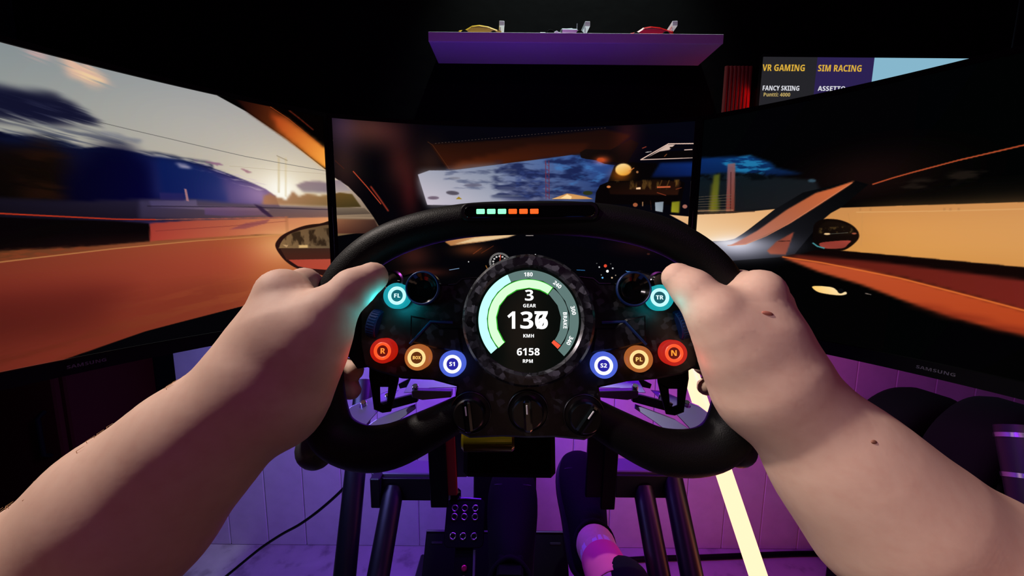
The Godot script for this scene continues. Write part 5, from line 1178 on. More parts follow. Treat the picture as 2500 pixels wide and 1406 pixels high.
	p.fill([V(0.3011, 0.5519), V(0.3010, 0.5528), V(0.3006, 0.5537), V(0.2999, 0.5546), V(0.2990, 0.5552), V(0.2979, 0.5558), V(0.2966, 0.5561), V(0.2953, 0.5563), V(0.2939, 0.5562), V(0.2926, 0.5559), V(0.2914, 0.5555), V(0.2904, 0.5548), V(0.2896, 0.5540), V(0.2891, 0.5531), V(0.2889, 0.5522), V(0.2890, 0.5513), V(0.2894, 0.5503), V(0.2901, 0.5495), V(0.2911, 0.5488), V(0.2922, 0.5483), V(0.2935, 0.5480), V(0.2948, 0.5478), V(0.2962, 0.5479), V(0.2975, 0.5482), V(0.2987, 0.5487), V(0.2997, 0.5493), V(0.3004, 0.5501), V(0.3009, 0.5510)], ["#f0c890"], 1.5, 1.0)
	p.fill([V(0.3477, 0.5491), V(0.3476, 0.5499), V(0.3473, 0.5505), V(0.3469, 0.5512), V(0.3462, 0.5517), V(0.3454, 0.5521), V(0.3446, 0.5524), V(0.3436, 0.5525), V(0.3427, 0.5524), V(0.3418, 0.5522), V(0.3409, 0.5518), V(0.3402, 0.5513), V(0.3397, 0.5507), V(0.3393, 0.5501), V(0.3392, 0.5493), V(0.3393, 0.5486), V(0.3395, 0.5479), V(0.3400, 0.5473), V(0.3407, 0.5468), V(0.3414, 0.5464), V(0.3423, 0.5461), V(0.3433, 0.5460), V(0.3442, 0.5461), V(0.3451, 0.5463), V(0.3459, 0.5467), V(0.3466, 0.5472), V(0.3472, 0.5478), V(0.3475, 0.5484)], ["#a05038"], 1.5, 1.0)
	p.line([V(0.3004, 0.5519), V(0.3326, 0.5462)], "#5a5a50", 2, 1, 0.8)
	p.fill([V(0.2824, 0.5918), V(0.2847, 0.5891), V(0.2886, 0.5869), V(0.2936, 0.5851), V(0.2993, 0.5835), V(0.3050, 0.5820), V(0.3115, 0.5804), V(0.3192, 0.5787), V(0.3269, 0.5774), V(0.3335, 0.5767), V(0.3378, 0.5771), V(0.3396, 0.5788), V(0.3395, 0.5815), V(0.3383, 0.5849), V(0.3366, 0.5885), V(0.3351, 0.5920), V(0.3340, 0.5955), V(0.3329, 0.5994), V(0.3315, 0.6032), V(0.3292, 0.6066), V(0.3258, 0.6091), V(0.3204, 0.6109), V(0.3134, 0.6123), V(0.3057, 0.6130), V(0.2984, 0.6128), V(0.2928, 0.6117), V(0.2887, 0.6090), V(0.2854, 0.6049), V(0.2830, 0.6001), V(0.2820, 0.5955)], ["#7a2c24", "#a84438", "#a04438", "#7a3028"], 2, 1.0)
	p.line([V(0.2697, 0.5908), V(0.2791, 0.6041), V(0.2928, 0.6117)], "#4a9aa0", 5, 1.5, 0.9)
	p.fill([V(0.2760, 0.6199), V(0.3286, 0.6205), V(0.5829, 0.6478), V(0.8473, 0.6747), V(0.8508, 0.7230), V(0.5859, 0.6942), V(0.4264, 0.6679), V(0.2447, 0.6439)], ["#0c0404", "#120605", "#0a0303", "#140605"], 3, 1.0)
	p.fill([V(0.2447, 0.6439), V(0.3938, 0.6570), V(0.5854, 0.6867), V(0.8502, 0.7150), V(0.8655, 0.9247), V(0.5913, 0.7786), V(0.4287, 0.7072), V(0.2155, 0.6541)], ["#5a1c12", "#7a2420", "#6a1c10", "#7c2420"], 7, 1.0)
	p.fill([V(0.2050, 0.6551), V(0.2540, 0.6643), V(0.3616, 0.6872), V(0.4289, 0.7102), V(0.5913, 0.7786), V(0.8626, 0.8843), V(0.8774, 1.0868), V(0.5963, 0.8558), V(0.5486, 0.8453), V(0.4946, 0.8243), V(0.4337, 0.7923), V(0.3650, 0.7487), V(0.2887, 0.7124)], ["#b85030", "#c84c1c", "#a83c18", "#8a2410"], 5, 1.0)
	p.fill([V(0.4339, 0.7968), V(0.4936, 0.8085), V(0.5953, 0.8393), V(0.7722, 0.8869), V(0.7777, 0.9646), V(0.5963, 0.8558), V(0.4948, 0.8271)], ["#7a2414", "#7c2818", "#7a2414", "#7a2818"], 10, 0.8)
	p.line([V(0.2112, 0.6563), V(0.2865, 0.6709), V(0.4291, 0.7133), V(0.5914, 0.7799), V(0.7410, 0.8441)], "#e07030", 5, 1.6, 0.85)
	p.line([V(0.3639, 0.3615), V(0.3951, 0.3427), V(0.4247, 0.3281), V(0.4842, 0.3018), V(0.5589, 0.2765), V(0.6687, 0.2421)], "#c0502c", 4.5, 1.4, 0.95)
	p.cloud([V(0.3965, 0.3667), V(0.5161, 0.3280), V(0.5279, 0.3627), V(0.4107, 0.3983)], "#241c16", 8, 0.7, V(6, 10), 0.1, 81, 0)
	p.fill([V(0.2777, 0.7779), V(0.2787, 0.7757), V(0.2810, 0.7740), V(0.2842, 0.7728), V(0.2879, 0.7720), V(0.2917, 0.7713), V(0.2960, 0.7708), V(0.3011, 0.7704), V(0.3063, 0.7704), V(0.3111, 0.7707), V(0.3150, 0.7714), V(0.3178, 0.7727), V(0.3200, 0.7746), V(0.3216, 0.7767), V(0.3231, 0.7790), V(0.3246, 0.7813), V(0.3261, 0.7839), V(0.3273, 0.7870), V(0.3285, 0.7899), V(0.3298, 0.7923), V(0.3313, 0.7933), V(0.3332, 0.7925), V(0.3354, 0.7903), V(0.3376, 0.7875), V(0.3396, 0.7851), V(0.3411, 0.7841), V(0.3422, 0.7849), V(0.3431, 0.7867), V(0.3436, 0.7892), V(0.3437, 0.7917), V(0.3431, 0.7938), V(0.3419, 0.7956), V(0.3400, 0.7974), V(0.3377, 0.7992), V(0.3349, 0.8007), V(0.3317, 0.8018), V(0.3279, 0.8024), V(0.3233, 0.8028), V(0.3184, 0.8029), V(0.3135, 0.8027), V(0.3090, 0.8023), V(0.3047, 0.8018), V(0.3004, 0.8011), V(0.2963, 0.8001), V(0.2925, 0.7987), V(0.2891, 0.7966), V(0.2858, 0.7935), V(0.2827, 0.7895), V(0.2800, 0.7851), V(0.2782, 0.7811)], ["#ffd070", "#ffe8c0", "#ffc870", "#ffe0a8"], 2, 1.0)
	p.fill([V(0.3373, 0.7817), V(0.3373, 0.7839), V(0.3370, 0.7862), V(0.3365, 0.7882), V(0.3358, 0.7900), V(0.3349, 0.7914), V(0.3339, 0.7924), V(0.3327, 0.7930), V(0.3316, 0.7930), V(0.3304, 0.7925), V(0.3294, 0.7916), V(0.3285, 0.7902), V(0.3278, 0.7884), V(0.3273, 0.7863), V(0.3270, 0.7841), V(0.3270, 0.7818), V(0.3273, 0.7796), V(0.3278, 0.7776), V(0.3286, 0.7758), V(0.3295, 0.7743), V(0.3305, 0.7733), V(0.3316, 0.7728), V(0.3328, 0.7728), V(0.3339, 0.7733), V(0.3350, 0.7743), V(0.3359, 0.7757), V(0.3366, 0.7775), V(0.3371, 0.7795)], ["#0a0a0c"], 2, 1.0)
	p.line([V(0.3752, 0.7824), V(0.3850, 0.7848)], "#8a7a70", 3, 1.5, 0.9)


# ------------------------------------------------------------------ room

const WALL := -1.175

func room() -> void:
	var wall := struct("wall_back", box(Vector3(4.4, 2.4, 0.1), 0.001).mesh(), M.black_paint, Vector3(0.1, 1.2, WALL - 0.065))
	var board := box(Vector3(0.1185, 1.06, 0.015), 0.0022).mesh()
	for k in range(-10, 16):
		var o := part("board", board, M.white_board, wall, Vector3(0.193 + 0.12 * (k + 0.5) - 0.1, 0.53 - 1.2, 0.0575))
		o.position.x += 0.0003 * sin(k * 7.0)
	struct("floor", box(Vector3(4.4, 0.1, 3.2), 0.001).mesh(), M.floor, Vector3(0.1, -0.05, 0.32))
	struct("ceiling", box(Vector3(4.4, 0.1, 3.2), 0.001).mesh(), M.ceiling, Vector3(0.1, 2.45, 0.32))
	struct("wall_left", box(Vector3(0.1, 2.4, 3.2), 0.001).mesh(), M.black_paint, Vector3(-2.05, 1.2, 0.32))
	struct("wall_right", box(Vector3(0.1, 2.4, 3.2), 0.001).mesh(), M.black_paint, Vector3(2.25, 1.2, 0.32))
	struct("wall_rear", box(Vector3(4.2, 2.4, 0.1), 0.001).mesh(), M.black_paint, Vector3(0.1, 1.2, 1.87))
	# dark red cabinet in the corner behind the left monitor
	var cb := thing("cabinet", "dark red cabinet standing against the wall under the left monitor", "cabinet", Vector3(-1.20, 0, WALL + 0.13))
	part("body", box(Vector3(0.29, 1.02, 0.24), 0.004).mesh(), M.red_cabinet, cb, Vector3(0, 0.51, 0))
	part("door", box(Vector3(0.275, 0.98, 0.018), 0.004).mesh(), M.red_cabinet, cb, Vector3(0, 0.51, 0.13))
	part("handle", tube([Vector3(0.11, 0.46, 0.139), Vector3(0.11, 0.47, 0.155), Vector3(0.11, 0.56, 0.155), Vector3(0.11, 0.57, 0.139)], 0.005, 8).mesh(), M.matt_black, cb)


func screens() -> void:
	var ms := thing("monitor_stand", "black floor post carrying the middle monitor from behind", "stand", Vector3(0, 0, -1.115))
	part("post", box(Vector3(0.05, 1.06, 0.04), 0.004).mesh(), M.frame_black, ms, Vector3(0, 0.54, 0))
	part("foot", box(Vector3(0.26, 0.02, 0.07), 0.004).mesh(), M.frame_black, ms, Vector3(0, 0.01, 0))
	part("mount_plate", box(Vector3(0.11, 0.11, 0.193), 0.004).mesh(), M.frame_black, ms, Vector3(0, 1.01, 0.1155))
	for q in [[Vector3(-0.685, 0.95, -0.585), "left", 62.0], [Vector3(0.685, 0.95, -0.585), "right", -62.0]]:
		var mp := thing("monitor_pole", "black pole hung from the ceiling carrying the %s monitor from behind" % q[1], "pole", q[0], Basis(Vector3.UP, deg_to_rad(q[2])))
		part("pole", tube([Vector3(0, 0.01, 0), Vector3(0, 1.45, 0)], 0.016, 14).mesh(), M.matt_black, mp)
		part("mount_plate", box(Vector3(0.11, 0.11, 0.07), 0.004).mesh(), M.matt_black, mp, Vector3(0, 0.06, 0.052))
	var pose := [[-1.0, Vector3(-0.5590, 0.812, -0.5176)], [0.0, Vector3(0, 0.812, -0.853)], [1.0, Vector3(0.5590, 0.812, -0.5176)]]
	var names := ["left curved monitor showing a grey sunset sky over an orange road", "middle curved monitor behind the steering wheel showing a windscreen and dashboard", "right curved monitor showing a pale orange wall and dark car door"]
	for k in 3:
		var side: float = pose[k][0]
		var t := thing("monitor", names[k], "monitor", pose[k][1], Basis(Vector3.UP, -side * deg_to_rad(62.0)), "three curved gaming monitors")
		monitor(t, k)


func curved(r: float, s0: float, s1: float, y0: float, y1: float, g: Geo, facing := 1.0, n := 40) -> void:
	var o := g.v.size()
	for k in n + 1:
		var f := float(k) / n
		var a := lerpf(s0, s1, f)
		var nn := Vector3(-sin(a), 0, cos(a)) * facing
		var p := Vector3(r * sin(a), 0, 1.0 - r * cos(a))
		g.add(p + Vector3.UP * y0, nn, Vector2(f, 1))
		g.add(p + Vector3.UP * y1, nn, Vector2(f, 0))
	for k in n:
		g.quad(o + k * 2, o + k * 2 + 1, o + k * 2 + 3, o + k * 2 + 2)


func edge_strip(r0: float, r1: float, s0: float, s1: float, y: float, up: Vector3, g: Geo, n := 40) -> void:
	var o := g.v.size()
	for k in n + 1:
		var a := lerpf(s0, s1, float(k) / n)
		for r in [r0, r1]:
			g.add(Vector3(r * sin(a), y, 1.0 - r * cos(a)), up)
	for k in n:
		g.quad(o + k * 2, o + k * 2 + 1, o + k * 2 + 3, o + k * 2 + 2)


func slab(r0: float, r1: float, s0: float, s1: float, y0: float, y1: float) -> Geo:
	var g := Geo.new()
	curved(r0, s0, s1, y0, y1, g)
	curved(r1, s0, s1, y0, y1, g, -1.0)
	edge_strip(r0, r1, s0, s1, y0, Vector3.DOWN, g)
	edge_strip(r0, r1, s0, s1, y1, Vector3.UP, g)
	for e in [[s0, -1.0], [s1, 1.0]]:
		var c := Vector3(sin(e[0]), 0, -cos(e[0]))
		var z := Vector3(0, 0, 1)
		g.flat([c * r0 + z + Vector3.UP * y0, c * r1 + z + Vector3.UP * y0, c * r1 + z + Vector3.UP * y1, c * r0 + z + Vector3.UP * y1], Vector3(cos(e[0]), 0, sin(e[0])) * e[1])
	return g


func monitor(t: Node3D, k: int) -> void:
	part("housing", slab(1.004, 1.030, -0.349, 0.349, 0.0, 0.397).mesh(), M.monitor_black, t)
	part("back_bulge", slab(1.030, 1.048, -0.16, 0.16, 0.09, 0.32).mesh(), M.monitor_black, t)
	var fr := Geo.new()
	fr.join(slab(0.996, 1.004, -0.35, -0.343, 0.0, 0.397))
	fr.join(slab(0.996, 1.004, 0.343, 0.35, 0.0, 0.397))
	fr.join(slab(0.996, 1.004, -0.343, 0.343, 0.39, 0.397))
	fr.join(slab(0.994, 1.004, -0.343, 0.343, 0.0, 0.02))
	part("bezel", fr.mesh(), M.bezel_black, t)
	var p := Painter.new(1600, 920)
	[paint_left, paint_centre, paint_right][k].call(p)
	var tex := p.texture()
	var m := mat("monitor_picture", Color(0.01, 0.01, 0.01), 0.35)
	m.emission_enabled = true
	m.emission = Color.BLACK
	m.emission_texture = tex
	m.metallic_specular = 0.12
	m.emission_energy_multiplier = 1.0
	var g := Geo.new()
	curved(1.0, -0.343, 0.343, 0.02, 0.39, g, 1.0, 48)
	part("screen", g.mesh(), m, t)
	var text := words("SAMSUNG", 0.0042, M.letter_grey, t, Vector3(0, 0.0105, 0.0065), Basis(), "lettering", 1.35)
	text.position = Vector3(0, 0.0105, 0.0065)


# ------------------------------------------------------------------ shelf, model cars, wall screen

func wall_things() -> void:
	var sh := thing("wall_shelf", "white wall shelf lit purple above the monitors, carrying three model cars", "shelf", Vector3(0.148, 1.446, WALL - 0.015))
	part("shelf_board", box(Vector3(0.708, 0.022, 0.13), 0.0015).mesh(), M.shelf_white, sh, Vector3(0, 0.011, 0.065))
	part("edge_strip", box(Vector3(0.708, 0.0215, 0.003), 0.0006).mesh(), M.shelf_white, sh, Vector3(0, 0.011, 0.1312))
	model_cars(Vector3(0.148, 1.468, WALL + 0.054))
	# information screen high on the wall at the right
	var tv := thing("wall_screen", "flat wall television listing VR gaming and sim racing, above the right monitor", "television", Vector3(1.133, 1.475, WALL - 0.012), Basis(Vector3.UP, 0.0))
	tv.position.y = 1.18
	part("housing", box(Vector3(1.02, 0.60, 0.018), 0.003).mesh(), M.monitor_black, tv, Vector3(0.025, -0.02, 0.0385))
	part("wall_mount", box(Vector3(0.3, 0.3, 0.034), 0.003).mesh(), M.frame_black, tv, Vector3(0.06, -0.02, 0.0135))
	var w := 0.99
	var top := 0.27
	for c in [[-0.485, -0.345, "#242428", "picture_panel"], [-0.345, -0.197, "#2b2150", "picture_panel"], [-0.197, 0.50, "#86b6cc", "picture_panel"]]:
		var m := glow_mat("tv" + c[2], Color(c[2]), 1.0)
		part(c[3], box(Vector3(c[1] - c[0], 0.545, 0.002), 0.0).mesh(), m, tv, Vector3((c[0] + c[1]) / 2.0 + 0.0, top - 0.2725, 0.048))
	var yellow := glow_mat("tv_yellow", Color("#d8ac3c"), 1.0)
	var white := glow_mat("tv_white", Color("#dadbe2"), 1.0)
	words("VR GAMING", 0.0155, yellow, tv, Vector3(-0.430, 0.243, 0.0495), Basis(), "lettering", 0.90)
	words("SIM RACING", 0.0155, yellow, tv, Vector3(-0.284, 0.243, 0.0495), Basis(), "lettering", 0.90)
	words("FANCY SKIING", 0.0115, white, tv, Vector3(-0.4325, 0.193, 0.0495), Basis(), "lettering", 0.88)
	words("Puntti: 4000", 0.009, glow_mat("tv_pale", Color("#b8a060"), 1.0), tv, Vector3(-0.442, 0.177, 0.0495), Basis(), "lettering", 0.98)
	words("ASSETTO", 0.0115, white, tv, Vector3(-0.2995, 0.193, 0.0495), Basis(), "lettering", 1.1)
	# ribbed strip of curtain beside it, lit red by an unseen LED strip behind the television
	var cu := thing("curtain", "dark ribbed curtain strip coloured and lit red beside the wall television", "curtain", Vector3(0.588, 1.10, WALL - 0.0145))
	for k in 7:
		part("fold", tube([Vector3(-0.008 + k * 0.0105, 0, 0), Vector3(-0.008 + k * 0.0105, 0.345, 0)], 0.006, 8).mesh(), M.curtain, cu)
	var led := thing("unseen_led_strip", "unseen thin red LED strip behind the edge of the wall television", "light strip", Vector3(0.672, 1.10, WALL - 0.013))
	part("led_tape", box(Vector3(0.004, 0.30, 0.006), 0.0005).mesh(), glow_mat("red_led", Color(1, 0.08, 0.04), 2.0), led, Vector3(0, 0.14, 0))
	area_light("unseen_red_led_light", Vector3(0.664, 1.29, WALL + 0.010), Vector3(-1, -0.25, -0.3), Vector2(0.008, 0.20), Color(1, 0.10, 0.06), 0.006)


func car_body(profile: Array, width: float) -> Geo:
	# side outline (x along the car, y up) pushed across its width, then narrowed towards the roof
	var g := prism(profile, -width / 2.0, width / 2.0, width * 0.12)
	for k in g.v.size():
		var p := g.v[k]
		g.v[k] = Vector3(p.x, p.y, p.z * (1.0 - clampf((p.y - 0.018) * 18.0, 0.0, 0.35)))
	return g


func model_car(called: String, label: String, where: Vector3, turn: float, paint: Material, wing_paint: Material, open: bool) -> Node3D:
	var t := thing(called, label, "model car", where, Basis(Vector3.UP, turn), "model cars on the wall shelf")
	var V2 := func(x, y): return Vector2(x, y)
	if open:
		part("body", car_body([V2.call(-0.055, 0.012), V2.call(-0.052, 0.007), V2.call(0.05, 0.007), V2.call(0.05, 0.024), V2.call(0.02, 0.033), V2.call(0.008, 0.032), V2.call(0.004, 0.022), V2.call(-0.012, 0.022), V2.call(-0.018, 0.026), V2.call(-0.03, 0.02)], 0.022).mesh(), paint, t)
		part("side_pod", box(Vector3(0.045, 0.016, 0.046), 0.004).mesh(), paint, t, Vector3(0.012, 0.018, 0))
		part("front_wing", box(Vector3(0.014, 0.003, 0.05), 0.001).mesh(), wing_paint, t, Vector3(-0.055, 0.012, 0))
		part("antenna", tube([Vector3(0.034, 0.028, 0), Vector3(0.034, 0.047, 0)], 0.0008, 6).mesh(), wing_paint, t)
	else:
		part("body", car_body([V2.call(-0.055, 0.009), V2.call(0.055, 0.009), V2.call(0.055, 0.022), V2.call(0.046, 0.024), V2.call(0.022, 0.033), V2.call(0.0, 0.036), V2.call(-0.018, 0.033), V2.call(-0.034, 0.022), V2.call(-0.05, 0.019)], 0.044).mesh(), paint, t)
		part("window", car_body([V2.call(0.036, 0.0245), V2.call(0.021, 0.0315), V2.call(0.0, 0.0345), V2.call(-0.017, 0.0315), V2.call(-0.028, 0.0245)], 0.0452).mesh(), M.toy_glass, t)
	for x in [-0.036, 0.036]:
		for z in [-1.0, 1.0]:
			var wz: float = z * (0.024 if open else 0.0185)
			part("wheel", lathe([Vector2(0, -0.005), Vector2(0.0085, -0.005), Vector2(0.0095, -0.004), Vector2(0.0095, 0.004), Vector2(0.0085, 0.005), Vector2(0, 0.005)], 20).mesh(), M.tyre, t, Vector3(x, 0.0095, wz), Basis(Vector3.RIGHT, PI / 2.0))
	part("rear_wing", box(Vector3(0.013, 0.012, 0.044), 0.001).mesh(), wing_paint, t, Vector3(0.056, 0.037, 0))
	for z in [-0.014, 0.014]:
		part("wing_stay", box(Vector3(0.003, 0.020, 0.002), 0.0003).mesh(), wing_paint, t, Vector3(0.052, 0.025, z))
	return t


func model_cars(o: Vector3) -> void:
	model_car("model_car", "yellow model coupe with white rear wing on the purple shelf", o + Vector3(-0.236, 0, 0.008), 0.06, M.yellow_toy, M.white_toy, false)
	model_car("model_car", "silver white open-wheel model race car at the middle of the shelf", o + Vector3(-0.024, 0, 0.008), 0.05, M.silver_toy, M.white_toy, true)
	model_car("model_car", "red model sports car with white details on the shelf", o + Vector3(0.192, 0, 0.008), -0.06, M.red_toy, M.white_toy, false)


# ------------------------------------------------------------------ cockpit frame and wheel base

var wheel_tf: Transform3D

func wheel_place() -> void:
	var d := (cam.transform.basis * Vector3(0.04, -0.078, -1.0)).normalized()
	var z := -d
	var x := (cam.transform.basis.x - z * cam.transform.basis.x.dot(z)).normalized()
	wheel_tf = Transform3D(Basis(x, z.cross(x), z), cam.position + d * 0.30)


func cockpit() -> void:
	wheel_place()
	var t := thing("cockpit_frame", "black tubular racing cockpit frame carrying the wheel base and pedals", "cockpit", Vector3(0, 0, -0.6))
	var o := Vector3(0, 0, 0.6)
	var rel := func(p: Vector3): return p + o
	# slanted tubes
	for q in [[Vector2(890, 930), 0.93, Vector2(840, 1420), 0.77, 0.021], [Vector2(962, 1190), 0.86, Vector2(921, 1420), 0.76, 0.021], [Vector2(1632, 1120), 0.88, Vector2(1692, 1420), 0.76, 0.021], [Vector2(1570, 1190), 0.86, Vector2(1612, 1420), 0.76, 0.021]]:
		var a := at(q[0].x, q[0].y, q[1])
		var b := at(q[2].x, q[2].y, q[3])
		var dir := (b - a).normalized()
		var k := (0.02 - b.y) / dir.y
		part("tube", tube([rel.call(a), rel.call(b), rel.call(b + dir * k)], q[4], 20).mesh(), M.frame_black, t)
	# base rails on the floor
	for s in [-1.0, 1.0]:
		part("base_rail", box(Vector3(0.05, 0.04, 1.5), 0.004).mesh(), M.frame_black, t, rel.call(Vector3(0.24 * s, 0.02, -0.35)))
	# cross beam at the foot of the deck: shaded front put in as a black sheet, lit top left grey
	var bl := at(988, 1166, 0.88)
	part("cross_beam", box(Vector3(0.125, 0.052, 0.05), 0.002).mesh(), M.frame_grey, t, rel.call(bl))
	part("cross_beam_shade", box(Vector3(0.124, 0.05, 0.006), 0.001).mesh(), M.frame_black, t, rel.call(bl + Vector3(0, -0.006, 0.029)))
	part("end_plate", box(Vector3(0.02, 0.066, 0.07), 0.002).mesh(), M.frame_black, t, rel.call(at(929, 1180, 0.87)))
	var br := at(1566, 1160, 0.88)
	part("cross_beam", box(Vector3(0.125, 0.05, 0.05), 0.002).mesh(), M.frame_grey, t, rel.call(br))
	part("cross_beam_shade", box(Vector3(0.124, 0.05, 0.006), 0.001).mesh(), M.frame_black, t, rel.call(br + Vector3(0, -0.006, 0.029)))
	# uprights from the wheel deck down to the beam
	for q in [[1066, 1040, 1074, 1235, 0.036, M.black_plastic], [1098, 1040, 1093, 1205, 0.030, M.red_lit_plate], [1130, 1030, 1117, 1160, 0.024, M.dark_steel], [1462, 1030, 1458, 1210, 0.045, M.black_plastic], [1490, 1060, 1486, 1240, 0.028, M.black_plastic]]:
		var a := at(q[0], q[1], 0.80)
		var b := at(q[2], q[3], 0.84)
		var bs := y_to(a - b)
		part("upright", box(Vector3(q[4], (a - b).length(), 0.012), 0.0015).mesh(), q[5], t, rel.call((a + b) / 2.0), Basis(cam.basis.x, bs.y, cam.basis.x.cross(bs.y)).orthonormalized())
	# wheel base: a motor housing behind the wheel, its deck and folded steel brackets
	var wb := thing("wheel_base", "black direct drive motor base behind the steering wheel hub", "wheel base", wheel_tf * Vector3(-0.004, 0.0, -0.16), wheel_tf.basis)
	part("motor_housing", lathe([Vector2(0, -0.16), Vector2(0.054, -0.16), Vector2(0.058, -0.155), Vector2(0.058, 0.044), Vector2(0.052, 0.05), Vector2(0, 0.05)], 40).mesh(), M.black_plastic, wb, Vector3.ZERO, Y_TO_Z)
	part("shaft", lathe([Vector2(0, 0.05), Vector2(0.03, 0.05), Vector2(0.03, 0.06), Vector2(0.022, 0.065), Vector2(0.022, 0.14), Vector2(0, 0.14)], 28).mesh(), M.dark_steel, wb, Vector3.ZERO, Y_TO_Z)
	for k in 4:
		part("cooling_fin", lathe([Vector2(0.056, -0.003), Vector2(0.0605, -0.003), Vector2(0.0605, 0.003), Vector2(0.056, 0.003)], 40).mesh(), M.black_plastic, wb, Vector3(0, 0, -0.03 - 0.03 * k), Y_TO_Z)
	part("mount_column", box(Vector3(0.122, 0.16, 0.06), 0.006).mesh(), M.matt_black, wb, Vector3(-0.022, -0.130, -0.13), Basis(Vector3.RIGHT, -0.1))
	bracket(-1.0, "folded steel mounting bracket lit purple behind the left shift paddle")
	bracket(1.0, "folded steel mounting bracket lit purple behind the right shift paddle")
	# olive cylinder added for the yellow-green sheen on the dark housing
	var rv := thing("added_sheen_cylinder", "glossy olive-yellow cylinder added for the sheen below the steering wheel knobs", "added_cylinder", at(1192, 1072, 0.425), cam.basis)
	part("sheen_body", lathe([Vector2(0, -0.027), Vector2(0.010, -0.027), Vector2(0.0125, -0.0245), Vector2(0.0125, 0.0245), Vector2(0.010, 0.027), Vector2(0, 0.027)], 28, false).mesh(), M.olive_sheen, rv, Vector3.ZERO, Basis(Vector3.FORWARD, PI / 2.0))
	part("cap", lathe([Vector2(0, -0.006), Vector2(0.005, -0.006), Vector2(0.005, 0.003), Vector2(0.004, 0.004), Vector2(0, 0.004)], 20).mesh(), M.steel, rv, Vector3(-0.006, 0.0145, 0.003))  # steel cap of the added cylinder


func bracket(s: float, label: String) -> void:
	# camera-side outline given for the left one, mirrored for the right
	var mx := func(x: float): return x if s < 0.0 else 2564.0 - x
	var c := at(mx.call(1000.0), 985, 0.70)
	var t := thing("mounting_bracket", label, "bracket", c, cam.basis)
	var inv := (Transform3D(cam.basis, c)).affine_inverse()
	var slab_ := func(called: String, pts: Array, z: float, thick: float, m: Material, lean: Vector3):
		var poly := []
		for p in pts:
			var q: Vector3 = inv * at(mx.call(p[0]), p[1], z)
			poly.append(Vector2(q.x, q.y))
		var zz: float = (inv * at(mx.call(1000.0), 985, z)).z
		var g := prism(poly, zz - thick, zz, 0.0008)
		for k in g.v.size():      # lean the plate back so that its upper side faces up
			g.v[k].z -= (g.v[k].y) * lean.y + g.v[k].x * lean.x * -s
		var flatn := Vector3(lean.x * -s, lean.y, 1.0).normalized()
		for k in g.n.size():
			if g.n[k].z > 0.9:
				g.n[k] = flatn
			elif g.n[k].z < -0.9:
				g.n[k] = -flatn
		return part(called, g.mesh(), m, t)
	slab_.call("upper_plate", [[985, 940], [1000, 932], [1030, 938], [1060, 933], [1112, 929], [1120, 944], [1110, 957], [1040, 958], [1004, 966], [978, 966]], 0.71, 0.004, M.violet_lit_steel, Vector3(0.0, 1.8, 0))
	slab_.call("clamp_bar", [[1002, 958], [1010, 956], [1100, 958], [1100, 972], [1030, 978], [1004, 972]], 0.68, 0.02, M.dark_steel, Vector3(0.0, 0.3, 0))
	slab_.call("lower_plate", [[836, 1012], [868, 984], [935, 962], [965, 960], [930, 1000], [905, 1036], [850, 1040]], 0.73, 0.004, M.violet_lit_steel, Vector3(0.0, 2.2, 0))
	slab_.call("flange", [[895, 1032], [935, 1008], [1015, 985], [1020, 992], [985, 1012], [945, 1040], [900, 1044]], 0.71, 0.004, M.violet_lit_steel, Vector3(0.0, 1.8, 0))
	slab_.call("rail", [[920, 986], [1000, 966], [1020, 966], [1018, 982], [930, 1004]], 0.70, 0.012, M.black_plastic, Vector3(0.0, 0.3, 0))
	slab_.call("link_arm", [[970, 940], [1010, 920], [1050, 918], [1090, 922], [1000, 945], [975, 950]], 0.76, 0.01, M.black_plastic, Vector3(0.0, 0.3, 0))
	for p in [[888, 986, 0.715], [948, 968, 0.695], [1014, 946, 0.70]]:
		part("bolt", lathe([Vector2(0, -0.004), Vector2(0.0055, -0.004), Vector2(0.0055, 0.004), Vector2(0.0045, 0.005), Vector2(0, 0.005)], 14).mesh(), M.steel, t, inv * at(mx.call(p[0]), p[1], p[2]), Basis(Vector3.RIGHT, 0.5))


# ------------------------------------------------------------------ pedals

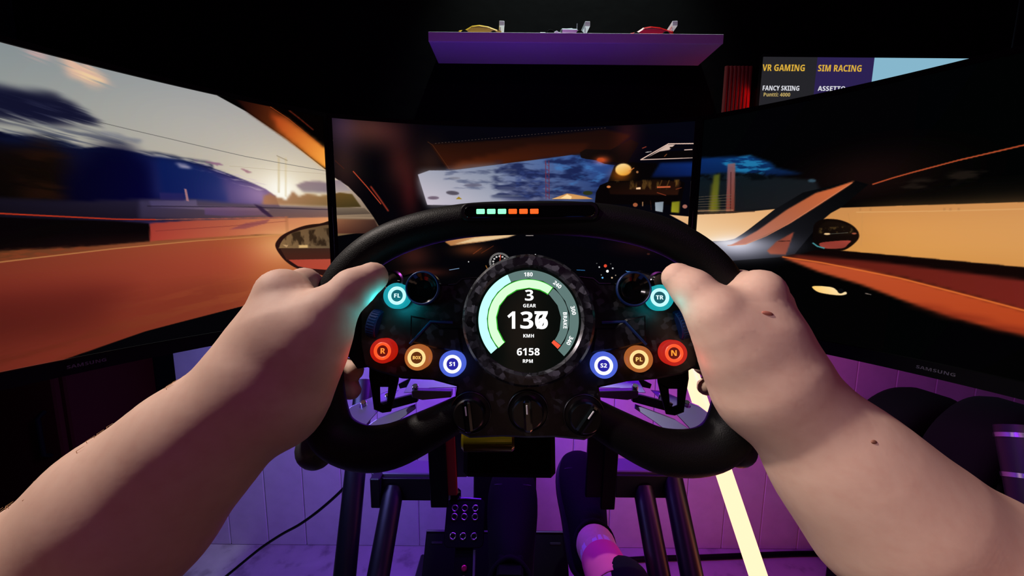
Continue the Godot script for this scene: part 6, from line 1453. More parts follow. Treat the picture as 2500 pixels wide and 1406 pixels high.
func pedals() -> void:
	var tilt := Basis(Vector3.RIGHT, deg_to_rad(-42.0))      # local z points up and towards the driver
	var c := at(1135, 1276, 0.905)
	var t := thing("brake_pedal", "black brake pedal plate with nine chrome-rimmed holes left of the shoes", "pedal", c, tilt)
	part("pad", prism(rounded(0.086, 0.094, 0.012), -0.005, 0.003, 0.001, true).mesh(), M.black_plastic, t)
	part("pad_lip", tube([Vector3(-0.034, 0.046, 0.003), Vector3(0, 0.048, 0.004), Vector3(0.034, 0.046, 0.003)], 0.0022, 8).mesh(), M.violet_lit_steel, t)
	for r in [[0.028], [0.011], [-0.026]]:
		for x in [-0.024, -0.002, 0.022]:
			part("hole_ring", lathe([Vector2(0.0042, 0.002), Vector2(0.0045, 0.0045), Vector2(0.006, 0.005), Vector2(0.0075, 0.0045), Vector2(0.0078, 0.002)], 20, true).mesh(), M.steel, t, Vector3(x, r[0], 0), Y_TO_Z)
	part("pedal_arm", prism([Vector2(-0.018, -0.04), Vector2(0.020, -0.04), Vector2(0.024, -0.21), Vector2(-0.016, -0.21)], -0.016, -0.006, 0.001).mesh(), M.black_plastic, t)
	part("arm_edge", prism([Vector2(0.021, -0.05), Vector2(0.026, -0.05), Vector2(0.030, -0.21), Vector2(0.025, -0.21)], -0.014, -0.004, 0.0005).mesh(), M.frame_grey, t)
	part("bolt", lathe([Vector2(0, 0), Vector2(0.006, 0), Vector2(0.006, 0.003), Vector2(0.004, 0.004), Vector2(0, 0.004)], 14).mesh(), mat("red_anodised", Color(0.75, 0.10, 0.35), 0.3, 0.6), t, Vector3(0.004, -0.083, -0.005), Y_TO_Z, "small red bolt")
	part("bolt", lathe([Vector2(0, 0), Vector2(0.0045, 0), Vector2(0.0045, 0.003), Vector2(0, 0.0035)], 14).mesh(), M.steel, t, Vector3(0.004, -0.100, -0.005), Y_TO_Z)
	# throttle pedal under the right shoe
	var th := thing("throttle_pedal", "black throttle pedal plate under the right shoe with a steel top corner", "pedal", at(1420, 1195, 1.0), tilt)
	part("pad", prism(rounded(0.075, 0.15, 0.012), -0.008, 0.0, 0.001, true).mesh(), M.black_plastic, th)
	part("pedal_arm", prism([Vector2(-0.016, -0.06), Vector2(0.016, -0.06), Vector2(0.016, -0.24), Vector2(-0.016, -0.24)], -0.022, -0.009, 0.001).mesh(), M.black_plastic, th)
	var knob := thing("pedal_stop_knob", "small chrome stop knob beside the right shoe", "knob", at(1452, 1205, 0.93), cam.basis)
	part("knob_body", lathe([Vector2(0, -0.012), Vector2(0.014, -0.012), Vector2(0.015, -0.006), Vector2(0.015, 0.006), Vector2(0.012, 0.011), Vector2(0, 0.012)], 20).mesh(), M.gloss_black, knob)
	part("knob_cap", lathe([Vector2(0.010, 0.011), Vector2(0.012, 0.0135), Vector2(0.015, 0.0105), Vector2(0.0152, 0.008)], 20, true).mesh(), M.steel, knob)
	var knob2 := thing("pedal_stop_knob", "small black stop knob above the brake pedal plate", "knob", at(1110, 1207, 0.93), cam.basis)
	part("knob_body", box(Vector3(0.028, 0.026, 0.02), 0.006).mesh(), M.gloss_black, knob2)
	# inclined tray that carries the pedals
	var tr := thing("pedal_tray", "black inclined steel pedal tray under both shoes", "pedal tray", at(1210, 1320, 1.0), tilt)
	part("plate", box(Vector3(0.36, 0.36, 0.012), 0.002).mesh(), M.black_plastic, tr, Vector3(0, -0.155, -0.055))
	part("plate_lip", box(Vector3(0.36, 0.004, 0.006), 0.0008).mesh(), M.frame_grey, tr, Vector3(0, 0.022, -0.048))
	part("back_wall", box(Vector3(0.17, 0.26, 0.03), 0.004).mesh(), M.black_plastic, tr, Vector3(0.02, 0.10, -0.085), Basis(Vector3.RIGHT, deg_to_rad(36.0)))
	for s in [-1.0, 1.0]:
		part("leg", box(Vector3(0.03, 0.34, 0.03), 0.002).mesh(), M.frame_black, tr, Vector3(0.15 * s, -0.12, -0.17), Basis(Vector3.RIGHT, deg_to_rad(42.0)))


# ------------------------------------------------------------------ steering wheel

const S := 0.0003

func on(px: float, py: float, h := 0.0) -> Vector3:
	return Vector3((px - 1290.0) * S * (0.3 - h) / 0.3, (781.0 - py) * S * (0.3 - h) / 0.3, h)


func on2(px: float, py: float, h := 0.0) -> Vector2:
	var p := on(px, py, h)
	return Vector2(p.x, p.y)


func steering_wheel() -> void:
	var t := thing("steering_wheel", "black leather racing wheel with round display and lit buttons, held in both hands", "steering wheel", wheel_tf.origin, wheel_tf.basis)
	# rim: one leather-covered loop from the hub's left foot over the top to its right foot
	var path := []
	var rad := []
	for q in [[1130, 1000, 40], [1050, 1043, 48], [960, 1083, 54], [880, 1088, 55], [815, 1055, 57], [791, 985, 53], [785, 900, 48], [787, 820, 46], [800, 740, 45], [836, 668, 45], [905, 605, 45], [1000, 562, 44], [1130, 535, 43], [1290, 529, 42], [1450, 536, 43], [1580, 562, 44], [1677, 607, 45], [1744, 668, 45], [1776, 740, 45], [1788, 820, 46], [1784, 900, 48], [1774, 985, 53], [1748, 1055, 57], [1690, 1088, 55], [1600, 1086, 53], [1510, 1046, 48], [1430, 1000, 40]]:
		path.append(on(q[0], q[1], -0.002))
		rad.append(Vector3(q[2] * S, 0, 0))
	var rr := spline(rad, 6).map(func(v): return v.x)
	part("rim", tube(spline(path, 6), rr, 20, false, Vector3(0, 0, 1), 0.95).mesh(), M.leather, t)
	for q in [[772, 1096, 46], [1778, 1082, 40]]:
		part("grip_end", ball(Vector3(q[2] * S * 1.06, q[2] * S * 1.06, 0.012)).mesh(), M.grip_grey, t, on(q[0], q[1], -0.016))
	# shift light bar set into the top of the rim
	var bar := part("shift_light_bar", prism(rounded(350 * S * 0.95, 46 * S * 0.95, 22 * S * 0.95, on2(1293, 511, 0.013)), 0.006, 0.0125, 0.001, true).mesh(), M.black_plastic, t)
	part("lens", prism(rounded(328 * S * 0.95, 30 * S * 0.95, 14.5 * S * 0.95, on2(1293, 512, 0.013)), 0.011, 0.0131, 0.0004, true).mesh(), M.gloss_black, bar)
	var green := glow_mat("green_led", Color(0.45, 1.0, 0.62), 2.2)
	var red := glow_mat("orange_led", Color(1.0, 0.34, 0.10), 1.6)
	for k in 6:
		part("led_lamp", prism(rounded(21 * S * 0.95, 12.5 * S * 0.95, 2 * S, on2(1171.5 + 26.8 * k, 511 + 0.2 * k, 0.0135)), 0.0128, 0.0136, 0.0002).mesh(), green if k < 3 else red, bar, Vector3.ZERO, Basis(), "lit green LED" if k < 3 else "lit orange-red LED")
	# hub: faceplate with two wings and a lower lobe for the knobs
	var pts := [[1165, 676], [1126, 679], [1112, 692], [1060, 694], [1050, 668], [1020, 662], [985, 672], [930, 660], [893, 690], [878, 760], [880, 840], [892, 892], [925, 906], [985, 922], [1060, 925], [1118, 940], [1112, 985], [1108, 1040], [1150, 1060], [1230, 1056], [1288, 1058], [1350, 1056], [1420, 1062], [1466, 1040], [1462, 985], [1456, 940], [1520, 926], [1590, 920], [1650, 908], [1684, 890], [1694, 840], [1696, 760], [1682, 694], [1645, 662], [1590, 674], [1560, 662], [1530, 668], [1515, 694], [1460, 692], [1448, 680], [1415, 676]]
	part("faceplate", prism(pts.map(func(p): return on2(p[0], p[1], 0.0)), -0.012, 0.004, 0.0015).mesh(), M.forged_carbon_dark, t)
	for s in [-1.0, 1.0]:
		var fx := func(x: float): return x if s < 0.0 else 2576.0 - x
		part("spoke", prism([[798, 730], [850, 722], [900, 715], [905, 895], [872, 900], [850, 872], [800, 880]].map(func(p): return on2(fx.call(p[0]), p[1], -0.006)), -0.012, -0.004, 0.0015).mesh(), M.black_plastic, t)
	for s in [[1165, 676, 1126, 679, 1112, 692, 1092, 693], [1415, 676, 1448, 680, 1462, 692, 1490, 693]]:
		part("faceplate_edge", tube([on(s[0], s[1], 0.0045), on(s[2], s[3], 0.0045), on(s[4], s[5], 0.0045), on(s[6], s[7], 0.0045)], 0.0006, 6).mesh(), M.dark_steel, t)
	# raised wing covers
	for s in [-1.0, 1.0]:
		var fx := func(x: float): return x if s < 0.0 else 2572.0 - x
		part("wing_cover", prism([[1000, 770], [1045, 778], [1075, 800], [1120, 800], [1130, 860], [1060, 850], [1000, 835]].map(func(p): return on2(fx.call(p[0]), p[1], 0.006)), 0.002, 0.0065, 0.0012).mesh(), M.forged_carbon_dark, t)
		part("blue_trim", tube([on(fx.call(1105.0), 787, 0.006), on(fx.call(1050.0), 785, 0.0072), on(fx.call(1000.0), 840, 0.0072)], 0.0011, 6, false, Vector3(0, 0, 1), 0.6).mesh(), M.blue_trim, t, Vector3.ZERO, Basis(), "thin blue metal trim")
	display(t)
	var rows := [
		["FL", 961, 721, 32.5, "#149aa8", "#bafcff", "#0c5560", "#dffdff", 4, 0], ["TR", 1611, 727, 32.0, "#16a0a8", "#bafcff", "#0c5560", "#dffdff", -4, 0],
		["R", 930, 857, 31.0, "#b01608", "#ff5220", "#5c0c06", "#ff8a34", 2, 0], ["BOX", 1017, 873, 32.0, "#a85c28", "#ffd48c", "#5c2c0c", "#ffc468", 0, 0], ["S1", 1103, 888, 32.0, "#4c64d8", "#f0f4ff", "#2420a0", "#ffffff", 2, 0],
		["S2", 1473, 890, 32.0, "#4c64d8", "#f0f4ff", "#2420a0", "#ffffff", -3, 0], ["PL", 1557, 875, 32.0, "#a85c28", "#ffd48c", "#5c2c0c", "#ffd070", -3, 0], ["N", 1639, 860, 31.0, "#b81c12", "#ff5428", "#5c0c06", "#ff9a34", -2, 0]]
	for b in rows:
		button(t, b)
	# thumb joysticks with a blue rim
	for q in [[1038, 705, 40], [1536, 709, 39]]:
		var c := on(q[0], q[1], 0.010)
		var js := part("thumb_joystick", lathe([Vector2(0, 0), Vector2(0.0118, 0.0), Vector2(0.0122, 0.003), Vector2(0.0122, 0.010), Vector2(0.0108, 0.0115), Vector2(0.0085, 0.0095), Vector2(0.006, 0.0078), Vector2(0, 0.0070)], 36).mesh(), M.gloss_black, t, on(q[0], q[1], 0.002), Y_TO_Z)
		part("rim_ring", lathe([Vector2(0.0108, 0.0117), Vector2(0.0113, 0.0125), Vector2(0.0119, 0.0122), Vector2(0.0124, 0.0105)], 36, true).mesh(), M.blue_trim, js, Vector3.ZERO, Basis(), "blue metal ring")
	# small push knobs seen over the top buttons
	for q in [[957, 684], [1603, 690]]:
		var pk := part("push_knob", lathe([Vector2(0, 0), Vector2(0.0062, 0.0), Vector2(0.0062, 0.006), Vector2(0.005, 0.0075), Vector2(0, 0.0078)], 24).mesh(), M.gloss_black, t, on(q[0], q[1], 0.002), Y_TO_Z)
		part("collar", lathe([Vector2(0.0062, 0.0005), Vector2(0.0076, 0.0005), Vector2(0.0076, 0.002), Vector2(0.0062, 0.0025)], 24).mesh(), M.steel, pk)
	# knurled thumb wheels at the outer edges
	for q in [[914, 790, 0.25], [1655, 792, -0.25]]:
		var tw := part("thumb_wheel", lathe([Vector2(0, -0.0036), Vector2(0.0095, -0.0036), Vector2(0.0102, -0.003), Vector2(0.0102, 0.003), Vector2(0.0095, 0.0036), Vector2(0, 0.0036)], 36).mesh(), M.blue_trim, t, on(q[0], q[1], 0.0035), Basis(Vector3.FORWARD, PI / 2.0 + q[2]), "blue thumb wheel")
		var kn := Geo.new()
		for k in 30:
			var a := TAU_ * k / 30
			kn.join(box(Vector3(0.0008, 0.0052, 0.0012), 0.0002), Transform3D(Basis(Vector3.UP, -a), Vector3(cos(a), 0, sin(a)) * 0.0103))
		part("knurl", kn.mesh(), M.blue_trim, tw)
	# three rotary knobs along the bottom
	for q in [[1152, 1000, 0.12], [1288, 996, 0.05], [1420, 1004, -0.62]]:
		var kb := part("rotary_knob", lathe([Vector2(0, 0), Vector2(0.0142, 0), Vector2(0.0144, 0.002), Vector2(0.0138, 0.0035), Vector2(0.0112, 0.004), Vector2(0.0108, 0.012), Vector2(0.0098, 0.0135), Vector2(0, 0.0135)], 40).mesh(), M.dial_rubber, t, on(q[0], q[1], 0.003), Y_TO_Z)
		var by := Basis(Vector3.UP, q[2])
		part("pointer", box(Vector3(0.0055, 0.007, 0.021), 0.0015).mesh(), M.gloss_black, kb, Vector3(0, 0.0165, 0), by)
		part("highlight_line", box(Vector3(0.0010, 0.0008, 0.0062), 0.0002).mesh(), M.highlight_white, kb, by * Vector3(-0.0003, 0.0202, -0.0045), by, "white line standing for a highlight")  # highlight on the knob put in as a thin white bar
		part("collar_ring", lathe([Vector2(0.0136, 0.0036), Vector2(0.0139, 0.0044), Vector2(0.0146, 0.0038), Vector2(0.0146, 0.0)], 40, true).mesh(), M.dark_steel, kb)
	# shift paddles behind the wings
	for s in [-1.0, 1.0]:
		var fx := func(x: float): return x if s < 0.0 else 2570.0 - x
		var h := -0.035
		var outer := [[900, 880], [976, 880], [972, 930], [962, 975], [955, 1003], [935, 1006], [914, 998], [908, 960], [900, 920]].map(func(p): return on2(fx.call(p[0]), p[1], h))
		var pd := Geo.new()
		var hole := [[926, 944], [948, 944], [946, 982], [938, 986], [928, 982]].map(func(p): return on2(fx.call(p[0]), p[1], h))
		# two cheeks, a bridge above and below the slot
		pd.join(prism([outer[0], outer[1], outer[2], Vector2(hole[1].x, hole[1].y), Vector2(hole[0].x, hole[0].y), outer[8]], h - 0.003, h, 0.0006))
		pd.join(prism([outer[8], Vector2(hole[0].x, hole[0].y), hole[4], hole[3], outer[5], outer[6], outer[7]], h - 0.003, h, 0.0006))
		pd.join(prism([Vector2(hole[1].x, hole[1].y), outer[2], outer[3], outer[4], outer[5], hole[3], hole[2]], h - 0.003, h, 0.0006))
		part("shift_paddle", pd.mesh(), M.black_plastic, t)
	part("hub_adapter", lathe([Vector2(0, -0.10), Vector2(0.024, -0.10), Vector2(0.024, -0.05), Vector2(0.034, -0.045), Vector2(0.034, -0.012), Vector2(0, -0.012)], 32).mesh(), M.dark_steel, t, Vector3.ZERO, Y_TO_Z)
	part("paddle_carrier", box(Vector3(0.20, 0.03, 0.012), 0.003).mesh(), M.black_plastic, t, Vector3(0, -0.026, -0.030))


func button(t: Node3D, b: Array) -> void:
	var r: float = b[3] * S * 0.955
	var c := on(b[1], b[2], 0.0135)
	c.z = 0.0
	var cap := part("lit_button", lathe([Vector2(0, 0.002), Vector2(r * 0.98, 0.002), Vector2(r, 0.011), Vector2(r * 0.94, 0.0132), Vector2(r * 0.70, 0.0136), Vector2(r * 0.68, 0.0126), Vector2(0, 0.0126)], 40).mesh(), glow_mat("button_" + b[0], Color(b[4]), 1.0), t, c, Y_TO_Z, "lit button marked " + b[0])
	var dx: float = b[8] * S
	var ring := lathe([Vector2(r * 0.45, 0.0128), Vector2(r * 0.47, 0.0142), Vector2(r * 0.66, 0.0142), Vector2(r * 0.70, 0.0136)], 36, true)
	part("glow_ring", ring.mesh(), glow_mat("ring_" + b[0], Color(b[5]), 1.15), cap, Vector3(dx, 0, 0))
	part("centre_disc", lathe([Vector2(r * 0.46, 0.0126), Vector2(r * 0.46, 0.0131), Vector2(0, 0.0131)], 28).mesh(), glow_mat("disc_" + b[0], Color(b[6]), 1.0), cap, Vector3(dx, 0, 0))
	var n: int = b[0].length()
	words(b[0], r * [0.42, 0.30, 0.24][n - 1], glow_mat("text_" + b[0], Color(b[7]), 1.1), cap, Vector3(dx, 0.0133, 0), Y_TO_Z.inverse(), "lettering", [1.15, 1.15, 0.95][n - 1])
	var g := wheel_tf * (c + Vector3((-0.0045 if b[0] in ["FL", "R"] else 0.0045 if b[0] in ["TR", "N"] else 0.0), -0.004, 0.036))
	omni("button_light", g, Color(b[4]), 0.0014 if b[0] == "FL" else (0.0006 if b[0] == "TR" else (0.00018 if b[0] == "R" else (0.00010 if b[0] == "N" else 0.00008))), 0.006)


func display(t: Node3D) -> void:
	var bz := part("display_bezel", lathe([Vector2(0.0345, 0.0), Vector2(0.0450, 0.0), Vector2(0.0465, 0.006), Vector2(0.0458, 0.0165), Vector2(0.0440, 0.0185), Vector2(0.0380, 0.0190), Vector2(0.0362, 0.0178), Vector2(0.0358, 0.0160)], 72).mesh(), M.forged_carbon, t, Vector3.ZERO, Y_TO_Z, "round forged carbon bezel")
	var ds := part("display_screen", lathe([Vector2(0.0365, 0.0), Vector2(0.0365, 0.0168), Vector2(0, 0.0168)], 64).mesh(), glow_mat("display_dark", Color("#020806"), 1.0), t, Vector3.ZERO, Y_TO_Z, "round lit display")
	M.display_dark.roughness = 0.15
	var k := S * 0.943
	var up := Y_TO_Z.inverse()
	var z0 := 0.0168
	var cyan := glow_mat("arc_cyan", Color("#b8fff4"), 1.2)
	var green := glow_mat("arc_green", Color("#c8ffc4"), 1.25)
	var grey := glow_mat("arc_grey", Color("#5f7a76"), 1.0)
	var redm := glow_mat("arc_red", Color("#ff5a3c"), 1.0)
	var green_edge := glow_mat("arc_green_edge", Color("#2fb028"), 1.0)
	var white := glow_mat("display_white", Color(1, 1, 1), 1.15)
	for q in [["speed_arc", 101.5, 122.0, 114.5, 222.0, cyan, 0.0], ["speed_arc_empty", 101.5, 122.0, -45.5, 114.2, grey, 0.0], ["throttle_arc_edge", 77.0, 100.0, 52.2, 223.4, green_edge, 0.0], ["throttle_arc", 79.4, 98.2, 53.2, 222.8, green, 0.0003], ["throttle_arc_empty", 79.4, 98.2, -37.5, 51.6, grey, 0.0], ["brake_mark", 78.0, 99.0, -44.6, -38.2, redm, 0.0]]:
		part(q[0], band(q[1] * k, q[2] * k, q[3], q[4], z0, z0 + 0.0003 + q[6], 64).mesh(), q[5], ds, Vector3.ZERO, up)
	var put := func(s: String, x: float, y: float, cap: float, stretch: float, turn := 0.0):
		words(s, cap * k, white, ds, up * Vector3(x * k, -y * k, z0 + 0.0008), up * Basis(Vector3.BACK, turn), "lettering", stretch)
	put.call("3", 2.5, -59.5, 26.0, 1.18)
	put.call("GEAR", 2.5, -34.5, 8.0, 1.12)
	put.call("1", -39.0, 1.5, 41.0, 0.95)
	put.call("3", -3.5, 1.5, 41.0, 1.12)
	put.call("6", 31.0, 1.5, 41.0, 1.12)
	put.call("7", 31.0, 1.0, 41.0, 1.12)
	put.call("KMH", 0.5, 38.5, 8.0, 1.10)
	put.call("6158", -0.5, 77.0, 17.0, 1.08)
	put.call("RPM", -1.5, 99.0, 8.0, 1.10)
	for q in [["180", 90.0], ["240", 50.5], ["300", 12.0], ["340", -26.5]]:
		var a: float = deg_to_rad(q[1])
		put.call(q[0], cos(a) * 111.0, -sin(a) * 111.0, 9.5, 1.0, a - PI / 2.0)
	put.call("BRAKE", 88.5, 1.0, 9.0, 1.05, -PI / 2.0)
	# light of the display, as large as the display, just in front of it
	var l := wheel_tf * Vector3(-0.006, 0.004, 0.020)
	area_light("display_light", l, wheel_tf.basis.z, Vector2(0.05, 0.05), Color(0.72, 1.0, 0.86), 0.0022)


# ------------------------------------------------------------------ person

func person() -> void:
	var base := Vector3(0, 0, 0.12)
	var t := thing("person", "driver in dark clothes gripping the wheel with both bare forearms, feet on the pedals", "person", base)
	var g := Geo.new()
	for side in [-1.0, 1.0]:
		var c := arm_bones(side)
		var lo := Vector3.ONE * 9.0
		var hi := Vector3.ONE * -9.0
		for b in c:
			var r := Vector3.ONE * (maxf(b[2], b[3]) + 0.012)
			lo = lo.min(b[0] - r).min(b[1] - r)
			hi = hi.max(b[0] + r).max(b[1] + r)
		var f := Field.new(lo, hi, 0.0032)
		for b in c:
			if b.size() > 5:
				f.bone(b[0], b[1], b[2], b[3], b[4], b[5], b[6])
			else:
				f.bone(b[0], b[1], b[2], b[3], b[4])
		f.nets(g, base)
	var shoe_f := Vector3(-0.03, sin(deg_to_rad(46.0)), -cos(deg_to_rad(46.0))).normalized()
	var shoe_z := -shoe_f
	var shoe_up := shoe_z.cross(Vector3.UP.cross(shoe_z).normalized())
	var ank := at(1404, 1108, 1.0) - shoe_f * 0.198 + shoe_up * 0.112
	var knee := Vector3(0.20, 0.44, -0.30)
	var fl := Field.new(ank.min(knee) - Vector3.ONE * 0.08, ank.max(knee) + Vector3.ONE * 0.08, 0.007)
	fl.bone(ank - shoe_up * 0.05, ank, 0.034, 0.033, 0.02)
	fl.bone(ank, ank.lerp(knee, 0.35), 0.033, 0.040, 0.02)
	fl.nets(g, base)
	# trunk and legs under the clothes, neck and head behind the camera
	var tr := Field.new(Vector3(-0.30, 0.26, -0.78), Vector3(0.34, 0.98, 0.40), 0.012)
	tr.bone(Vector3(0, 0.44, 0.24), Vector3(0, 0.70, 0.21), 0.105, 0.110, 0.04, Vector3(0, 0, 1), 0.72)
	tr.bone(Vector3(-0.09, 0.76, 0.20), Vector3(0.09, 0.76, 0.20), 0.09, 0.09, 0.04, Vector3(0, 0, 1), 0.8)
	for sd in [-1.0, 1.0]:
		tr.bone(Vector3(0.10 * sd, 0.80, 0.19), Vector3(0.19 * sd, 0.80, 0.10), 0.06, 0.053, 0.03)
		tr.bone(Vector3(0.19 * sd, 0.80, 0.10), Vector3(0.22 * sd, 0.785, 0.06), 0.053, 0.051, 0.02)
	tr.bone(Vector3(0, 0.78, 0.21), Vector3(0, 0.93, 0.225), 0.062, 0.055, 0.03)
	tr.bone(Vector3(0.10, 0.42, 0.16), knee, 0.075, 0.056, 0.02)
	tr.bone(knee, ank, 0.054, 0.036, 0.02)
	tr.bone(Vector3(-0.10, 0.42, 0.16), Vector3(-0.14, 0.42, -0.30), 0.075, 0.056, 0.02)
	tr.bone(Vector3(-0.14, 0.42, -0.30), at(1250, 1475, 0.80), 0.054, 0.036, 0.02)
	tr.bone(Vector3(-0.08, 0.42, 0.20), Vector3(0.08, 0.42, 0.20), 0.09, 0.09, 0.03)
	tr.nets(g, base)
	var hd := Field.new(Vector3(-0.11, 0.86, 0.08), Vector3(0.11, 1.20, 0.36), 0.005)
	hd.bone(Vector3(0, 0.86, 0.224), Vector3(0, 0.96, 0.23), 0.056, 0.054, 0.02)
	hd.bone(Vector3(0, 1.085, 0.235), Vector3(0, 1.085, 0.205), 0.086, 0.080, 0.02, Vector3(1, 0, 0), 0.88)
	hd.bone(Vector3(0, 1.04, 0.190), Vector3(0, 0.985, 0.165), 0.066, 0.042, 0.025, Vector3(1, 0, 0), 0.92)
	hd.bone(Vector3(-0.03, 1.092, 0.133), Vector3(0.03, 1.092, 0.133), 0.012, 0.012, 0.012)
	hd.bone(Vector3(0, 1.085, 0.128), Vector3(0, 1.045, 0.110), 0.008, 0.012, 0.010)
	hd.bone(Vector3(-0.018, 1.015, 0.128), Vector3(0.018, 1.015, 0.128), 0.007, 0.007, 0.006)
	hd.bone(Vector3(-0.016, 1.004, 0.129), Vector3(0.016, 1.004, 0.129), 0.007, 0.007, 0.004)
	for sd in [-1.0, 1.0]:
		hd.bone(Vector3(0.078 * sd, 1.085, 0.225), Vector3(0.075 * sd, 1.04, 0.218), 0.014, 0.009, 0.006, Vector3(1, 0, 0), 0.5)
	hd.nets(g, base)
	part("body", g.mesh(), M.skin, t)
	var hg := Geo.new()
	var hf := Field.new(Vector3(-0.12, 0.98, 0.10), Vector3(0.12, 1.21, 0.36), 0.006)
	hf.bone(Vector3(0, 1.105, 0.245), Vector3(0, 1.115, 0.215), 0.092, 0.082, 0.02, Vector3(1, 0, 0), 0.9)
	hf.bone(Vector3(0, 1.06, 0.275), Vector3(0, 1.02, 0.27), 0.062, 0.045, 0.03)
	hf.nets(hg, base)
	part("hair", hg.mesh(), M.hair_brown, t)
	for sd in [-1.0, 1.0]:
		part("eye", ball(Vector3(0.0115, 0.008, 0.008), 16, 10).mesh(), M.white_toy, t, Vector3(0.032 * sd, 1.072, 0.132) - base)
	clothes(t, base, ank, knee)
	part("scab", ball(Vector3(0.0036, 0.0014, 0.0012), 12, 8).mesh(), M.scab, t, on_skin(g, base, 1877, 757) - base, cam.basis * Basis(Vector3.BACK, -0.2), "small red scab on the back of the hand")
	part("mole", ball(Vector3(0.0016, 0.0012, 0.0008), 12, 8).mesh(), M.mole, t, on_skin(g, base, 2130, 1083) - base, cam.basis, "small brown mole on the forearm")


# the point of the body's surface that shows at a place in the photograph
func on_skin(g: Geo, base: Vector3, px: float, py: float) -> Vector3:
	var inv := cam.transform.affine_inverse()
	var best := Vector3.ZERO
	var depth := 9.0
	for v in g.v:
		var c := inv * (v + base)
		if c.z < -0.05 and absf(c.x / -c.z - (px - 1250.0) / 1000.0) < 0.009 and absf(c.y / c.z - (py - 703.0) / 1000.0) < 0.009 and -c.z < depth:
			depth = -c.z
			best = v + base
	return best


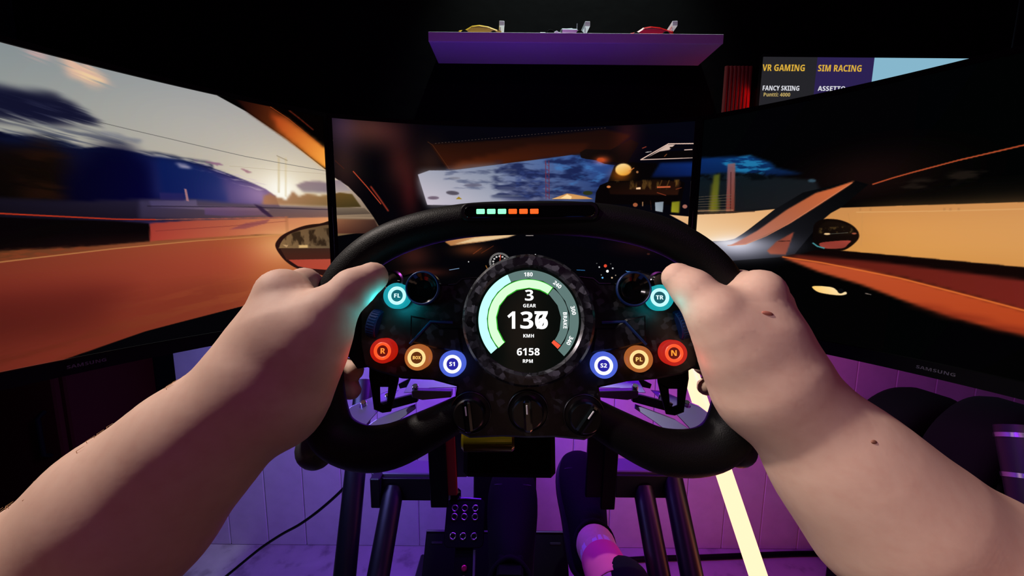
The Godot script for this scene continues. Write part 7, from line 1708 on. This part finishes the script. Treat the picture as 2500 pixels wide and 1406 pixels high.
# bones of one arm as [from, to, radius, radius, blend]; pixels are where the joint shows in the photograph, the third number its depth
func arm_bones(side: float) -> Array:
	var mm := 0.001
	var out := []
	var B := func(a: Array, b: Array, ra: float, rb: float, k := 9.0):
		out.append([at(a[0], a[1], a[2]), at(b[0], b[1], b[2]), ra * mm, rb * mm, k * mm])
	if side < 0.0:
		var elbow := at(-390, 1930, 0.235)
		var sh := Vector3(-0.19, 0.80, 0.10)
		# forearm and wrist
		out.append([elbow, at(150, 1425, 0.250), 0.050, 0.050, 0.02])
		out.append([at(150, 1425, 0.250), at(330, 1240, 0.253), 0.050, 0.045, 0.02])
		out.append([at(330, 1240, 0.253), at(480, 1090, 0.257), 0.045, 0.0365, 0.02])
		out.append([at(480, 1090, 0.257), at(600, 985, 0.260), 0.0360, 0.0305, 0.02])
		out.append([elbow, sh, 0.050, 0.052, 0.02])
		# back of the hand towards the four knuckles, heel of the hand and ball of the thumb
		B.call([600, 985, 0.260], [660, 870, 0.268], 29, 26.5, 20)
		B.call([640, 900, 0.262], [682, 718, 0.271], 22.5, 13.5, 20)
		B.call([640, 910, 0.270], [672, 762, 0.288], 23, 13, 14)
		B.call([650, 930, 0.280], [680, 820, 0.305], 22, 14, 14)
		B.call([670, 950, 0.286], [700, 890, 0.318], 20, 13, 14)
		B.call([640, 985, 0.262], [690, 1005, 0.270], 27, 22, 12)
		B.call([690, 985, 0.268], [735, 905, 0.270], 21, 20, 12)
		B.call([700, 940, 0.260], [782, 815, 0.256], 23, 16.5, 22)
		B.call([715, 800, 0.262], [715, 740, 0.271], 20, 13.5, 20)
		# thumb
		B.call([762, 850, 0.258], [800, 765, 0.259], 18, 15, 14)
		B.call([800, 765, 0.259], [862, 706, 0.266], 14.8, 12.6, 6)
		B.call([862, 706, 0.266], [911, 676, 0.272], 12.6, 10.2, 5)
		# index, middle, ring and little finger round the rim
		B.call([688, 714, 0.273], [744, 692, 0.304], 12, 11.5, 10)
		B.call([744, 692, 0.304], [798, 716, 0.334], 11, 9, 3)
		B.call([798, 716, 0.334], [845, 742, 0.330], 9, 7.8, 3)
		B.call([676, 765, 0.290], [715, 775, 0.325], 12, 10.5, 4)
		B.call([715, 775, 0.325], [785, 800, 0.344], 10, 9, 3)
		B.call([785, 800, 0.344], [845, 818, 0.332], 9, 7.8, 3)
		B.call([684, 830, 0.306], [720, 860, 0.334], 11.5, 10, 4)
		B.call([720, 860, 0.334], [792, 884, 0.344], 9.6, 8.8, 3)
		B.call([792, 884, 0.344], [864, 904, 0.328], 9.2, 8.2, 3)
		B.call([705, 898, 0.318], [735, 930, 0.335], 10.5, 9, 4)
		B.call([735, 930, 0.335], [795, 942, 0.342], 8.8, 8, 3)
		B.call([795, 942, 0.342], [858, 952, 0.328], 8.8, 8, 3)
	else:
		var elbow := at(2640, 1560, 0.235)
		var sh := Vector3(0.19, 0.80, 0.10)
		out.append([elbow, at(2390, 1410, 0.245), 0.047, 0.046, 0.02])
		out.append([at(2390, 1410, 0.245), at(2168, 1258, 0.252), 0.046, 0.044, 0.02])
		out.append([at(2168, 1258, 0.252), at(2050, 1130, 0.257), 0.0435, 0.0365, 0.02])
		out.append([at(2050, 1130, 0.257), at(1915, 975, 0.262), 0.0365, 0.0285, 0.02])
		out.append([elbow, sh, 0.047, 0.052, 0.02])
		B.call([1915, 975, 0.262], [1862, 870, 0.266], 26.5, 24.5, 20)
		B.call([1880, 900, 0.262], [1854, 726, 0.265], 21.5, 13.5, 20)
		B.call([1885, 900, 0.270], [1882, 745, 0.280], 22, 14, 14)
		B.call([1880, 920, 0.280], [1880, 815, 0.300], 22, 14, 14)
		B.call([1870, 940, 0.286], [1868, 885, 0.315], 20, 13, 14)
		B.call([1900, 985, 0.264], [1855, 985, 0.272], 25, 20, 12)
		B.call([1850, 960, 0.268], [1800, 890, 0.272], 21, 18, 12)
		B.call([1850, 930, 0.260], [1775, 812, 0.257], 24, 16.5, 22)
		B.call([1838, 810, 0.263], [1828, 742, 0.266], 19.5, 12.5, 20)
		B.call([1795, 850, 0.258], [1742, 765, 0.258], 18, 15.5, 14)
		B.call([1742, 765, 0.258], [1692, 708, 0.266], 15.4, 12.8, 6)
		B.call([1692, 708, 0.266], [1653, 678, 0.272], 12.8, 10.2, 5)
		B.call([1858, 712, 0.264], [1806, 698, 0.302], 12.5, 11.5, 8)
		B.call([1806, 696, 0.302], [1762, 712, 0.334], 11, 9, 3)
		B.call([1762, 712, 0.334], [1715, 738, 0.330], 9, 7.8, 3)
		B.call([1872, 750, 0.282], [1842, 772, 0.322], 12, 10.5, 4)
		B.call([1842, 772, 0.322], [1785, 800, 0.344], 10, 9, 3)
		B.call([1785, 800, 0.344], [1722, 815, 0.332], 9, 7.8, 3)
		B.call([1880, 820, 0.302], [1848, 858, 0.332], 11.5, 10, 4)
		B.call([1848, 858, 0.332], [1785, 885, 0.344], 9.6, 8.8, 3)
		B.call([1785, 885, 0.344], [1716, 893, 0.330], 8.8, 7.6, 3)
		B.call([1866, 892, 0.316], [1838, 930, 0.335], 10.5, 9, 4)
		B.call([1838, 930, 0.335], [1780, 942, 0.342], 8.8, 8, 3)
		B.call([1780, 942, 0.342], [1722, 944, 0.330], 8, 7, 3)
	return out


func clothes(t: Node3D, base: Vector3, ank: Vector3, knee: Vector3) -> void:
	# shoes
	var f := Vector3(-0.03, sin(deg_to_rad(46.0)), -cos(deg_to_rad(46.0))).normalized()
	shoe(t, at(1404, 1108, 1.0) - base, f, M.shoe_dark, 1.0, true, 0.86)
	var f2 := Vector3(0.02, sin(deg_to_rad(46.0)), -cos(deg_to_rad(46.0))).normalized()
	shoe(t, at(1254, 1134, 0.97) - base, f2, M.shoe_black, 1.06, false, 1.0)
	# sock with a pink band, then the trouser leg
	var d := (knee - ank).normalized()
	var b := ank - base
	part("sock", tube([b + d * 0.020, b + d * 0.032, b + d * 0.038], [0.0362, 0.0368, 0.0372], 28).mesh(), M.sock_white, t, Vector3.ZERO, Basis(), "white sock cuff")
	part("sock_band", tube([b + d * 0.036, b + d * 0.042, b + d * 0.12], [0.0375, 0.0382, 0.042], 28).mesh(), M.sock_pink, t, Vector3.ZERO, Basis(), "pink sock band")
	var hip := Vector3(0.10, 0.42, 0.16)
	var leg := Geo.new()
	var fr := Field.new(Vector3(-0.30, 0.25, -0.86), Vector3(0.34, 0.72, 0.36), 0.011)
	fr.bone(ank + d * 0.105 + Vector3(0.016, -0.005, 0), knee, 0.050, 0.066, 0.02)
	fr.bone(knee, hip, 0.068, 0.085, 0.02)
	var ank2 := at(1250, 1475, 0.80)
	var knee2 := Vector3(-0.14, 0.42, -0.30)
	fr.bone(ank2, knee2, 0.046, 0.068, 0.02)
	fr.bone(knee2, Vector3(-0.10, 0.42, 0.16), 0.068, 0.085, 0.02)
	fr.bone(Vector3(-0.09, 0.40, 0.22), Vector3(0.09, 0.40, 0.22), 0.10, 0.10, 0.03)
	fr.nets(leg, base)
	part("trousers", leg.mesh(), M.trousers, t)
	var sh := Geo.new()
	var ft := Field.new(Vector3(-0.34, 0.36, 0.0), Vector3(0.34, 0.96, 0.42), 0.012)
	ft.bone(Vector3(0, 0.44, 0.24), Vector3(0, 0.66, 0.22), 0.125, 0.125, 0.04, Vector3(0, 0, 1), 0.72)
	ft.bone(Vector3(-0.07, 0.74, 0.20), Vector3(0.07, 0.74, 0.20), 0.115, 0.115, 0.04, Vector3(0, 0, 1), 0.8)
	for s in [-1.0, 1.0]:
		ft.bone(Vector3(0.12 * s, 0.80, 0.19), Vector3(0.19 * s, 0.80, 0.12), 0.072, 0.066, 0.03)
		ft.bone(Vector3(0.19 * s, 0.80, 0.12), Vector3(0.232 * s, 0.782, 0.055), 0.064, 0.062, 0.02)
	ft.nets(sh, base)
	part("t_shirt", sh.mesh(), M.shirt, t)
	# fine fair hair along the left forearm
	var g := Geo.new()
	var rng := RandomNumberGenerator.new()
	rng.seed = 5
	var bones := arm_bones(-1.0)
	for k in 290:
		var bn = bones[1 + rng.randi() % 3]
		var u := rng.randf()
		var c: Vector3 = bn[0].lerp(bn[1], u)
		var r: float = lerpf(bn[2], bn[3], u)
		var ax: Vector3 = (bn[1] - bn[0]).normalized()
		var out := (cam.basis * Vector3(-0.70 + rng.randfn(0.0, 0.35), 0.72 + rng.randfn(0.0, 0.35), rng.randf_range(-0.6, 0.8)))
		out = (out - ax * out.dot(ax)).normalized()
		var p := c + out * (r - 0.0006)
		var q := p + out * 0.0035 + ax * rng.randf_range(0.002, 0.006) + Vector3(rng.randfn(0, 0.0012), rng.randfn(0, 0.0012), 0)
		var e := q + ax * rng.randf_range(0.003, 0.006) - out * 0.001
		g.join(tube([p - base, q - base, e - base], [0.00022, 0.00018, 0.00008], 3, false, Vector3.ZERO, 1.0, false))
	var o := part("arm_hair", g.mesh(), M.hair_blond, t, Vector3.ZERO, Basis(), "fine fair hair on the forearm")
	o.set_meta("kind", "stuff")


func shoe(t: Node3D, toe: Vector3, f: Vector3, m: Material, k: float, laced: bool, zs: float) -> void:
	# local axes: z from toe to heel, y out of the upper, x across
	var z := -f
	var x := Vector3.UP.cross(z).normalized()
	var y := z.cross(x)
	var bs := Basis(x, y, z) * Basis.from_scale(Vector3(k, k, k * zs))
	var rows := [[0.000, 0.012, 0.020, 0.010], [0.010, 0.030, 0.034, 0.006], [0.030, 0.042, 0.046, 0.003], [0.060, 0.049, 0.055, 0.0], [0.100, 0.050, 0.066, 0.0], [0.140, 0.046, 0.080, 0.0], [0.175, 0.042, 0.094, 0.0], [0.205, 0.040, 0.098, 0.0], [0.240, 0.039, 0.098, 0.0], [0.268, 0.034, 0.094, 0.0], [0.284, 0.022, 0.080, 0.004]]
	var g := Geo.new()
	var segs := 24
	var sm := []
	for r in rows:
		sm.append(Vector4(r[0], r[1], r[2], r[3]))
	sm = spline(sm, 4)
	for r in sm:
		for j in segs:
			var a := TAU_ * j / segs
			var cx := signf(cos(a)) * pow(absf(cos(a)), 0.75)
			var sy := signf(sin(a)) * pow(absf(sin(a)), 0.85)
			var hh: float = (r.z - r.w) * 0.5
			var narrow := 1.0 - 0.30 * clampf(sy, 0.0, 1.0)
			g.add(Vector3(cx * r.y * narrow, r.w + 0.012 + hh + sy * hh, r.x), Vector3.ZERO)
	var n := sm.size()
	var mid := func(k2: int): return Vector3(0, sm[k2].w + 0.012 + (sm[k2].z - sm[k2].w) * 0.5, sm[k2].x)
	for q in n:
		for j in segs:
			var o := q * segs + j
			var du := g.v[q * segs + (j + 1) % segs] - g.v[q * segs + (j - 1 + segs) % segs]
			var dv := g.v[mini(q + 1, n - 1) * segs + j] - g.v[maxi(q - 1, 0) * segs + j]
			var nn := du.cross(dv).normalized()
			if nn.dot(g.v[o] - mid.call(q)) < 0.0:
				nn = -nn
			g.n[o] = nn
	for q in n - 1:
		for j in segs:
			g.quad(q * segs + j, q * segs + (j + 1) % segs, (q + 1) * segs + (j + 1) % segs, (q + 1) * segs + j)
	for e in [0, n - 1]:
		var ring := []
		for j in segs:
			ring.append(g.v[e * segs + j])
		g.flat(ring, Vector3(0, 0, -1 if e == 0 else 1))
	var s := part("shoe", g.mesh(), m, t, toe, bs, "right sneaker, dark with laces" if laced else "left sneaker, plain black")
	# sole
	var outl := []
	for q in [[0.0, -0.003], [0.024, 0.002], [0.040, 0.022], [0.0505, 0.055], [0.052, 0.10], [0.046, 0.16], [0.042, 0.22], [0.037, 0.265], [0.022, 0.288], [0.0, 0.291]]:
		outl.append(Vector2(q[0], q[1]))
	var full := outl.duplicate()
	for q in range(outl.size() - 2, 0, -1):
		full.append(Vector2(-outl[q].x, outl[q].y))
	part("sole", prism(spline(full, 3, true), -0.014, 0.012, 0.003, true).mesh(), M.sole, s, Vector3.ZERO, Basis(Vector3(1, 0, 0), Vector3(0, 0, 1), Vector3(0, -1, 0)) * Basis.from_scale(Vector3(1, 1, -1)))
	# seam of the toe cap, laces and tongue
	var arc := func(zc: float, yo: float, wd: float):
		var pts := []
		for q in 9:
			var a := PI * (0.14 + 0.72 * q / 8.0)
			pts.append(Vector3(cos(a) * wd, yo + sin(a) * 0.020, zc))
		return pts
	part("toe_seam", tube(arc.call(0.052, 0.043, 0.041), 0.0016, 6).mesh(), M.lace, s)
	part("toe_seam", tube(arc.call(0.018, 0.028, 0.034), 0.0016, 6).mesh(), M.lace, s)
	for q in (6 if laced else 5):
		var zz := 0.092 + q * 0.0165
		var yy := 0.058 + q * 0.0058
		part("lace", tube([Vector3(-0.024, yy, zz + 0.004), Vector3(-0.010, yy + 0.013, zz), Vector3(0.010, yy + 0.013, zz), Vector3(0.024, yy, zz - 0.004)], 0.0028, 7).mesh(), M.lace, s)
	part("tongue", box(Vector3(0.046, 0.010, 0.04), 0.004).mesh(), m, s, Vector3(0, 0.108, 0.192), Basis(Vector3.RIGHT, -0.5))
	part("collar", tube(spline([Vector3(-0.030, 0.104, 0.20), Vector3(0, 0.110, 0.18), Vector3(0.030, 0.104, 0.20), Vector3(0.034, 0.104, 0.24), Vector3(0, 0.108, 0.278), Vector3(-0.034, 0.104, 0.24)], 5, true), 0.006, 8, true).mesh(), m, s)


# ------------------------------------------------------------------ lamps, cables and other things about the room

func small_things() -> void:
	# glowing tube leaning at the right
	var a := at(1676, 880, 0.86)
	var b := at(1856, 1420, 0.74)
	var d := (b - a).normalized()
	var foot := b + d * ((0.012 - b.y) / d.y)
	var tl := thing("tube_light", "bright orange-white LED tube light leaning at the right of the cockpit", "lamp", foot)
	part("glowing_tube", tube([a - foot, foot - foot - d * 0.02], 0.0158, 24).mesh(), glow_mat("tube_glow", Color(1.0, 0.82, 0.66), 1.5), tl)
	part("end_cap", tube([a - foot - d * 0.03, a - foot], 0.0165, 20).mesh(), M.black_plastic, tl)
	part("end_cap", tube([-d * 0.02, Vector3.ZERO], 0.0165, 20).mesh(), M.black_plastic, tl)
	var mid := (a + foot) / 2.0
	var ax := (a - foot).normalized()
	for q in [[Vector3(-0.8, 0, 0.6), 0.025], [Vector3(0.3, 0, -1.0), 0.05]]:
		var dir: Vector3 = (q[0] - ax * q[0].dot(ax)).normalized()
		var l := AreaLight3D.new()
		l.name = "tube_light_glow"
		l.area_size = Vector2(0.035, (a - foot).length() * 0.94)
		l.light_color = Color(1.0, 0.30, 0.14)
		l.light_energy = q[1]
		l.area_range = 6.0
		l.area_attenuation = 2.0
		l.shadow_enabled = true
		add_child(l, true)
		l.transform = Transform3D(Basis(ax.cross(-dir), ax, -dir), mid + dir * 0.018)
	# unseen LED strips about the monitors, placed to light wall, shelf and frame
	var fs := thing("unseen_led_strip", "unseen purple LED strip under the front of the middle monitor", "light strip", Vector3(0, 0.8075, -0.84))
	part("channel", box(Vector3(0.64, 0.009, 0.02), 0.001).mesh(), M.frame_black, fs)
	part("led_tape", box(Vector3(0.62, 0.002, 0.012), 0.0004).mesh(), glow_mat("front_led", Color(0.52, 0.10, 1.0), 1.0), fs, Vector3(0, -0.0052, 0))
	for q in [[0.806, "unseen purple LED strip below the back of the middle monitor", -1.0], [1.216, "unseen purple LED strip above the back of the middle monitor", 1.0]]:
		var ls := thing("unseen_led_strip", q[1], "light strip", Vector3(0, q[0] - q[2] * 0.012, -0.915))
		part("channel", box(Vector3(0.64, 0.012, 0.064), 0.001).mesh(), M.frame_black, ls)
		part("led_tape", box(Vector3(0.62, 0.003, 0.016), 0.0005).mesh(), glow_mat("purple_led", Color(0.5, 0.2, 1.0), 2.0), ls, Vector3(0, q[2] * 0.0075, 0))
	var lb := thing("unseen_led_strip", "unseen bluish LED strip below the back of the left monitor", "light strip", Vector3(-0.595, 0.818, -0.575), Basis(Vector3.UP, deg_to_rad(62.0)))
	part("channel", box(Vector3(0.42, 0.012, 0.05), 0.001).mesh(), M.frame_black, lb, Vector3(0, 0, -0.02))
	part("led_tape", box(Vector3(0.40, 0.003, 0.016), 0.0005).mesh(), glow_mat("blue_led", Color(0.56, 0.58, 1.0), 1.5), lb, Vector3(0, -0.0075, -0.03))
	var rb := thing("unseen_led_strip", "unseen magenta LED strip below the back of the right monitor", "light strip", Vector3(0.595, 0.818, -0.575), Basis(Vector3.UP, deg_to_rad(-62.0)))
	part("channel", box(Vector3(0.42, 0.012, 0.05), 0.001).mesh(), M.frame_black, rb, Vector3(0, 0, -0.02))
	part("led_tape", box(Vector3(0.40, 0.003, 0.016), 0.0005).mesh(), glow_mat("magenta_led", Color(0.85, 0.25, 0.88), 1.0), rb, Vector3(0, -0.0075, -0.03))
	# unseen spotlight heads, out of the frame, placed to light arms and hands
	for q in [[LAMP_AT, LAMP_TO, "unseen black ceiling spotlight at the upper left aimed at both of the driver's arms"], [LAMP2_AT, LAMP2_TO, "unseen black low-hung spotlight at the left aimed at the driver's right hand"]]:
		var dd: Vector3 = (q[1] - q[0]).normalized()
		var sp := thing("unseen_spotlight", q[2], "lamp", q[0], y_to(dd))
		part("can", lathe([Vector2(0, -0.09), Vector2(0.03, -0.09), Vector2(0.045, -0.07), Vector2(0.045, 0.07), Vector2(0.041, 0.07), Vector2(0.041, 0.055)], 28).mesh(), M.frame_black, sp)
		part("bulb", lathe([Vector2(0.040, 0.045), Vector2(0.040, 0.052), Vector2(0.02, 0.058), Vector2(0, 0.060)], 28).mesh(), glow_mat("spot_bulb", Color(1.0, 0.94, 0.90), 2.0), sp)
		part("stem", tube([Vector3.ZERO, y_to(dd).inverse() * Vector3(0, 2.40 - q[0].y, 0)], 0.008, 10).mesh(), M.frame_black, sp)
	var dl := thing("unseen_downlight", "small white downlight out of view above the shelf of model cars", "lamp", Vector3(0.15, 2.325, -1.09))  # fitting of the unseen light over the model cars
	part("can", lathe([Vector2(0.024, -0.04), Vector2(0.028, -0.04), Vector2(0.028, 0.06), Vector2(0.0, 0.075)], 24).mesh(), M.frame_black, dl)
	part("bulb", lathe([Vector2(0.0, -0.010), Vector2(0.02, -0.006), Vector2(0.022, 0.0), Vector2(0, 0.004)], 20).mesh(), glow_mat("down_bulb", Color(0.92, 1.0, 0.98), 2.0), dl)
	var wl := thing("unseen_wash_lamp", "long purple LED wash lamp out of view on the ceiling behind the driver", "lamp", Vector3(0.35, 2.4, 0.94))  # unseen fitting, stands where the purple light on the shelf front comes from
	part("housing", box(Vector3(0.66, 0.2, 0.06), 0.006).mesh(), M.frame_black, wl, Vector3(0, -0.1, 0.03))
	part("diffuser", box(Vector3(0.6, 0.12, 0.008), 0.002).mesh(), glow_mat("wash_glow", Color(0.72, 0.36, 0.95), 1.0), wl, Vector3(0, -0.19, -0.012), Basis(Vector3.RIGHT, -0.55))
	# cables
	var pts := []
	for q in [[872, 1140, 0.93], [845, 1185, 0.95], [790, 1237, 0.99], [735, 1278, 1.02], [690, 1303, 1.05], [645, 1332, 1.08], [615, 1355, 1.09], [575, 1388, 1.10], [548, 1410, 1.09], [500, 1450, 1.05]]:
		pts.append(at(q[0], q[1], q[2]))
	var cab := thing("cable", "thin black cable hanging from the left cockpit tube down to the floor", "cable", pts[pts.size() - 1])
	part("cord", tube(spline(pts, 6).map(func(p): return p - pts[pts.size() - 1]), 0.0034, 8).mesh(), M.cable, cab)
	var p2 := []
	for q in [[0.20, 0.008, -1.10], [0.33, 0.008, -1.115], [0.45, 0.008, -1.125], [0.58, 0.008, -1.13], [0.75, 0.008, -1.14], [0.95, 0.008, -1.15], [1.3, 0.008, -1.15]]:
		p2.append(Vector3(q[0], q[1], q[2]))
	var cab2 := thing("cable", "black cable lying on the floor along the back wall at the right", "cable", p2[3] - Vector3(0, 0.008, 0))
	part("cord", tube(spline(p2, 6).map(func(p): return p - cab2.position), 0.008, 8).mesh(), M.cable, cab2)
	# two tyres and a ringed cylinder at the right
	for q in [[2215, 1130, 1.07, 0.195, "farther black tyre under the right monitor, next to the purple wall"], [2425, 1160, 0.86, 0.16, "nearer black tyre under the right monitor, partly hidden by the ringed cylinder"]]:
		var c := at(q[0], q[1], q[2])
		var ty := thing("tyre", q[4], "tyre", Vector3(c.x, c.y - q[3], c.z), Basis(Vector3.UP, 0.25), "two black tyres under the right monitor")
		var r: float = q[3]
		part("tread", lathe([Vector2(r * 0.62, -0.05), Vector2(r * 0.86, -0.06), Vector2(r * 0.96, -0.05), Vector2(r, -0.03), Vector2(r, 0.03), Vector2(r * 0.96, 0.05), Vector2(r * 0.86, 0.06), Vector2(r * 0.62, 0.05), Vector2(r * 0.60, 0.04), Vector2(r * 0.60, -0.04), Vector2(r * 0.62, -0.05)], 56, true).mesh(), M.tyre, ty, Vector3(0, r, 0), Basis(Vector3.RIGHT, PI / 2.0))
		part("wheel_disc", lathe([Vector2(0, 0.015), Vector2(r * 0.3, 0.015), Vector2(r * 0.5, 0.03), Vector2(r * 0.61, 0.036), Vector2(r * 0.61, 0.0), Vector2(0, 0.0)], 40).mesh(), M.gloss_black, ty, Vector3(0, r, 0), Basis(Vector3.RIGHT, PI / 2.0))
		var hb: float = c.y - r
		var cr := thing("storage_crate", "black storage crate under the %s tyre, mostly behind the right arm" % ("farther" if q[2] > 1.0 else "nearer"), "crate", Vector3(c.x, 0, c.z))
		part("crate_body", box(Vector3(0.26, hb - 0.03, 0.15), 0.006).mesh(), M.black_plastic, cr, Vector3(0, (hb - 0.03) / 2.0, 0), Basis(Vector3.UP, 0.25))
		part("crate_lid", box(Vector3(0.27, 0.03, 0.16), 0.006).mesh(), M.frame_black, cr, Vector3(0, hb - 0.015, 0), Basis(Vector3.UP, 0.25))
	var top := at(2524, 1046, 0.66)
	var bot := at(2598, 1400, 0.60)
	var ad := (top - bot).normalized()
	var st := thing("ringed_stand", "glossy black cylinder with three chrome rings at the right edge", "stand", Vector3(bot.x, 0, bot.z) + Vector3(0, 0, 0))
	var o := st.position
	part("cylinder", tube([bot - ad * ((bot.y) / ad.y) - o, top - o], 0.044, 32).mesh(), M.stand_black, st)
	for k in 4:
		var c := top - ad * (0.016 + 0.0605 * k) - o
		part("chrome_ring", tube([c - ad * 0.0035, c + ad * 0.0035], 0.0455, 32).mesh(), M.steel, st)
	# racing seat under the driver
	var seat := thing("racing_seat", "black racing seat behind the camera carrying the driver", "seat", Vector3(0, 0, 0.25))
	part("cushion", box(Vector3(0.46, 0.12, 0.46), 0.04).mesh(), M.seat, seat, Vector3(0, 0.24, -0.02))
	part("backrest", box(Vector3(0.46, 0.75, 0.10), 0.04).mesh(), M.seat, seat, Vector3(0, 0.62, 0.19), Basis(Vector3.RIGHT, 0.12))
	part("seat_mount", box(Vector3(0.40, 0.18, 0.36), 0.006).mesh(), M.frame_black, seat, Vector3(0, 0.09, 0))
